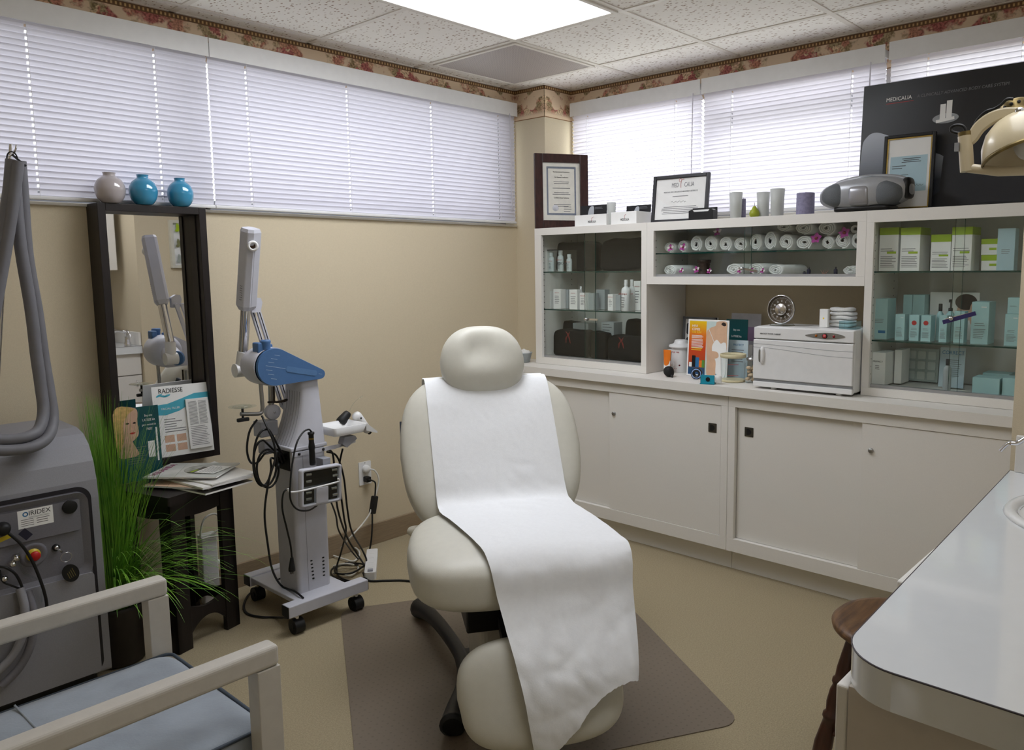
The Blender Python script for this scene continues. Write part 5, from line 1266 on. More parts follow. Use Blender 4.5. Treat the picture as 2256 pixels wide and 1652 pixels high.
hand('handpiece', 'white cylindrical handpiece resting at the right end of the machine tray', A(812, 950, YA+.05), A(782, 911, YA+.05), .018, .021, M_white, True)
gt = B(); gt.tube(smooth_path([A(*q, YA+.11) for q in ((770, 905), (776, 893), (785, 882), (799, 872))], 6), [.0012]*16+[.002]*3, 6)
solo(gt, 'glass_wand', M_clearp, 'thin clear glass wand sticking up out of the machine tray', 'wand')
hp, hq = A(689, 1024, 2.735), A(685, 952, 2.735)
th = thing('high_frequency_handle', 'long black ribbed handle hanging upright on the machine front', 'handpiece', tuple(hp)); m_ = Matrix.Translation(hp) @ Vector((0, 0, 1)).rotation_difference((hq-hp).normalized()).to_matrix().to_4x4(); L = (hq-hp).length
b = B(); b.lathe([(0, 0), (.011, 0), (.012, .01), (.011, L*.45), (.013, L*.55), (.010, L*.7), (.010, L*.92), (.013, L*.94), (.013, L), (0, L)], m_, 20); b.obj('handle_body', M_rub, th)
b = B(); b.lathe([(.0104, L*.78), (.0106, L*.79), (.0104, L*.83)], m_, 18, cap=False); b.obj('brass_band', mat('brass', (150, 126, 70), .3, metal=1.), th)
b = B(); b.tube(smooth_path([A(*q, y) for q, y in (((686, 951), 2.735), ((680, 946), 2.73), ((668, 952), 2.72), ((654, 975), 2.70), ((645, 1015), 2.69), ((640, 1060), 2.68), ((640, 1100), 2.685), ((655, 1122), 2.70), ((680, 1124), 2.71), ((698, 1114), 2.74))], 6), .0035, 7); b.obj('cable', M_cable, th)
# electrode case
pc = [A(u, v, 2.735) for u, v in ((657, 1118), (745, 1100), (742, 1022), (647, 1036))]
o = pc[0]; r_ = (pc[1]-pc[0]).normalized(); up_ = (pc[3]-pc[0])
mcz = frame(o, (r_.x, 0, r_.z), (up_.x, 0, up_.z)); wv = (pc[1]-pc[0]).length; hv = up_.length
th = thing('electrode_case', 'clear fronted plastic case of glass electrodes hung on the machine', 'case', tuple(o))
b = B(); oo = rrect(0, 0, wv, hv, .010); ii = rrect(.010, .010, wv-.010, hv-.010, .007); n_ = len(oo)
vs = [(x, y, 0) for x, y in oo]+[(x, y, .024) for x, y in oo]+[(x, y, .024) for x, y in ii]+[(x, y, .004) for x, y in ii]
b.add([mcz @ Vector(p) for p in vs], [(j*n_+i, j*n_+(i+1) % n_, (j+1)*n_+(i+1) % n_, (j+1)*n_+i) for j in range(3) for i in range(n_)], 0, True); b.add([mcz @ Vector(p) for p in vs[:n_]], [tuple(range(n_))[::-1]]); b.add([mcz @ Vector(p) for p in vs[-n_:]], [tuple(range(n_))]); b.obj('case_shell', M_mach, th)
b = B(mcz); b.box((.011, hv*.52, .0045), (wv-.011, hv-.011, .010)); b.box((.011, .011, .0045), (wv*.36, hv*.45, .010)); b.box((wv*.66, .011, .0045), (wv-.011, hv*.45, .010)); b.obj('foam_insert', M_bag, th)
b = B(mcz); b.box((wv*.36, .008, .020), (wv*.66, hv*.46, .0255)); b.obj('latch_plate', M_mach, th, bevel=.001)
b = B(mcz); b.box((.0105, .0105, .020), (wv-.0105, hv-.0105, .0215)); b.obj('clear_front', M_clearp, th)
for fx_, fy_ in ((.20, .84), (.20, .66), (.84, .86), (.86, .70), (.20, .36), (.20, .20), (.83, .36), (.86, .18)):
    b = B(mcz); b.cyl((wv*fx_-.012, hv*fy_, .013), (wv*fx_+.012, hv*fy_, .013), .0065, n=12); b.obj('electrode_ferrule', M_chrome, th)
for fy_ in (.84, .68):
    b = B(mcz); b.cyl((wv*.28, hv*fy_, .013), (wv*.76, hv*fy_+.002, .013), .005, n=10); b.obj('glass_electrode', M_clearp, th)
# --- cables of the machine
def cable(pts, r=.0042, mt=M_cable, par=mc, name='cable'):
    b_ = B(); b_.tube(smooth_path(pts, 7), r, 7, 0); return b_.obj(name, mt, par)
cable([A(577, 916, 2.83), A(590, 945, 2.79), A(603, 975, 2.775), A(606, 1010, 2.77), A(592, 1060, 2.765), A(583, 1130, 2.765), A(590, 1200, 2.765), A(600, 1255, 2.77), at(620, 1290, 'z', .13), at(650, 1303, 'z', .13), at(668, 1317, 'z', .128)])
for k, (cx_, cy_, rx, ry) in enumerate(((585, 1008, 26, 62), (578, 1020, 20, 50), (590, 1032, 24, 42))):
    pts = [Vector((XA-.004, YA+.05+.02*k, .66))]+[A(cx_+rx*math.cos(t), cy_-ry*math.sin(t), 2.80+.012*k) for t in [PI*.35+2*PI*.86*i/12 for i in range(13)]]+[Vector((XA-.004, YA+.07+.02*k, .645))]
    cable(pts)
cable([A(566, 925, 2.90), A(550, 950, 2.88), A(544, 990, 2.87), A(552, 1018, 2.86), A(568, 1018, 2.83), A(590, 995, 2.80), Vector((XA-.004, YA+.05, .68))])
cable([at(628, 1270, 'z', .128), at(600, 1283, 'z', .10), at(572, 1295, 'z', .03), at(548, 1310, 'z', .008), at(537, 1335, 'z', .006), at(546, 1352, 'z', .006), at(575, 1359, 'z', .006), at(606, 1360, 'z', .006), at(634, 1361, 'z', .05)], .0048)
zf = .006
cable([A(718, 990, 2.83), A(733, 1000, 2.83), A(738, 1060, 2.84), A(742, 1110, 2.86), A(752, 1150, 2.90), A(768, 1190, 2.97), at(790, 1225, 'z', .10), at(806, 1250, 'z', .02), at(810, 1268, 'z', zf), at(780, 1284, 'z', zf), at(735, 1270, 'z', zf), at(733, 1252, 'z', zf), at(770, 1238, 'z', .012)])
cable([A(755, 988, 2.83), A(747, 1030, 2.84), A(750, 1080, 2.86), A(758, 1140, 2.90), A(762, 1170, 2.95), at(752, 1215, 'z', .10), at(742, 1250, 'z', .02), at(750, 1272, 'z', .012), at(785, 1280, 'z', .012), at(812, 1262, 'z', .012), at(800, 1243, 'z', .015), at(760, 1240, 'z', .018)])
cable([A(720, 995, 2.85), A(742, 1005, 2.85), A(757, 1050, 2.86), A(765, 1120, 2.90), A(775, 1170, 2.96), at(800, 1215, 'z', .08), at(806, 1240, 'z', .03), at(775, 1262, 'z', .018), at(740, 1262, 'z', .018), at(745, 1246, 'z', .02), at(790, 1244, 'z', .02)])
cable([A(728, 1102, 2.75), A(740, 1135, 2.80), A(745, 1165, 2.86), A(758, 1190, 2.92), at(775, 1215, 'z', .08), at(790, 1232, 'z', .04)], .0036)
# connector hanging on its own lead
cable([A(640, 1075, 2.74), A(625, 1085, 2.74), A(622, 1120, 2.74), A(632, 1165, 2.74), A(640, 1200, 2.742), A(643, 1228, 2.745)], .0036)
b = B(); p = A(643, 1228, 2.745); q = A(643, 1252, 2.745); b.cyl(p, q, .006, .013, 12); b.cyl(q, q+Vector((0, 0, -.010)), .013, .013, 12); b.obj('plug', M_rub, mc)
b = B(); b.cbox((q.x-.004, q.y, q.z-.016), (.003, .006, .012)); b.cbox((q.x+.004, q.y, q.z-.016), (.003, .006, .012)); b.obj('plug_pins', M_chrome, mc)
# long lead across to the chair
b = B(); b.tube(smooth_path([at(800, 1262, 'z', .02), at(812, 1279, 'z', .0052), at(850, 1279, 'z', .0052), at(893, 1279, 'z', .0052), at(960, 1288, 'z', .0052)], 6), .005, 8)
solo(b, 'power_lead', M_cable, 'black power lead running over the carpet from machine to chair', 'cable')
# wall outlet, plugs and cords
YW = YL-.0005
o0 = A(791, 1070, YW); o1 = A(820, 1010, YW); m = frame((o0.x, YW, o0.z), LT, UP); wv, hv = .072, .118
th = thing('wall_outlet', 'white double wall outlet on the left wall behind the machine', 'outlet', (o0.x+wv/2, YW, o0.z))
b = B(m); b.prism(rrect(0, 0, wv, hv, .004), 0, .005); b.obj('face_plate', M_white, th, bevel=.0015)
for yy in (.030, .080):
    b = B(m); b.prism(rrect(wv/2-.017, yy-.013, wv/2+.017, yy+.014, .008), .005, .0068); b.obj('socket', M_paper, th)
B(m).cyl((wv/2, hv-.006, .005), (wv/2, hv-.006, .0062), .003, n=10).obj('plate_screw', M_steel, th)
wp = m @ Vector((wv/2, .082, .0068)); n_ = Vector((0, -1, 0))
th = thing('power_plug', 'round white plug in the upper socket with a white cord to the floor', 'plug', tuple(wp))
b = B(); b.lathe([(.020, 0), (.020, .016), (.018, .020), (0, .021)], frame(wp+n_*.0002, LT, UP), 24); b.obj('plug_body', M_white, th)
b = B(); b.tube(smooth_path([wp+Vector((.012, -.015, -.004)), A(825, 1036, 3.29), A(834, 1052, 3.28), A(832, 1075, 3.28), A(822, 1105, 3.27), A(815, 1130, 3.26), A(798, 1155, 3.26), A(775, 1180, 3.24), at(748, 1210, 'z', .03), at(733, 1222, 'z', .008), at(725, 1224, 'z', .006)], 7), .0042, 8); b.obj('cord', M_wcable, th)
bp = m @ Vector((wv/2, .030, .0068))
th = thing('power_plug', 'black plug in the lower socket with an inline switch on its cord', 'plug', tuple(bp))
b = B(); b.prism(rrect(-.014, -.013, .014, .013, .004), .0002, .028, frame(bp, LT, UP)); b.obj('plug_body', M_rub, th, bevel=.003)
b = B(); b.tube(smooth_path([bp+Vector((.0, -.026, 0)), A(826, 1062, 3.27), A(827, 1078, 3.27), A(826, 1094, 3.27)], 6), .0042, 8); b.tube(smooth_path([A(820, 1130, 3.265), A(820, 1160, 3.25), A(818, 1190, 3.24), A(814, 1213, 3.235)], 6), .0042, 8); b.obj('cord', M_cable, th)
b = B(); p, q = A(826, 1092, 3.27), A(820, 1132, 3.265); b.bar(p, q, .024, .034); b.obj('inline_switch', M_rub, th, bevel=.006)
# power strip on the floor and a tangle of white leads
p, q = at(821, 1224, 'z', 0), at(816, 1278, 'z', 0)
d = (q-p).normalized(); mz = Matrix.Translation(p) @ rotz(math.atan2(d.y, d.x))
th = thing('power_strip', 'white power strip lying on the carpet by the machine castors', 'power strip', tuple(p)); L = (q-p).length
b = B(mz); b.prism(rrect(0, -.026, L, .026, .01), .0004, .036); b.obj('strip_body', M_white, th, bevel=.004)
for k in range(4): B(mz).prism(rrect(.04+k*.06, -.012, .07+k*.06, .012, .004), .036, .0366).obj('socket', M_white, th)
b = B(mz); b.box((L-.035, -.012, .0362), (L-.012, .012, .042)); b.obj('rocker_switch', M_machd, th)
for lab, pts in (('white lead looping on the carpet nearest the baseboard behind the machine', ((728, 1195), (755, 1199), (785, 1208), (792, 1222), (780, 1236), (760, 1232), (735, 1224))), ('white lead curling across the black coil on the carpet', ((735, 1247), (760, 1242), (785, 1246), (788, 1256), (772, 1268), (750, 1264), (735, 1262)))):
    b = B(); b.tube(smooth_path([at(u, v, 'z', .012+.030*(i % 2)*(i < 3)) for i, (u, v) in enumerate(pts)], 7), .0042, 8); solo(b, 'white_lead', M_wcable, lab, 'cable')
# ---------------------------------------------------------------- wall mirror, vases, side table and what stands on it
M_bwood = mat('black_brown_wood', (28, 21, 20), .45, var=.25, scale=14, stretch=(8, 8, 1))
m_, t_, b_, o_ = nt('mirror_silver'); b_.inputs['Metallic'].default_value = 1; b_.inputs['Roughness'].default_value = .015
n_ = N(t_, 'ShaderNodeTexNoise', Scale=3.); r_ = N(t_, 'ShaderNodeMapRange'); r_.inputs[3].default_value = .86; r_.inputs[4].default_value = .90; t_.links.new(n_.outputs['Fac'], r_.inputs[0]); t_.links.new(r_.outputs[0], b_.inputs['Base Color']); M_mirror = m_
MX0, MX1, MZ0, MZ1, MYF = 1.088, 1.489, .640, 1.660, 3.217
YMIR = YL-.018
th = thing('wall_mirror', 'tall mirror in a deep black box frame on the left wall', 'mirror', ((MX0+MX1)/2, (MYF+YL)/2, MZ0))
b = B(); yb = YL-.001; k = .028
b.box((MX0, MYF, MZ0), (MX0+k, yb, MZ1)); b.box((MX1-k, MYF, MZ0), (MX1, yb, MZ1)); b.box((MX0+k, MYF, MZ1-k), (MX1-k, yb, MZ1)); b.box((MX0+k, MYF, MZ0), (MX1-k, yb, MZ0+k))
b.obj('frame', M_bwood, th, bevel=.0015)
b = B()
for x in (MX0+k+.0022, MX1-k-.0022): b.box((x-.002, MYF+.035, MZ0+k), (x+.002, MYF+.039, MZ1-k))
b.obj('frame_rebate', M_bwood, th)
B().box((MX0+k, YMIR, MZ0+k), (MX1-k, YMIR+.004, MZ1-k)).obj('mirror_glass', M_mirror, th)
M_glz = mat('glaze_grey', (176, 168, 168), .10, var=.03, coat=.6); M_glb = mat('glaze_blue', (56, 142, 182), .08, var=.08, scale=10, coat=.7)
def vase(label, u, r, h, mt):
    y = 3.238; x = at(u, 440, 'y', y).x
    th_ = thing('vase', label, 'vase', (x, y, MZ1+.0004)); W = WM[th_]
    pr = [(.42, 0), (.60, .03), (.86, .18), (.99, .40), (.97, .55), (.80, .74), (.50, .86), (.40, .895), (.40, .97), (.43, .99), (.41, 1.0), (.34, .99), (.34, .90)]
    pr = [(r*p_[0], h*p_[1]) for p_ in [(q.x, q.y) for q in smooth_path([(a, c, 0) for a, c in pr], 4)]]
    b_ = B(); b_.lathe(pr, W, 40); b_.obj('vase_body', mt, th_)
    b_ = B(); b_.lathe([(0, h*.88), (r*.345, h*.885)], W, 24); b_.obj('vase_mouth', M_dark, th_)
vase('glossy grey round vase, the left one of three on the mirror top', 244, .0525, .113, M_glz)
vase('glossy blue round vase in the middle of three on the mirror top', 317, .0510, .114, M_glb)
vase('glossy blue round vase, the right one of three on the mirror top', 398, .0490, .112, M_glb)
# side table: square top, four broad legs, arched aprons above and below
TC = Vector((1.236, 3.062, 0)); TA = math.atan2(2.962-2.885, 1.405-1.140); TS, TZ = .142, .600
th = thing('side_table', 'black wooden side table with arched aprons below the mirror', 'table', TC, TA); W = WM[th]
b = B(W); b.prism(rrect(-TS-.012, -TS-.012, TS+.012, TS+.012, .006, 2), TZ-.032, TZ); b.obj('tabletop', M_bwood, th, bevel=.002)
LW = .062
for sx in (-1, 1):
    for sy in (-1, 1):
        b = B(W); x0, y0 = sx*TS, sy*TS; o = .004
        for a, c in (((x0, y0), (x0-sx*LW, y0-sy*.022)), ((x0, y0), (x0-sx*.022, y0-sy*LW))): b.box((a[0], a[1], .0005), (c[0], c[1], TZ-.032))
        b.obj('leg', M_bwood, th, bevel=.0015)
def arch(zt, zb_, rise, up):
    n = 12; w0 = TS-LW; top = []; bot = []
    for i in range(n+1):
        x = -w0+2*w0*i/n; q = 1-(x/w0)**2
        if up: bot.append((x, zb_+rise*(1-q) if False else zb_-rise*(q)+0)); top.append((x, zt))
        else: top.append((x, zt-rise*.55*q)); bot.append((x, zb_+rise*q))
    return bot+top[::-1]
for k in range(4):
    R_ = W @ rotz(k*PI/2) @ frame((0, -TS+.018, 0), LT, UP)
    b = B(); b.prism(arch(TZ-.032, TZ-.092, .006, True), 0, .014, R_); b.obj('apron', M_bwood, th)
    b = B(); b.prism(arch(.165, .055, .045, False), 0, .014, R_); b.obj('arched_stretcher', M_bwood, th)
# magazines
def magazine(label, cu, cv, z, w_, h_, a, t, cover, edge=M_paper, curl=0.):
    p = at(cu, cv, 'z', z); th_ = thing('magazine', label, 'magazine', (p.x, p.y, z), a, 'magazines on the side table'); W2 = WM[th_]
    def zc(x, y): return curl*max(0, (x/w_+y/h_))**2
    nn = 10
    top = [Vector((-w_/2+w_*i/nn, -h_/2+h_*j/nn, 0)) for j in range(nn+1) for i in range(nn+1)]
    fs = [(j*(nn+1)+i, j*(nn+1)+i+1, (j+1)*(nn+1)+i+1, (j+1)*(nn+1)+i) for j in range(nn) for i in range(nn)]
    per = [i for i in range(nn+1)]+[(j+1)*(nn+1)-1 for j in range(1, nn+1)]+[nn*(nn+1)+i for i in range(nn-1, -1, -1)]+[j*(nn+1) for j in range(nn-1, 0, -1)]
    up_ = [W2 @ (p_+Vector((0, 0, t+zc(p_.x, p_.y)))) for p_ in top]; dn = [W2 @ (p_+Vector((0, 0, .0003+zc(p_.x, p_.y)*.9))) for p_ in top]
    b_ = B(); b_.add(dn, [f[::-1] for f in fs], 0); q = [dn[i] for i in per]+[up_[i]+Vector((0, 0, -.0006)) for i in per]; m__ = len(per); b_.add(q, [(i, (i+1) % m__, m__+(i+1) % m__, m__+i) for i in range(m__)], 0); b_.obj('pages', edge, th_)
    b_ = B(); b_.add(up_, fs, 0); q = [up_[i]+Vector((0, 0, -.0006)) for i in per]+[up_[i] for i in per]; b_.add(q, [(i, (i+1) % m__, m__+(i+1) % m__, m__+i) for i in range(m__)], 0); b_.obj('cover', cover, th_)
    return th_, W2 @ Matrix.Translation((0, 0, t+.0006))
M_cov1 = mat('cover_garden', (214, 214, 210), .3, col2=(168, 174, 168), scale=9); M_cov2 = mat('cover_white', (226, 224, 220), .3, var=.03); M_cov3 = mat('cover_dark', (34, 30, 30), .3, var=.3, scale=9); M_cov4 = mat('cover_peach', (206, 176, 150), .3, var=.2, scale=9); M_cov5 = mat('cover_photo', (92, 88, 80), .3, col2=(52, 48, 50), scale=25)
z = TZ+.0006; CM = (448, 1052)
magazine('bottom magazine of the pile with a dark cover, corner out to the right', 455, 1066, z, .205, .27, .20, .007, M_cov3); z += .0078
magazine('magazine with a peach photo corner showing at the left of the pile', 425, 1060, z, .205, .27, .55, .007, M_cov4); z += .0078
magazine('thick white magazine third from the bottom of the pile', 458, 1054, z, .205, .27, .12, .008, M_cov2); z += .0088
t5, m5 = magazine('lifestyle magazine with red title and curled right corner', 470, 1046, z, .20, .265, .18, .005, M_cov2, curl=.011); 
text('title_lettering', 'REAL SIMPLE', .030, m5 @ Matrix.Translation((.01, .085, .004)), M_red, t5, sx=.8); text('lettering', 'your life', .026, m5 @ Matrix.Translation((.03, .055, .004)), M_printd, t5)
b = B(); b.prism(ell(.045, .012, .035, .024), .003, .0036, m5); b.obj('printed_fruit', M_orange, t5); z += .0135
t6, m6 = magazine('garden magazine titled VERANDA on top of the pile', 425, 1038, z, .215, .275, .72, .006, M_cov1)
text('title_lettering', 'VERANDA', .036, m6 @ Matrix.Translation((0, .100, .0002)), mat('plum_print', (150, 60, 110), .4), t6, sx=1.05)
b = B(); b.prism([(p.x, p.y) for p in smooth_path([(-.06, -.02, 0), (-.01, .03, 0), (.05, .02, 0), (.08, -.05, 0), (.02, -.09, 0), (-.05, -.08, 0)], 4, True)], 0, .0003, m6); b.obj('printed_photo', mat('print_moss', (120, 128, 112), .3, col2=(186, 186, 182), scale=40), t6); z += .0068
t7, m7 = magazine('small dark postcard lying on the garden magazine', 445, 1036, z, .09, .062, .45, .001, M_cov5); b = B(); b.quad(m7, -.04, .012, .0, .024, .0001); b.obj('green_strip', M_green, t7)
for c in list(t7.children): pass
t7['category'] = 'postcard'; t7.name = 'postcard'; del t7['group']; z += .0016
p = at(470, 1034, 'z', z); t8 = thing('note_sheet', 'white sheet of paper lying on top of the magazines', 'paper', (p.x, p.y, z), .5); b = B(WM[t8]); b.box((-.055, -.042, 0), (.055, .042, .0006)); b.obj('sheet', M_paper, t8); b = B(); b.lines(WM[t8], -.045, .045, .03, 6, .011, .003, .0008); b.obj('fine_print', M_print, t8)
# brochure stand in the mirror and the smaller card on the table
M_aqua = mat('aqua_print', (72, 168, 190), .35, var=.05)
zb_ = MZ0+.028+.001
yb_ = MYF+.012
def corner(u, v): return at(u, v, 'y', yb_)
p0, p1, p3 = corner(350, 1010), corner(467, 992), corner(318, 857)
x0 = p0.x; wv = (p1.x-p0.x)*1.0; hv = p3.z-p0.z
th = thing('brochure_stand', 'white brochure stand with aqua wave leaning inside the mirror frame', 'brochure stand', (x0+wv/2, yb_, zb_))
m = frame((x0, yb_-.001, zb_), (1, -.12, 0), (-.0, .16, 1))
B(m).box((0, 0, -.003), (wv, hv, 0)).obj('panel', M_paper, th)
b = B(m); b.prism([(0, 0), (wv, 0), (wv, .002), (0, .002)], -.05, -.003); b.obj('stand_foot', M_clearp, th)
wav = [(0, .60), (.2, .585), (.45, .63), (.7, .73), (1, .74), (1, .86), (.75, .86), (.5, .80), (.25, .745), (0, .735)]
b = B(); b.prism([(x*wv, y*hv) for x, y in wav], .0002, .0006, m); b.obj('aqua_wave', M_aqua, th)
text('lettering', 'RADIESSE', .026, m @ Matrix.Translation((wv*.33, hv*.90, .0008)), M_printd, th, sx=.85)
b = B()
for q in ((.12, .87, .4), (.20, .855, -.2), (.26, .86, .3)): b.prism(ell(0, 0, .013, .004, 12), .0004, .0009, m @ Matrix.Translation((q[0]*wv, q[1]*hv, 0)) @ rotz(q[2]))
b.obj('leaf_mark', M_aqua, th)
text('lettering', 'FACIAL FILLER', .011, m @ Matrix.Translation((wv*.30, hv*.665, .0009)), M_paper, th)
b = B(); b.lines(m, wv*.16, wv*.55, hv*.53, 6, hv*.035, hv*.010, .0006, jit=.5); b.obj('fine_print', M_print, th)
for i in range(2):
    for j in range(2): b = B(); b.quad(m, wv*(.14+.21*i), hv*(.07+.13*j), wv*(.31+.21*i), hv*(.17+.13*j), .0006); b.obj('printed_photo', M_photo_b, th)
b = B(m); b.box((wv*.56, hv*.06, .001), (wv*.97, hv*.78, .010)); b.obj('leaflet_pocket', M_paper, th, bevel=.001)
b = B(); b.lines(m, wv*.60, wv*.76, hv*.74, 20, hv*.017, hv*.006, .0105, jit=.1); b.lines(m, wv*.78, wv*.93, hv*.74, 20, hv*.017, hv*.006, .0105, jit=.1); b.lines(m, wv*.60, wv*.93, hv*.38, 12, hv*.024, hv*.007, .0105, jit=.2); b.obj('leaflet_print', M_print, th)
pz = TZ+.001; yk = 3.205
k0, k1, k3 = at(283, 1036, 'y', yk), at(356, 1028, 'y', yk), at(340, 892, 'y', yk)
x0 = at(262, 1030, 'y', yk).x; wv = k1.x-x0; hv = k3.z-pz
th = thing('table_card', 'teal card with a blonde woman and a LATISSE offer on the side table', 'card', (x0+wv/2, yk, pz)); m = frame((x0, yk, pz), (1, -.10, 0), (-.03, .05, 1))
B(m).box((0, 0, -.0015), (wv, hv, 0)).obj('card', M_tealb, th)
blob([(.02, .36), (.0, .60), (.0, .985), (.48, .985), (.50, .80), (.51, .64), (.42, .57), (.36, .54), (.42, .46), (.48, .36), (.25, .33)], .0004, M_photo_b, 'printed_woman', th, m, wv, hv)
M_blond = mat('printed_blonde_hair', (206, 172, 110), .4, var=.25, scale=60)
blob([(.0, .40), (.0, .985), (.44, .985), (.30, .915), (.20, .82), (.17, .70), (.16, .58), (.10, .46)], .0008, M_blond, 'printed_hair', th, m, wv, hv)
for fx_ in (.27, .43): blob([(fx_-.04, .79), (fx_, .805), (fx_+.04, .79), (fx_, .78)], .0009, M_hair, 'printed_eye', th, m, wv, hv)
blob([(.30, .655), (.37, .668), (.44, .66), (.37, .643)], .0009, M_red, 'printed_lips', th, m, wv, hv)
blob([(.34, .76), (.37, .72), (.40, .715), (.37, .705), (.34, .71)], .0009, M_skin, 'printed_nose', th, m, wv, hv)
for k_, (s_, z_) in enumerate((('Buy one', .012), ('LATISSE kit', .013), ('get a second kit', .011), ('FREE!', .013))): text('lettering', s_, z_, m @ Matrix.Translation((wv*.76, hv*(.86-.062*k_), .0006)), M_paper, th, sx=.72)
b = B(); b.lines(m, wv*.22, wv*.68, hv*.46, 8, hv*.030, hv*.007, .0006); b.obj('fine_print', M_print, th)
b = B(); b.quad(m, wv*.70, hv*.30, wv*.86, hv*.52, .0006); b.quad(m, wv*.90, hv*.24, wv*.94, hv*.70, .0006); b.obj('printed_product', M_paper, th)
# power strip with its lead under the table
p = at(452, 1300, 'z', 0); x, y = 1.435, 3.27
th = thing('surge_protector', 'white surge protector standing on end on the floor under the table', 'power strip', (x, y, 0))
b = B(); b.prism(rrect(x-.034, y-.020, x+.034, y+.020, .006), .0005, .300); b.obj('strip_body', M_white, th, bevel=.003)
for k_ in range(4): B().prism(rrect(-.014, -.012, .014, .012, .004), 0, .0008, frame((x, y-.0206, .06+.06*k_), LT, UP)).obj('socket', M_white, th)
b = B(); b.tube(smooth_path([(x+.01, y-.024, .30), (x+.05, y-.03, .33), (x+.03, y-.03, .385), (x-.02, y-.03, .375), (x-.04, y-.03, .30), (x+.0, y-.028, .292), (x+.06, y-.03, .28), (x+.078, y-.03, .22), (x+.085, y-.03, .10), (x+.09, y-.03, .012)], 7), .0042, 8); b.obj('cord', M_wcable, th)
b = B(); b.tube(smooth_path([(x-.05, y-.03, .10), (x+.03, y-.03, .105), (x+.045, y-.03, .075), (x+.0, y-.03, .060), (x-.05, y-.03, .072)], 7), .003, 8); b.obj('cord', M_wcable, th)
b = B(); b.cyl((x+.036, y, .165), (x+.060, y, .160), .012, .009, 12); b.obj('plug', M_white, th)
LX0, LX1, LY = .34, .905, 2.86
# ---------------------------------------------------------------- grass plant
th = thing('grass_plant', 'tall green ornamental grass in a dark pot beside the side table', 'plant', (.985, 3.02, 0))
b = B(); W = WM[th]; b.lathe([(.070, .0005), (.085, .01), (.105, .20), (.110, .21), (.110, .225), (.100, .225), (.096, .20), (0, .195)], W, 32); b.obj('pot', mat('dark_pot', (40, 33, 30), .5, var=.15), th)
M_gr = mat('grass_green', (66, 124, 38), .45, col2=(134, 182, 60), scale=12)
b = B(); rg = random.Random(3)
def blade(base, ang, lean, L, w_, droop, n=9):
    d = Vector((math.cos(ang), math.sin(ang), 0)); s_ = Vector((-d.y, d.x, 0)); p = Vector(base); pts = []; el = lean
    for i in range(n+1):
        t = i/n; pts.append((p.copy(), w_*(1-t**2.2)*.5+.0002, el)); el2 = lean+droop*t**1.4
        p = p+(d*math.sin(el2)+Vector((0, 0, 1))*math.cos(el2))*(L/n); el = el2
    for p, ww, e_ in pts[1:]:
        lx, ly = p.x-TC.x, p.y-TC.y; qx, qy = lx*math.cos(TA)+ly*math.sin(TA), -lx*math.sin(TA)+ly*math.cos(TA)
        if abs(qx) < TS+.03 and abs(qy) < TS+.03 and p.z < TZ+.07: return
        if p.y > 3.20 and p.x > 1.05 and p.z > .58: return
        if p.y > YL-.01 or p.z < .012 or (p.x < LX1+.012 and p.y > 2.84): return
        if p.x < .80 and p.z < .65 and p.y < 2.09: return
    vs = []
    for p, ww, e_ in pts: 
        nn = Vector((0, 0, 1))*math.sin(e_)*.3-d*math.cos(e_)*.3
        vs += [p-s_*ww, p+nn*ww, p+s_*ww]
    b.add(vs, [(3*i+j, 3*i+j+1, 3*i+4+j, 3*i+3+j) for i in range(n) for j in range(2)], 0, True)
for i in range(900):
    a = rg.uniform(0, 2*PI); r_ = rg.uniform(0, .07); base = (.985+r_*math.cos(a), 3.02+r_*math.sin(a), .19)
    up_ = rg.random() < .62
    ln = rg.uniform(.02, .22) if up_ else rg.uniform(.2, .55)
    L = rg.uniform(.55, .80) if up_ else rg.uniform(.35, .62)
    dr = rg.uniform(.1, .8) if up_ else rg.uniform(1.0, 2.1)
    aa = a+rg.uniform(-.6, .6)
    # the wall and the laser stand in the way at the back and to the left
    if math.sin(aa) > .25: dr *= .25; ln *= .4
    if math.cos(aa) < -.1: dr *= .22; ln *= .35
    blade(base, aa, ln, L, rg.uniform(.0016, .0035), dr)
for i in range(220):
    a = rg.uniform(-1.9, .2); th_k = rg.random() < .35; blade((.985+.05*math.cos(a), 3.02+.05*math.sin(a), .21+rg.uniform(0, .12)), a, rg.uniform(.45, 1.15), rg.uniform(.30, .62), .0075 if th_k else .003, rg.uniform(.6, 1.35), 12)
b.obj('grass_blades', M_gr, th)
# ---------------------------------------------------------------- laser on the far left
M_las = mat('laser_grey', (138, 138, 144), .45, var=.04, scale=260, bump=.15, bscale=600); M_las2 = mat('laser_panel_grey', (112, 111, 118), .5, var=.05, scale=200, bump=.2, bscale=500)
th = thing('laser_console', 'grey medical laser console with control recess and hanging hoses', 'laser', ((LX0+LX1)/2, 3.06, 0)); lc = th
prof = [(2.862, .05), (2.862, .66), (2.868, .72), (2.885, .78), (2.915, .83), (2.96, .862), (3.02, .876), (3.26, .880), (3.28, .86), (3.28, .05)]
b = B(); m = frame((LX0, 0, 0), (0, 1, 0), UP); b.prism([(y, z) for y, z in prof], 0, LX1-LX0, m); b.obj('body', M_las, th, bevel=.014, seg=4)
b = B(); b.prism(rrect(LX0+.03, 2.90, LX1-.03, 3.25, .02), .012, .05); b.obj('plinth', M_rub, th)
for x in (LX0+.07, LX1-.07):
    for y in (2.93, 3.2): b = B(); b.cyl((x-.015, y, .025), (x+.015, y, .025), .0245, n=16); b.obj('castor', M_rub, th)
def LP(u, v, y=LY): return at(u, v, 'y', y)
e0 = LP(190, 1082); zt_ = LP(150, 1080).z; xr_ = LP(205, 1150).x-.012
m = frame((LX0, LY, 0), LT, UP); wv = xr_-LX0
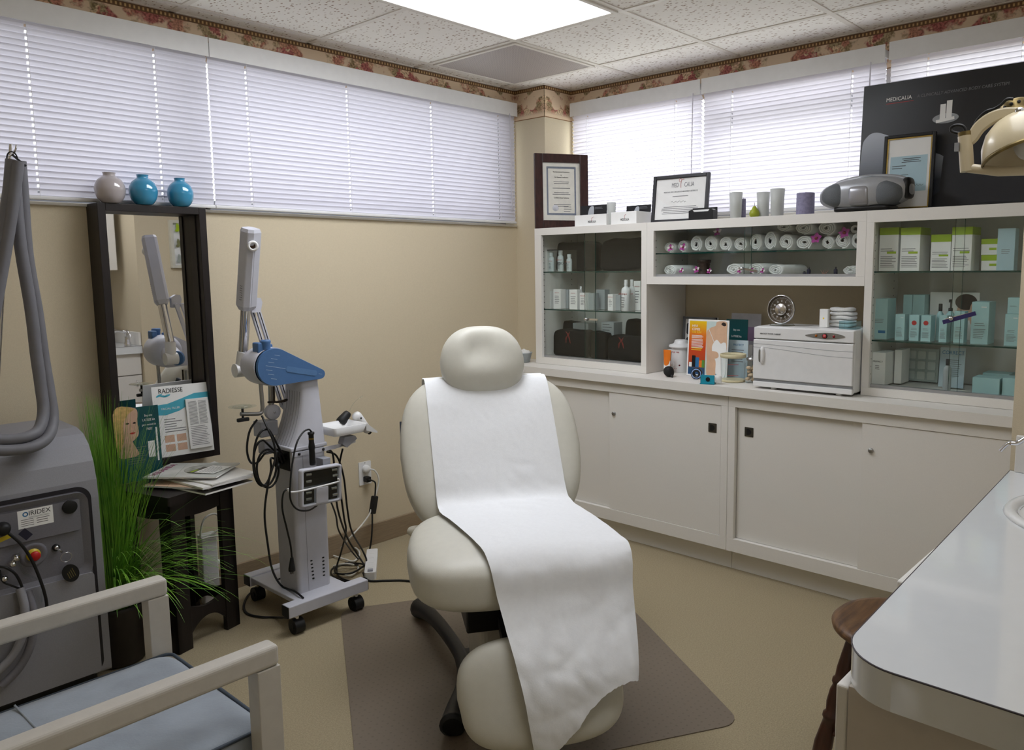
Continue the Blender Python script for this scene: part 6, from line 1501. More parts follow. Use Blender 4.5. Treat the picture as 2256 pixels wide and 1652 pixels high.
b = B(); oo = rrect(.02, .055, wv+.012, zt_+.006, .045, 8); ii = rrect(.03, .065, wv, zt_-.008, .038, 8); n_ = len(oo)
b.add([m @ Vector((x, y, .0008)) for x, y in oo]+[m @ Vector((x, y, .0012)) for x, y in ii], [(i, (i+1) % n_, n_+(i+1) % n_, n_+i) for i in range(n_)], 0); b.obj('panel_groove', mat('groove_black', (26, 22, 28), .6), th)
lz = LP(150, 1290).z
b = B(); b.prism(rrect(.032, .067, wv-.002, lz+.03, .012), -.001, .018, m); b.obj('lower_panel', M_las, th, bevel=.010, seg=3)
rec = B(); pr0 = rrect(.032, lz+.02, wv-.002, zt_-.010, .036, 8); pr1 = rrect(.052, lz+.045, wv-.024, zt_-.030, .028, 8)
n_ = len(pr0); rec.add([m @ Vector((x, y, .014)) for x, y in pr0]+[m @ Vector((x, y, .003)) for x, y in pr1], [(i, (i+1) % n_, n_+(i+1) % n_, n_+i) for i in range(n_)], 0, True); rec.add([m @ Vector((x, y, .003)) for x, y in pr1], [tuple(range(n_))]); rec.add([m @ Vector((x, y, .0005)) for x, y in pr0], [tuple(range(n_))[::-1]]); rec.add([m @ Vector((x, y, .0005)) for x, y in pr0]+[m @ Vector((x, y, .014)) for x, y in pr0], [(i, (i+1) % n_, n_+(i+1) % n_, n_+i) for i in range(n_)], 0); rec.obj('control_recess', M_las2, th)
zs1 = LP(150, 1165).z; b = B(); b.prism([(.052, zs1), (wv-.030, zs1), (wv-.030, zs1-.03), (.052, zs1-.03)] if False else [(.054, zs1-.008), (wv-.032, zs1-.008), (wv-.026, zs1+.010), (wv-.026, zt_-.034), (.054, zt_-.034)], .003, .010, m); b.obj('upper_panel', M_las2, th, bevel=.004, seg=3)
def F(u, v, d=.0): p = LP(u, v); return m @ Vector((p.x-LX0, p.z, d))
p = LP(36, 1135); q = LP(114, 1120); lw_, lh_ = q.x-p.x, .058
ml = m @ Matrix.Translation((p.x-LX0, LP(36, 1166).z, .0104)); b = B(); b.quad(ml, 0, 0, lw_, lh_, 0); lb = b.obj('rating_label', M_paper, th)
text('lettering', 'IRIDEX', .021, ml @ Matrix.Translation((lw_*.62, lh_*.66, .0003)), M_printd, th, ex=.0001, sx=.95)
b = B(); b.lathe([(.0078, .0001), (.0075, .0005), (.0045, .0004), (.0078, .0001)], ml @ Matrix.Translation((lw_*.22, lh_*.76, 0)), 18); b.obj('blue_emblem', M_blue, th)
b = B(); b.lines(ml, lw_*.08, lw_*.45, lh_*.48, 4, lh_*.11, lh_*.025, .0002, jit=.1); b.lines(ml, lw_*.52, lw_*.92, lh_*.44, 3, lh_*.12, lh_*.03, .0002); b.lines(ml, lw_*.3, lw_*.95, lh_*.58, 2, lh_*.05, lh_*.012, .0002); b.obj('fine_print', M_printd, th)
fr_ = lambda u, v, d: frame(F(u, v, d), LT, UP)
b = B(); b.lathe([(.022, 0), (.022, .004), (.020, .005), (0, .0045)], fr_(151, 1115, .010), 28); b.obj('socket_cap', M_rub, th)
b = B(); b.lathe([(.040, .0), (.034, .007), (.026, .003), (.0, .003)], fr_(72, 1221, .003), 30); b.obj('button_surround', M_las2, th)
b = B(); b.lathe([(.020, .003), (.020, .006), (0, .0065)], fr_(72, 1221, .004), 24); b.obj('yellow_ring', mat('warning_yellow', (196, 172, 40), .4), th)
b = B(); b.lathe([(.010, .005), (.010, .014), (.015, .018), (.015, .024), (.012, .027), (0, .028)], fr_(72, 1221, .004), 24); b.obj('emergency_button', mat('emergency_red', (178, 28, 28), .35), th)
b = B(); b.lathe([(.011, 0), (.011, .008), (.009, .010), (0, .010)], fr_(122, 1205, .003), 20); ks = b.obj('key_switch', M_rub, th)
b = B(); b.lathe([(.0065, .0100), (.0065, .012), (0, .012)], fr_(122, 1205, .003), 16); b.bar(F(122, 1205, .016), F(131, 1212, .03), .002, .008); b.obj('key', M_chrome, ks)
cr_ = F(140, 1223, .026); b = B(); b.tube([cr_+Vector((.016*math.cos(t), -.002*math.sin(t), .016*math.sin(t))) for t in [2*PI*i/24 for i in range(24)]], .0009, 6, 0, True); b.obj('key_ring', M_chrome, ks)
kt = fr_(150, 1258, .024); b = B(); b.prism(ell(0, 0, .024, .031), 0, .002, kt @ rotz(.35)); b.obj('key_tag', M_rub, th)
b = B()
for i in range(4): b.quad(kt @ rotz(1.9), -.016, -.010+.006*i, .014-.003*i, -.0085+.006*i, .0024)
b.obj('tag_print', mat('faded_gold_print', (120, 108, 60), .5), th)
b = B(); b.quad(m @ Matrix.Translation((LP(8, 1183).x-LX0, LP(8, 1183).z, .0106)) @ rotz(.25), -.02, -.008, .016, .006); b.obj('yellow_label', bpy.data.materials['warning_yellow'], th)
# black lead, connectors and small hoses at the left of the panel
def LC(pts, r, mt, name): b_ = B(); b_.tube(smooth_path(pts, 7), r, 8); return b_.obj(name, mt, th)
LC([F(-12, 1160, .02), F(0, 1162, .03), F(15, 1172, .035), F(40, 1195, .04), F(62, 1230, .045), F(80, 1275, .05), F(90, 1310, .05), F(95, 1340, .04)], .0048, M_cable, 'lead')
LC([F(-8, 1245, .02), F(8, 1246, .03), F(28, 1260, .035), F(42, 1290, .035), F(48, 1325, .03)], .0042, M_cable, 'lead')
LC([F(-5, 1252, .02), F(0, 1275, .03), F(18, 1284, .03), F(40, 1292, .03)], .003, M_cable, 'lead')
LC([F(35, 1215, .02), F(45, 1255, .03), F(80, 1275, .035), F(86, 1320, .03)], .003, M_clearp, 'clear_hose')
b = B(); q = m @ Matrix.Translation((LP(48, 1171).x-LX0, LP(48, 1171).z, .038)) @ rotz(-.9); b.box((-.016, -.012, 0), (.016, .012, .0008), 0, q); b.obj('cable_flag', mat('flag_navy', (30, 30, 48), .5), th)
b = B(); b.lathe([(.020, 0), (.022, .01), (.016, .03), (.010, .034), (0, .034)], fr_(2, 1162, .010), 20); b.obj('connector', M_rub, th)
for u, v in ((22, 1238), (30, 1225), (4, 1270)): b = B(); b.lathe([(.010, 0), (.010, .014), (.007, .016), (.007, .026), (0, .026)], fr_(u, v, .012), 14); b.obj('hose_fitting', M_chrome, th)
LC([F(38, 1290, .03), F(44, 1330, .05), F(40, 1380, .055), F(20, 1430, .05), F(-15, 1470, .045)], .013, M_las, 'hose')
LC([F(55, 1296, .03), F(62, 1340, .05), F(58, 1400, .055), F(35, 1455, .05), F(-5, 1500, .045)], .013, M_las2, 'hose')
b = B(); b.prism([(2.93, .86), (3.20, .86), (3.20, 1.02), (3.10, 1.06), (2.99, 1.03), (2.95, .93)], 0, .30, frame((LX0, 0, 0), (0, 1, 0), UP)); b.obj('display_neck', M_las, th, bevel=.02, seg=4)
ps = at(18, 930, 'y', 2.94); b = B(); b.quad(frame((LX0+.17, 2.940, .90), LT, (0, .25, 1)), 0, 0, .10, .06); b.obj('front_label', M_paper, th)
b = B(); b.prism(rrect(.02, .02, .05, .045, .008), .0004, .0008, frame((LX0+.17, 2.940, .90), LT, (0, .25, 1))); b.obj('label_emblem', M_green, th)
# hose pole with the looped hoses
YH_ = 2.93
p0, p1 = Vector((.66, 3.0, .87)), at(24, 318, 'y', 2.98)
b = B(); b.cyl(p0, p1, .0075, .0055, 12); b.tube(smooth_path([at(18, 345, 'y', 2.97), at(28, 340, 'y', 2.95), at(34, 330, 'y', 2.94), at(36, 320, 'y', 2.94)], 5), .003, 6); b.obj('hose_pole', M_chrome, th)
b = B(); b.tube([at(27, 350, 'y', 2.93)+Vector((.014*math.cos(t), 0, .022*math.sin(t))) for t in [2*PI*i/20 for i in range(20)]], .0022, 6, 0, True); b.bar(at(26, 340, 'y', 2.92), at(57, 366, 'y', 2.92), .010, .004); b.obj('hose_ring', M_rub, th)
M_hose = mat('hose_grey', (112, 112, 118), .55, var=.05)
def hose(px, r, ys=None, name='hanging_hose'): b_ = B(); b_.tube(smooth_path([at(u, v, 'y', YH_-.01*i*.0+(ys[i] if ys else 0)) for i, (u, v) in enumerate(px)], 8), r, 14); b_.obj(name, M_hose, th)
hose([(34, 355), (34, 420), (45, 540), (68, 680), (80, 780), (90, 850), (96, 905), (86, 945), (60, 962), (20, 968), (-30, 966)], .0175, [0, 0, 0, 0, 0, -.005, -.02, -.05, -.07, -.07, -.07])
hose([(44, 355), (50, 430), (60, 560), (82, 690), (96, 790), (108, 860), (116, 920), (106, 962), (70, 985), (20, 992), (-30, 990)], .0175, [.02, .02, .02, .02, .015, 0, -.02, -.06, -.085, -.085, -.085])
hose([(26, 352), (20, 420), (8, 500), (-4, 570), (-20, 680)], .0175, [-.02]*5)
hose([(40, 356), (30, 440), (18, 520), (4, 600), (-14, 700)], .0165, [-.035]*5)
# ---------------------------------------------------------------- armchair in the left foreground
M_paint = mat('white_painted_wood', (196, 192, 184), .45, var=.03, scale=40, bump=.06, bscale=200); M_cush = mat('blue_grey_suede', (146, 155, 166), .85, var=.12, scale=10, bump=.3, bscale=160, sheen=.3, spec=.2); M_pip = mat('slate_piping', (62, 72, 84), .7)
ac = thing('armchair', 'white painted wooden armchair with blue grey cushion, left foreground', 'armchair', (.46, 1.775, 0))
AX0, AX1 = .105, .782; AZ = .635
for y in (1.497, 2.045):
    w_ = .046
    b = B(); o_ = rrect(AX0, .0005, AX1, AZ, .022, 5)
    b.box((AX0, y-w_/2, AZ-.046), (AX1, y+w_/2, AZ)); b.obj('arm_rest', M_paint, ac, bevel=.010, seg=4)
    for x in (AX0, AX1-.050): b = B(); b.box((x, y-w_/2+.0002, .0005), (x+.050, y+w_/2-.0002, AZ-.0455)); b.obj('leg', M_paint, ac, bevel=.002)
    b = B(); b.box((AX0+.05, y-.012, .262), (AX1-.05, y+.012, .322)); b.obj('side_rail', M_paint, ac, bevel=.002)
for x in (AX0+.012, AX1-.036): b = B(); b.box((x, 1.52, .262), (x+.024, 2.025, .322)); b.obj('cross_rail', M_paint, ac, bevel=.002)
b = B(); b.box((AX0+.03, 1.521, .312), (AX1-.03, 2.024, .324)); b.obj('seat_board', M_paint, ac)
b = B(); b.box((AX0, 1.521, .60), (AX0+.04, 2.024, .70)); b.box((AX0, 1.521, .46), (AX0+.035, 2.024, .52)); b.obj('back_rail', M_paint, ac, bevel=.004)
cz = .338; ch = .112; cx0, cx1, cy0, cy1 = AX0+.045, AX1-.005, 1.524, 2.021
def wc(p): return p+Vector((0, 0, (.010*math.cos(p.x*6)*math.cos(p.y*6)+.0015*math.sin(p.x*60+p.y*20))*(p.z > 0)))
b = B(); b.pad(((cx0+cx1)/2, (cy0+cy1)/2, cz+ch/2), (cx1-cx0, cy1-cy0, ch), .22, .14, None, 72, 24, 0, wc); cu = b.obj('cushion', M_cush, ac)
for zz, nm in ((cz+ch-.012, 'top_piping'), (cz+.012, 'bottom_piping')):
    b = B(); b.tube([(x, y, zz) for x, y in rrect(cx0+.001, cy0+.001, cx1-.001, cy1-.001, .022, 6)], .0042, 8, 0, True); b.obj(nm, M_pip, cu)
b = B(); b.tube(smooth_path([((cx0+cx1)/2-.03, cy0+.02, cz+ch+.004), ((cx0+cx1)/2-.028, (cy0+cy1)/2, cz+ch+.0095), ((cx0+cx1)/2-.03, cy1-.02, cz+ch+.004)], 8), .0026, 6); b.obj('centre_seam', M_cush, cu)
# ---------------------------------------------------------------- sink counter, stool and lamp on the right
M_gloss = mat('glossy_white_laminate', (224, 227, 229), .10, var=.01, coat=.5); M_edge = mat('counter_edge_dark_line', (66, 60, 66), .4); M_pan = mat('counter_panel', (200, 192, 182), .5, var=.03)
KX0, KX1, KY0, KY1, KZ, KT = 1.045, XW-.004, -.196, .458, .862, .056; KYD = .420
SC = Vector((1.975, .176, 0)); SRX, SRY = .205, .205
th = thing('counter_unit', 'glossy white sink counter with rounded corner in the right foreground', 'counter', ((KX0+KX1)/2, .13, 0)); kt = th
outl = []
R_ = .085
def outer(a):
    "counter outline met by a ray from the basin centre"
    d = Vector((math.cos(a), math.sin(a))); best = 1e9
    for ax_, lim in ((0, KX0), (0, KX1), (1, KY0), (1, KY1)):
        if abs(d[ax_]) > 1e-9:
            t = (lim-SC[ax_])/d[ax_]
            if t > 1e-6: best = min(best, t)
    x, y = SC.x+d.x*best, SC.y+d.y*best
    # rounded near corner
    cx, cy = KX0+R_, KY1-R_
    if x < cx and y > cy:
        ex, ey = SC.x-cx, SC.y-cy; bb = ex*d.x+ey*d.y; cc = ex*ex+ey*ey-R_*R_; t = -bb+math.sqrt(max(0, bb*bb-cc)); x, y = SC.x+d.x*t, SC.y+d.y*t
    return x, y
angs = [2*PI*i/120 for i in range(120)]
for cxx, cyy in ((KX1, KY1), (KX1, KY0), (KX0, KY0), (KX0+R_, KY1), (KX0, KY1-R_)): angs.append(math.atan2(cyy-SC.y, cxx-SC.x) % (2*PI))
for i in range(12):
    a = PI/2+PI/2*i/11; angs.append(math.atan2(KY1-R_+R_*math.sin(a)-SC.y, KX0+R_+R_*math.cos(a)-SC.x) % (2*PI))
angs = sorted(angs); n_ = len(angs)
ou = [(x, y-(.048-.0365*(x-1.05))*max(0, (y+.196)/.654)) for x, y in (outer(a) for a in angs)]; inn = [(SC.x+(SRX-.02)*math.cos(a), SC.y+(SRY-.02)*math.sin(a)) for a in angs]
b = B(); vs = [(x, y, KZ) for x, y in inn]+[(x, y, KZ) for x, y in ou]+[(x, y, KZ-KT) for x, y in ou]+[(x, y, KZ-KT) for x, y in inn]
for j, sm in ((0, False), (1, True), (2, False), (3, False)):
    j2 = (j+1) % 4
    b.add(vs, [(j*n_+i, j2*n_+i, j2*n_+(i+1) % n_, j*n_+(i+1) % n_) for i in range(n_)], 0, sm)
b.obj('countertop', M_gloss, th)
b = B(); b.tube([(x, y, KZ-.0009) for x, y in ou], .0014, 6, 0, True); b.obj('edge_line', M_edge, th)  # dark laminate line along the counter's top edge
b = B(); b.box((KX0+.030, KY0, .0005), (KX0+.048, KYD-.020, KZ-KT-.0005)); b.box((KX1-.018, KY0, .0005), (KX1, KYD-.020, KZ-KT-.0005)); b.box((KX0+.048, KY0, .10), (KX1-.018, KY0+.012, KZ-KT-.0005)); b.box((KX0+.048, KYD-.09, .0005), (KX1-.018, KYD-.075, .09)); b.box((KX0+.048, KY0+.012, .09), (KX1-.018, KYD-.022, .105)); b.obj('carcass', M_pan, th, bevel=.001)
dx_ = [KX0+.030, 1.52, 1.758, KX1]
for i in range(3):
    x0, x1 = dx_[i]+.0015, dx_[i+1]-.0015
    b = B(); b.box((x0, KYD-.019, .095), (x1, KYD-.001, .640)); d_ = b.obj('door', M_laminate, th, bevel=.002)
    B().tube([(x1-.04, KYD-.001, .56), (x1-.04, KYD+.016, .56), (x1-.04, KYD+.016, .60), (x1-.04, KYD-.001, .60)], .004, 8).obj('handle', M_chrome, d_)
    o_ = .062 if i == 1 else 0.
    b = B(); b.box((x0, KYD-.019+o_, .646), (x1, KYD-.001+o_, KZ-KT-.004)); dr = b.obj('drawer', M_laminate, th, bevel=.004, seg=3)
    if o_: b = B(); b.box((x0+.02, KYD-.30, .66), (x1-.02, KYD-.019+o_, .76)); b.obj('drawer_box', M_laminate, dr)
# basin
b = B(); pr = [(.030, -.150), (.09, -.148), (.150, -.115), (.176, -.06), (.185, -.012), (.190, .004), (.200, .011), (.212, .009), (.218, .001), (.212, -.002)]
b.lathe(pr, Matrix.Translation((SC.x, SC.y, KZ)), 64); b.obj('basin', mat('basin_white', (226, 226, 224), .12, var=.01, coat=.4), th)
b = B(); b.lathe([(.031, -.1495), (.024, -.148), (0, -.149)], Matrix.Translation((SC.x, SC.y, KZ)), 24); b.obj('drain', M_chrome, th)
# backsplash on the end wall and along the back
b = B(); b.box((KX1-.014, KY0, KZ+.0003), (KX1, KY1-.014, KZ+.098)); b.box((KX0, KY0, KZ+.0003), (KX1-.014, KY0+.014, KZ+.098)); b.obj('backsplash', M_laminate, th, bevel=.002)
fp = at(2256, 962, 'x', KX1-.04)
th = thing('faucet', 'chrome lever faucet at the far end of the sink counter', 'faucet', (KX1-.07, .36, KZ))
b = B(); b.lathe([(.024, .0004), (.024, .02), (.018, .03), (.016, .085), (.020, .095), (.015, .11), (0, .113)], Matrix.Translation((KX1-.07, .375, KZ)), 20); b.obj('faucet_body', M_chrome, th)
zz = KZ+.095
b = B(); b.tube(smooth_path([(KX1-.07, .375, zz), (KX1-.09, .385, zz+.012), (KX1-.12, .32, zz+.015), (KX1-.15, .27, zz-.005), (KX1-.16, .255, zz-.035)], 6), .009, 10); b.obj('spout', M_chrome, th)
b = B(); b.tube(smooth_path([(KX1-.07, .375, zz+.018), (KX1-.071, .405, zz+.014), (KX1-.073, .428, zz-.004), (KX1-.075, .448, zz-.008), (KX1-.077, .466, zz-.030)], 6), [.006]*18+[.0045]*7, 8); b.obj('lever', M_chrome, th)
# goods on the counter seen in the mirror
def mir(u, v, y): return at(u, v, 'y', 2*YMIR-y)
p = mir(285, 715, .10); th = thing('paper_bag', 'grey gift bag with rope handles on the sink counter, seen in the mirror', 'bag', (2.18, -.14, KZ)); b = B(); b.box((2.12, -.178, KZ+.0004), (2.235, -.105, KZ+.20)); b.obj('bag_body', mat('bag_grey', (170, 168, 172), .6), th, bevel=.004)
b = B(); b.tube(smooth_path([(2.15, -.103, KZ+.185), (2.16, -.100, KZ+.235), (2.20, -.100, KZ+.235), (2.21, -.103, KZ+.185)], 6), .003, 6); b.obj('handle', M_wcable, th)
th = thing('steel_basin_tray', 'small shiny steel tray on the sink counter, seen in the mirror', 'tray', (2.262, -.12, KZ)); b = B(); b.lathe([(.03, .0004), (.040, .045), (.044, .048), (.039, .046), (.03, .004), (0, .004)], Matrix.Translation((2.262, -.13, KZ)) , 28); b.obj('tray_body', M_chrome, th); 
for o in th.children: pass
th = thing('red_box', 'red box at the back of the sink counter, seen in the mirror', 'box', (2.06, -.14, KZ)); b = B(); b.box((2.03, -.178, KZ+.0004), (2.10, -.105, KZ+.19)); b.obj('box_body', mat('box_crimson', (128, 26, 40), .5), th, bevel=.002)
b = B(); b.box((2.0295, -.1048, KZ+.02), (2.1005, -.1042, KZ+.09)); b.obj('label', M_paper, th)
# wall cabinet over the sink
UX0, UX1, UY1, UZ0 = 1.15, 2.275, .2215, 1.418
th = thing('sink_wall_cabinet', 'white wall cabinet hanging over the sink counter at the far right', 'cabinet', ((UX0+UX1)/2, 0, UZ0))
b = B(); b.box((UX0, -.197, UZ0), (UX1, UY1-.02, 2.2)); b.obj('carcass', M_laminate, th, bevel=.001)
for i in range(2):
    x0 = UX0+i*(UX1-UX0)/2; b = B(); b.box((x0+.0015, UY1-.019, UZ0+.001), (x0+(UX1-UX0)/2-.0015, UY1, 2.198)); d_ = b.obj('door', M_laminate, th, bevel=.002)
    B().tube([(x0+.5, UY1, 1.48), (x0+.5, UY1+.018, 1.48), (x0+.5, UY1+.018, 1.55), (x0+.5, UY1, 1.55)], .004, 8).obj('handle', M_chrome, d_)
# butterfly box frame on the wall opposite the mirror
a_, c_ = mir(369, 485, YC), mir(369, 590, YC)
bx0, bz1, bz0 = a_.x, a_.z, c_.z
th = thing('shadow_box', 'pale box frame of green paper butterflies, seen in the mirror', 'picture frame', (bx0+.2, YC+.02, bz0)); bx1 = bx0+.42
b = B(); 
b.box((bx0, YC+.0005, bz0), (bx0+.02, YC+.042, bz1)); b.box((bx1-.02, YC+.0005, bz0), (bx1, YC+.042, bz1)); b.box((bx0+.02, YC+.0005, bz0), (bx1-.02, YC+.042, bz0+.02)); b.box((bx0+.02, YC+.0005, bz1-.02), (bx1-.02, YC+.042, bz1)); b.obj('frame', mat('frame_ivory', (206, 204, 190), .5), th)
B().box((bx0+.02, YC+.0005, bz0+.02), (bx1-.02, YC+.008, bz1-.02)).obj('backing', M_paper, th)
M_bf = [mat('butterfly_lime', (176, 204, 40), .5), mat('butterfly_olive', (140, 140, 96), .5), mat('butterfly_grey', (168, 176, 170), .5)]
for k in range(3):
    cz = bz1-.07-.115*k
    for j in range(3):
        cx = bx0+.075+.13*j; q = frame((cx, YC+.02, cz), (-1, 0, 0), UP) @ rotz(.5-.3*j); b = B()
        for s in (-1, 1):
            pts = [(p_.x*s, p_.y) for p_ in smooth_path([(0, .0, 0), (.020, .026, 0), (.048, .030, 0), (.040, .004, 0), (.030, -.006, 0), (.034, -.026, 0), (.012, -.024, 0)], 4, True)]
            if s < 0: pts = pts[::-1]
            b.prism(pts, 0, .001, q @ Matrix.Rotation(-s*.35, 4, 'Y'))
        b.obj('butterfly', M_bf[k], th)
# ---------------------------------------------------------------- wooden stool
M_oak = mat('worn_oak', (112, 80, 48), .4, col2=(70, 46, 28), scale=9, stretch=(1, 9, 9), bump=.25, bscale=60); M_leg = mat('dark_turned_wood', (62, 34, 22), .35, var=.3, scale=14, stretch=(4, 4, 1), coat=.2)
SX, SY, SZ = 2.10, .652, .46
th = thing('wooden_stool', 'old round wooden stool with turned legs beside the sink counter', 'stool', (SX, SY, 0)); W = WM[th]
b = B(); b.lathe([(.10, SZ-.040), (.150, SZ-.036), (.168, SZ-.022), (.170, SZ-.012), (.160, SZ-.002), (.145, SZ), (.09, SZ-.007), (0, SZ-.010)], W, 48, sx=1.05); b.obj('seat', M_oak, th)
for k in range(4):
    a = 2.26+k*PI/2; top = Vector((.120*math.cos(a), .120*math.sin(a), SZ-.035)); bot = Vector((.215*math.cos(a), .215*math.sin(a), .002)); d = bot-top; L = d.length; m = W @ Matrix.Translation(top) @ Vector((0, 0, 1)).rotation_difference(d.normalized()).to_matrix().to_4x4()
    pr = [(0, 0), (.012, 0), (.015, .03), (.019, .10), (.0175, .125), (.022, .132), (.022, .142), (.017, .150), (.021, .165), (.022, .20), (.017, .225), (.023, .233), (.023, .243), (.018, .25), (.020, .27), (.025, .32), (.022, .38), (.015, .44), (.013, L-.003), (.010, L), (0, L)]
    b = B(); b.lathe([(r, z*L/.485 if z < L-.01 and z > 0 else z) for r, z in pr if z <= L] if False else [(r, min(z, L)) for r, z in pr], m, 20); b.obj('leg', M_leg, th)
for k in range(4):
    a = 2.26+k*PI/2; a2 = a+PI/2; z = .15+.03*(k % 2); rr = .120+(.215-.120)*(SZ-.035-z)/(SZ-.037)
    b = B(); p, q = Vector((rr*math.cos(a), rr*math.sin(a), z)), Vector((rr*math.cos(a2), rr*math.sin(a2), z)); b.tube([W @ p, W @ p.lerp(q, .3), W @ p.lerp(q, .5), W @ p.lerp(q, .7), W @ q], [.006, .009, .011, .009, .006], 12); b.obj('stretcher', M_leg, th)
# ---------------------------------------------------------------- examination lamp
M_cr = mat('cream_enamel', (204, 190, 158), .30, var=.03, coat=.2); M_brass = mat('aged_brass', (120, 104, 66), .4, metal=.8, var=.3, scale=60)
LXp = 1.47
def S(u, v, x=LXp): return at(u, v, 'x', x)
c0, c1 = S(2131, 378), S(2126, 300)
th = thing('exam_lamp', 'cream enamel examination lamp on a hinged arm at the right edge', 'lamp', tuple(S(2256, 378)))
b = B(); b.cyl(c0, c1, .0110, .0110, 20); b.obj('pivot_post', M_cr, th, bevel=.002)
b = B(); ct = c1+(c1-c0).normalized()*.007; b.cyl(c1, ct, .0107, .0107, 18); b.obj('pivot_cap', M_brass, th)
q = S(2116, 325); b = B(); b.cbox((q.x-.009, q.y+.003, q.z), (.006, .007, .014)); b.obj('latch', M_frost, th)
e0 = S(2138, 378); e1 = Vector((1.475, .262, S(2250, 378).z)); e2 = Vector((1.48, .245, e1.z))
b = B(); b.tube([c0+Vector((0, 0, .006)), S(2200, 378), e1, e2], .0077, 12); b.obj('lower_arm', M_cr, th)
b = B(); b.cyl(e2, Vector((1.48, .232, e2.z)), .012, n=16); b.box((1.445, UY1+.0004, e2.z-.04), (1.515, UY1+.012, e2.z+.04)); b.obj('wall_mount', M_cr, th, bevel=.002)
yk_ = smooth_path([c1+Vector((0, -.005, -.012)), S(2142, 305), S(2158, 280), S(2185, 260), S(2215, 249), S(2250, 246)], 7)
b = B(); n_ = len(yk_)
for i in range(n_-1): pass
vs = []
for i, p in enumerate(yk_):
    d = (yk_[min(i+1, n_-1)]-yk_[max(i-1, 0)]).normalized(); nn = d.cross(Vector((1, 0, 0))).normalized(); wdt = .0087+.0067*math.sin(PI*i/(n_-1)); 
    vs += [p+nn*wdt*.7+Vector((-.0035, 0, 0)), p-nn*wdt*.7+Vector((-.0035, 0, 0)), p-nn*wdt*.7+Vector((.0045, 0, 0)), p+nn*wdt*.7+Vector((.0045, 0, 0))]
b.add(vs, [(4*i+j, 4*i+(j+1) % 4, 4*i+4+(j+1) % 4, 4*i+4+j) for i in range(n_-1) for j in range(4)]); b.add(vs[:4], [(3, 2, 1, 0)]); b.add(vs[-4:], [(0, 1, 2, 3)]); b.obj('yoke', M_cr, th, bevel=.003)
pk = S(2248, 247, LXp-.007); b = B(); b.lathe([(.0073, 0), (.0073, .0055), (.0055, .0075), (0, .008)], frame(pk, RT, UP), 18); b.obj('pivot_screw', M_chrome, th)
# dome: axis pointing down and toward the room
dcn = S(2262, 330, LXp+.014); axd = Vector((-.15, -.33, -1)).normalized(); md = Matrix.Translation(dcn) @ Vector((0, 0, -1)).rotation_difference(axd).to_matrix().to_4x4() @ Matrix.Scale(.668, 4)
b = B(); prd = [(.100, -.012), (.101, -.004), (.094, .030), (.078, .060), (.056, .080), (.040, .088)]; b.lathe(prd, md, 48, cap=False); b.lathe([(r-.003, z-.001) for r, z in prd][::-1], md, 48, cap=False); b.f = b.f; b.obj('shade', M_cr, th)
b = B(); b.lathe([(.1015, -.014), (.1030, -.009), (.1015, -.004), (.099, -.010), (.1015, -.014)], md, 48); b.obj('rim', M_brass, th)
b = B(); b.lathe([(.041, .086), (.036, .094), (.032, .104), (.031, .122), (.028, .126), (0, .127)], md, 28); b.obj('vent_cap', M_brass, th)
b = B()
for k in range(12): b.lathe([(.0042, 0), (.0042, .0012), (0, .0014)], md @ rotz(k*PI/6) @ frame((.0315, 0, .113), (0, 1, 0), UP), 10)
b.obj('vent_openings', M_dark, th)
b = B(); b.pad((0, 0, .012), (.052, .052, .075), 1, 1, md, 24, 14); b.obj('bulb', mat('bulb_frosted', (206, 206, 200), .3), th)
b = B(); b.tube(smooth_path([S(2232, 218), S(2218, 219), S(2205, 231), S(2190, 240), S(2172, 246), S(2155, 262), S(2147, 276), S(2138, 290), S(2118, 294), S(2098, 290), S(2095, 282), S(2105, 276), S(2120, 277), S(2127, 286), S(2126, 298)], 7), .0025, 8); b.obj('cord', M_cable, th)
# ---------------------------------------------------------------- things on top of the wall cabinets
ZTOP = 1.6262
M_pglass = glass('picture_glass', (255, 255, 255), .05)
def picture(label, L_, R_, h_, lean, fw, mats, mat_in, name='picture_frame', depth=.018):
    "frame standing from L_ to R_ (x, y of its lower corners)"
    L3 = Vector((L_[0], L_[1], ZTOP+.0006)); R3 = Vector((R_[0], R_[1], ZTOP+.0006)); r = (R3-L3).normalized(); n = r.cross(Vector((0, 0, 1))); wv = (R3-L3).length
    m = frame(L3, r, Vector((0, 0, 1))-n*lean); th = thing(name, label, 'picture frame', tuple((L3+R3)/2))
    b = B(m); b.box((0, 0, -depth), (fw, h_, 0)); b.box((wv-fw, 0, -depth), (wv, h_, 0)); b.box((fw, 0, -depth), (wv-fw, fw, 0)); b.box((fw, h_-fw, -depth), (wv-fw, h_, 0)); b.obj('frame', mats, th, bevel=.0025)
    B(m).box((fw*.9, fw*.9, -depth+.001), (wv-fw*.9, h_-fw*.9, -depth*.55)).obj('mount', mat_in, th)
    B(m).box((fw*.9, fw*.9, -depth*.5), (wv-fw*.9, h_-fw*.9, -depth*.5+.002)).obj('glazing', M_pglass, th)
    # strut at the back
    b = B(m); b.bar((wv/2, h_*.6, -depth), (wv/2, h_*.02, -depth-.0), .04, .003); b.obj('back_strut', M_black, th)
    return th, m @ Matrix.Translation((0, 0, -depth*.55+.0006)), wv, h_
M_mah = mat('mahogany_frame', (52, 28, 26), .35, var=.4, scale=25, stretch=(3, 3, 1), coat=.2); M_ivory = mat('ivory_mount', (222, 220, 210), .6)
p = at(1181, 497, 'z', ZTOP)
L_ = (3.285, yz(1180, 497, 3.285)[0]); d = Vector((.86, -.51)); 
th, m, wv, hv = picture('large mahogany framed certificate leaning by the corner column', L_, (L_[0]+d.x*.318, L_[1]+d.y*.318), .418, .02, .048, M_mah, M_ivory)
b = B(); x0, y0, x1, y1 = wv*.24, hv*.20, wv*.76, hv*.82
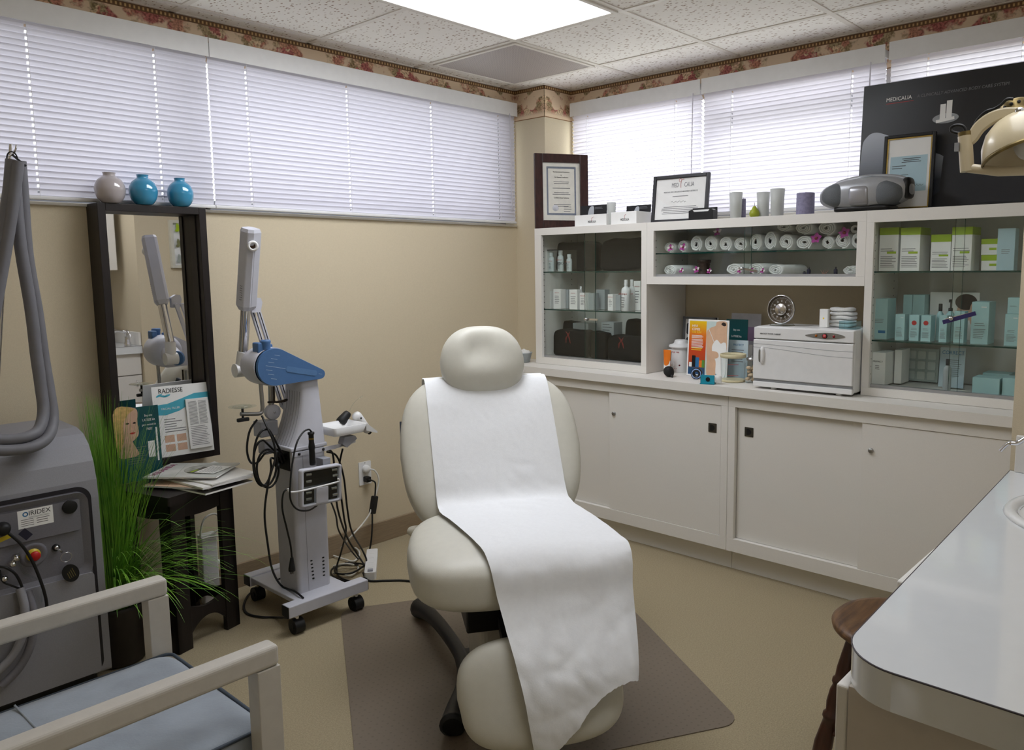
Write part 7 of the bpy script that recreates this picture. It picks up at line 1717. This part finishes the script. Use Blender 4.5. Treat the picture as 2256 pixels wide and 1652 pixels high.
for k in range(26):
    for (ax_, ay_) in ((x0+(x1-x0)*k/25, y0), (x0+(x1-x0)*k/25, y1)): b.prism(ell(ax_, ay_, .0055, .0065, 8), 0, .0003, m)
for k in range(1, 34):
    for ax_ in (x0, x1): b.prism(ell(ax_, y0+(y1-y0)*k/34, .0055, .0055, 8), 0, .0003, m)
b.obj('printed_border', mat('guilloche_blue_grey', (138, 146, 160), .6, var=.2, scale=300), th)
for s_, z_, yy in (('The International Commission', .0098, .755), ('for', .008, .715), ('Skin Renewal Certification', .0092, .685), ('Certified Clinical Technician', .0098, .41)): text('lettering', s_, z_, m @ Matrix.Translation((wv/2, hv*yy, .0004)), M_printd, th, sx=.82)
text('lettering', 'Christina Ruizpolo, CCE', .008, m @ Matrix.Translation((wv/2, hv*.545, .0004)), M_printd, th) if False else None
b = B()
for yy, n_ in ((.635, 2), (.55, 1), (.49, 2), (.33, 2)): b.lines(m, wv*.33, wv*.67, hv*yy, n_, hv*.022, hv*.008, .0004, center=True)
b.lines(m, wv*.54, wv*.70, hv*.33, 4, hv*.03, hv*.006, .0005); b.obj('fine_print', M_print, th)
b = B(); b.lathe([(.018, 0), (.017, .0008), (.011, .0006), (.0105, .0012), (0, .0013)], m @ Matrix.Translation((wv*.385, hv*.28, 0)), 28); b.obj('embossed_seal', mat('seal_silver', (196, 198, 204), .4, var=.06), th)
# small black frame
L_ = (3.365, yz(1433, 487, 3.365)[0]); R_ = (3.385, yz(1556, 480, 3.385)[0])
M_slate = mat('slate_black_frame', (40, 40, 44), .45, var=.1)
th, m, wv, hv = picture('small black framed certificate reading MEDICALIA among the white boxes', L_, R_, .238, .12, .017, M_slate, M_paper)
M_lg = mat('logo_grey', (134, 134, 138), .5)
text('lettering', 'MED', .032, m @ Matrix.Translation((wv*.395, hv*.745, .0004)), M_lg, th, sx=.62); text('lettering', 'CALIA', .032, m @ Matrix.Translation((wv*.645, hv*.745, .0004)), M_lg, th, sx=.62)
b = B(); b.tube([m @ Vector((wv*x, hv*y, .0006)) for x, y in ((.50, .73), (.495, .80), (.50, .87), (.52, .90), (.55, .90))], .0012, 6); b.tube([m @ Vector((wv*.485+.007*math.cos(t), hv*.885+.008*math.sin(t), .0006)) for t in [2*PI*i/14 for i in range(14)]], .001, 5, 0, True); b.obj('red_figure_mark', mat('logo_red', (190, 110, 104), .5), th)
text('lettering', 'MEDICALIA SKIN CARE LINE ESTABLISHMENT CERTIFICATE', .0098, m @ Matrix.Translation((wv/2, hv*.635, .0004)), M_lg, th, sx=.74)
b = B(); b.lines(m, wv*.34, wv*.66, hv*.56, 1, .01, .003, .0004, center=True); b.lines(m, wv*.15, wv*.85, hv*.34, 5, hv*.035, hv*.010, .0004, center=True); b.obj('fine_print', M_print, th)
b = B(); b.tube([m @ Vector((wv*(.34+.022*i), hv*(.44+.018*math.sin(i*2.1)), .0006)) for i in range(13)], .0007, 5); b.obj('signature', M_lg, th)
# gold lined black frame and the black poster behind it
L_ = (3.432, yz(1938, 466, 3.432)[0]); R_ = (3.438, yz(2051, 461, 3.438)[0])
th, m, wv, hv = picture('black frame with gold lining and a small licence behind the radio', L_, R_, .318, .08, .013, M_black, M_paper)
M_gold = mat('gold_lining', (176, 150, 84), .3, metal=1.)
b = B(m); e = .013; b.box((e, e, 0), (e+.005, hv-e, .004)); b.box((wv-e-.005, e, 0), (wv-e, hv-e, .004)); b.box((e, e, 0), (wv-e, e+.005, .004)); b.box((e, hv-e-.005, 0), (wv-e, hv-e, .004)); b.obj('gold_lining', M_gold, th)
b = B(); b.quad(m, wv*.14, hv*.26, wv*.86, hv*.72, .0002); b.obj('licence_sheet', M_bluec, th)
b = B(); b.lines(m, wv*.35, wv*.75, hv*.69, 3, hv*.022, hv*.008, .0005, center=True); b.lines(m, wv*.18, wv*.45, hv*.60, 2, hv*.03, hv*.008, .0005); b.lines(m, wv*.18, wv*.55, hv*.48, 4, hv*.025, hv*.006, .0005); b.obj('fine_print', M_printd, th)
b = B(); b.tube([m @ Vector((wv*(.55+.022*i), hv*(.335+.012*math.sin(i*2.3)), .0006)) for i in range(13)], .0006, 5); b.obj('signature', M_printd, th)
ya = 1.335; yb = .515
mm_, t_, b_, o_ = nt('poster_black'); tcx = N(t_, 'ShaderNodeTexCoord'); mp = N(t_, 'ShaderNodeMapping'); mp.inputs['Location'].default_value = (0, -.98, -1.93); mp.inputs['Scale'].default_value = (0, 3.2, 4.2); t_.links.new(tcx.outputs['Object'], mp.inputs[0])
gr = N(t_, 'ShaderNodeTexGradient', gradient_type='SPHERICAL'); t_.links.new(mp.outputs[0], gr.inputs[0]); mxp = N(t_, 'ShaderNodeMix', data_type='RGBA'); mxp.inputs[6].default_value = lin((20, 20, 23)); mxp.inputs[7].default_value = lin((74, 78, 84)); t_.links.new(gr.outputs[0], mxp.inputs[0]); t_.links.new(mxp.outputs[2], b_.inputs['Base Color']); b_.inputs['Roughness'].default_value = .4
th = thing('black_poster', 'large black cardboard poster with a pale shoulder standing before the right blind', 'poster', (3.47, (ya+yb)/2, ZTOP)); m = frame((3.485, ya, ZTOP+.001), RT, (.07, 0, 1)); wv, hv = ya-yb, .548
B(m).box((0, 0, -.005), (wv, hv, 0)).obj('board', mm_, th)
b = B(m); b.bar((wv*.4, hv*.7, -.005), (wv*.4, .002, -.035), .12, .003); b.obj('easel_strut', M_black, th)
def PO(u, v): p = at(u, v, 'x', 3.505); return ((ya-p.y), (p.z-ZTOP))
q = PO(1950, 224); text('lettering', 'MEDICALIA', .0225, m @ Matrix.Translation((q[0], q[1], .0006)), M_paper, th, 'LEFT', sx=.92)
q2 = PO(2007, 222); b = B(); b.quad(m, q[0], q[1]-.010, q[0]+.112, q[1]-.0080, .0006); b.obj('red_underline', M_red, th)
text('lettering', 'A CLINICALLY ADVANCED BODY CARE SYSTEM.', .0172, m @ Matrix.Translation((q[0]+.125, q[1]+.001, .0006)), M_print, th, 'LEFT', sx=.92, shear=.15)
mm2_, t2, b2, o2 = nt('poster_shoulder'); tc2 = N(t2, 'ShaderNodeTexCoord'); sp2 = N(t2, 'ShaderNodeSeparateXYZ'); t2.links.new(tc2.outputs['Generated'], sp2.inputs[0]); cr2 = N(t2, 'ShaderNodeValToRGB'); cr2.color_ramp.elements[0].position = .25; cr2.color_ramp.elements[0].color = lin((30, 34, 44)); cr2.color_ramp.elements[1].position = .95; cr2.color_ramp.elements[1].color = lin((176, 182, 192)); t2.links.new(sp2.outputs[2], cr2.inputs[0]); t2.links.new(cr2.outputs[0], b2.inputs['Base Color'])
pts = [PO(u, v) for u, v in ((1900, 420), (1899, 330), (1910, 302), (1930, 292), (1960, 300), (1990, 312), (2030, 330), (2080, 345), (2090, 380), (2060, 430), (1960, 440))]
b = B(); b.prism([(p_.x, max(.004, p_.y)) for p_ in smooth_path([(x, y, 0) for x, y in pts], 5, True)][::-1], .0002, .0006, m); b.obj('printed_shoulder', mm2_, th)
pts = [PO(u, v) for u, v in ((2068, 460), (2082, 318), (2256, 300), (2300, 460))]
b = B(); b.prism([(x, max(.004, y)) for x, y in pts][::-1], .0008, .0012, m); b.obj('printed_panel', mat('poster_panel', (26, 27, 33), .35, var=.1), th)
q = PO(2082, 260); b = B(); b.prism(ell(q[0], q[1], .050, .020), .0004, .0008, m); b.obj('printed_tray', mat('print_pale_grey', (150, 154, 158), .4, var=.2, scale=30), th)
b = B()
for dx_, h_ in ((-.022, .062), (.002, .074)): b.quad(m @ Matrix.Translation((q[0]+dx_, q[1]-.004, 0)), 0, 0, .021, h_, .001)
b.quad(m @ Matrix.Translation((q[0], q[1]-.012, 0)) @ rotz(.12), -.035, 0, .035, .012, .0012); b.obj('printed_tubes', M_paper, th)
b = B(); b.tube(smooth_path([(3.42, 1.02, ZTOP+.005), (3.38, .88, ZTOP+.005), (3.37, .78, ZTOP+.010), (3.40, .66, ZTOP+.005), (3.38, .55, ZTOP+.005)], 7), .0045, 8); solo(b, 'black_cable', M_cable, 'black cable lying in front of the black poster on the cabinet', 'cable')
# radio
M_rad = mat('radio_silver', (160, 162, 166), .32, metal=.35, var=.05); M_radd = mat('radio_grille', (92, 96, 100), .55, var=.2, scale=500)
ya, yb = yz(1802, 440, 3.29)[0], yz(2003, 430, 3.29)[0]; cy = (ya+yb)/2; wR = ya-yb
th = thing('portable_radio', 'silver oval portable CD radio on top of the wall cabinet', 'radio', (3.333, cy, ZTOP)); W = WM[th]
def wr(p): 
    t = p.y/(wR/2); return Vector((p.x, p.y, p.z*(1-.25*t*t)+.012*t*-1*.6))
b = B(W); b.pad((0, 0, .074), (.172, wR, .132), .62, .70, None, 64, 32, 0, wr); b.obj('radio_body', M_rad, th)
b = B(W); b.pad((.004, 0, .012), (.145, wR*.62, .023), .3, .3, None, 32, 10); b.obj('foot', M_black, th)
for s, nm in ((1, 'speaker_grille'), (-1, 'speaker_grille')):
    b = B(W); b.pad((-.011, s*wR*.285, .070), (.158, wR*.345, .106), .60, .75, None, 40, 24, 0, lambda p, s=s: Vector((p.x, p.y, p.z*(1-.45*max(0, s*p.y)/(wR*.17))))); b.obj(nm, M_radd, th)
b = B(W); b.pad((-.018, 0, .063), (.150, wR*.235, .088), .45, .30, None, 40, 20); b.obj('front_panel', mat('radio_panel', (158, 158, 162), .3, metal=.6, var=.03), th)
b = B(W); b.pad((-.024, -.02, .124), (.095, wR*.36, .030), .8, .9, None, 40, 14); b.obj('disc_lid', M_rad, th)
b = B(W); b.pad((-.042, -.02, .130), (.058, wR*.22, .024), .8, .9, None, 30, 12); b.obj('lid_window', M_clearp, th)
b = B(W)
for k in range(3): b.cyl((-.070, .03-.012*k, .108), (-.078, .03-.012*k, .112), .0035, n=8)
b.obj('button_row', M_dark, th)
b = B(W); b.pad((0, -wR/2+.018, .085), (.10, .030, .085), .6, .6, None, 24, 14); b.obj('end_cap', M_black, th)
b = B(W); b.tube(smooth_path([Vector((.03, wR*.40, .08)), Vector((.045, wR*.36, .130)), Vector((.048, 0, .148)), Vector((.045, -wR*.36, .130)), Vector((.03, -wR*.40, .08))], 7), .009, 10); b.obj('handle', M_rad, th)
# candles, glasses and little things along the front edge
M_fg = translucent('frosted_glass', (232, 234, 232), .55, .35); M_wax = mat('ivory_wax', (232, 226, 210), .6, var=.02); M_lav = mat('lavender_wax', (136, 132, 158), .8, var=.16, scale=90)
def tumbler(label, u, vt, x, r, name='candle_glass', mt=None):
    y = yz(u, 470, x)[0]; zt = at(u, vt, 'x', x).z; h_ = zt-ZTOP
    th = thing(name, label, 'candle', (x, y, ZTOP), 0, 'frosted white candle glasses on the cabinet top'); W = WM[th]
    b_ = B(); b_.lathe([(r*.82, .0004), (r*.86, .004), (r*.90, h_*.5), (r, h_), (r*.93, h_), (r*.84, h_*.5), (r*.78, .010), (0, .010)], W, 28); b_.obj('frosted_cup', M_fg, th)
    b_ = B(); b_.lathe([(0, .0104), (r*.76, .0104), (r*.80, h_*.45), (0, h_*.45)], W, 20); w__ = b_.obj('candle_wax', M_wax, th)
    b_ = B(); b_.cyl(W @ Vector((0, 0, h_*.45)), W @ Vector((.001, 0, h_*.55)), .0012, n=6); b_.obj('wick', M_black, th)
tumbler('frosted white candle glass between the two white card boxes', 1347, 446, 3.335, .0245)
tumbler('frosted white candle glass with a small lavender candle at its side', 1621, 424, 3.33, .030)
tumbler('frosted white candle glass just right of the green pear', 1681, 424, 3.35, .030)
tumbler('tallest frosted white candle glass, left of the big lavender candle', 1712, 416, 3.33, .0325)
for lab, u, vt, x, r in (('thin lavender candle tucked behind the frosted glass', 1638, 438, 3.37, .0105), ('thick lavender pillar candle left of the radio', 1774, 425, 3.34, .0385)):
    y = yz(u, 465, x)[0]; h_ = at(u, vt, 'x', x).z-ZTOP; th = thing('pillar_candle', lab, 'candle', (x, y, ZTOP)); W = WM[th]
    b = B(); b.lathe([(r*.97, .0004), (r, .004), (r, h_-.004), (r*.95, h_), (r*.6, h_-.003), (0, h_-.004)], W, 28); b.obj('wax_body', M_lav, th); b = B(); b.cyl(W @ Vector((0, 0, h_-.004)), W @ Vector((.001, 0, h_+.006)), .001, n=6); b.obj('wick', M_black, th)
x = 3.315; y = yz(1662, 475, x)[0]; th = thing('pear_candle', 'small green pear standing on the cabinet edge between frosted glasses', 'candle', (x, y, ZTOP)); W = WM[th]; s = .052
b = B(); b.lathe([(r*s, z*s) for r, z in ((.10, .01), (.30, .02), (.42, .18), (.45, .36), (.38, .56), (.24, .72), (.17, .88), (.10, .98), (0, 1.0))], W, 24); b.obj('pear_body', mat('pear_green', (148, 158, 40), .45, var=.12, scale=40), th)
b = B(); b.tube([W @ Vector((0, 0, s*.98)), W @ Vector((.002, .001, s*1.15)), W @ Vector((.001, .002, s*1.3))], .0012, 6); b.obj('stem', M_leg, th)
x = 3.30; ya, yb = yz(1517, 478, x)[0], yz(1571, 474, x)[0]; th = thing('card_holder', 'black business card holder with white cards before the small black frame', 'card holder', (x, (ya+yb)/2, ZTOP)); m = frame((x, ya, ZTOP+.0004), RT, UP); wv = ya-yb
b = B(); b.prism([(0, 0), (wv, 0), (wv, .046), (wv*.86, .052), (wv*.80, .040), (wv*.2, .040), (wv*.14, .052), (0, .046)], -.004, 0, m); b.prism(rrect(0, 0, wv, .060, .002, 2), -.040, -.036, m); b.box((0, 0, -.036), (.004, .046, -.004), 0, m); b.box((wv-.004, 0, -.036), (wv, .046, -.004), 0, m); b.box((0, 0, -.036), (wv, .003, -.004), 0, m); b.obj('holder_body', M_black, th)
b = B(m); b.box((.006, .003, -.030), (wv-.006, .050, -.012)); b.obj('cards', M_paper, th)
# white boxes with black cards
def cardbox(label, u0, u1, vt, x, dep, card):
    ya, zt = yz(u0, vt, x); yb, _ = yz(u1, vt, x); wv = ya-yb; h_ = zt-ZTOP
    th = thing('white_box', label, 'box', (x+dep/2, (ya+yb)/2, ZTOP)); b_ = B(); b_.box((x, yb, ZTOP+.0004), (x+dep, ya, ZTOP+h_)); b_.obj('box_body', M_paper, th, bevel=.001)
    m_ = frame((x-.0006, ya, ZTOP), RT, UP); text('lettering', 'MEDICALIA', .0165, m_ @ Matrix.Translation((wv*.55, h_*.28, .0003)), M_printd, th, sx=.65); b_ = B(); b_.tube([m_ @ Vector((wv*.54, h_*.45, .0004)), m_ @ Vector((wv*.545, h_*.7, .0004)), m_ @ Vector((wv*.60, h_*.78, .0004))], .0008, 5); b_.obj('red_mark', M_red, th)
    return th
cardbox('white box with small lettering in front of the mahogany frame', 1266, 1336, 475, 3.295, .07, None)
cardbox('white box with small lettering left of the small black frame', 1346, 1402, 468, 3.295, .13, None)
def card(label, u0, u1, vt, vb, x, lean, curve):
    ya, zt = yz(u0, vt, x); yb, _ = yz(u1, vt, x); zb2 = ZTOP+.0006; wv = ya-yb; hv = zt-zb2
    th = thing('display_card', label, 'card', (x, (ya+yb)/2, zb2)); m_ = frame((x, ya, zb2), RT, (lean, 0, 1)); B(m_).box((0, 0, -.002), (wv, hv, 0)).obj('card', M_black, th)
    b_ = B(); pts_ = [(p_.x*wv, p_.y*hv) for p_ in smooth_path([(x_, y_, 0) for x_, y_ in curve], 5, True)]; b_.prism(pts_, .0003, .0007, m_); b_.obj('printed_bottle', mat('print_pale_grey2', (176, 180, 186), .4) if 'print_pale_grey2' not in bpy.data.materials else bpy.data.materials['print_pale_grey2'], th); b_ = B(); b_.lines(m_, wv*.55, wv*.9, hv*.9, 2, hv*.06, hv*.02, .0005); b_.obj('fine_print', M_print, th)
card('black display card standing behind the white box at the mahogany frame', 1277, 1335, 454, 490, 3.385, .08, [(.32, .30), (.30, .6), (.36, .9), (.50, .95), (.52, .6), (.46, .30)])
card('black display card leaning behind the white box left of the small frame', 1378, 1432, 453, 490, 3.45, .10, [(.30, .30), (.30, .6), (.40, .9), (.52, .9), (.52, .6), (.46, .30)])
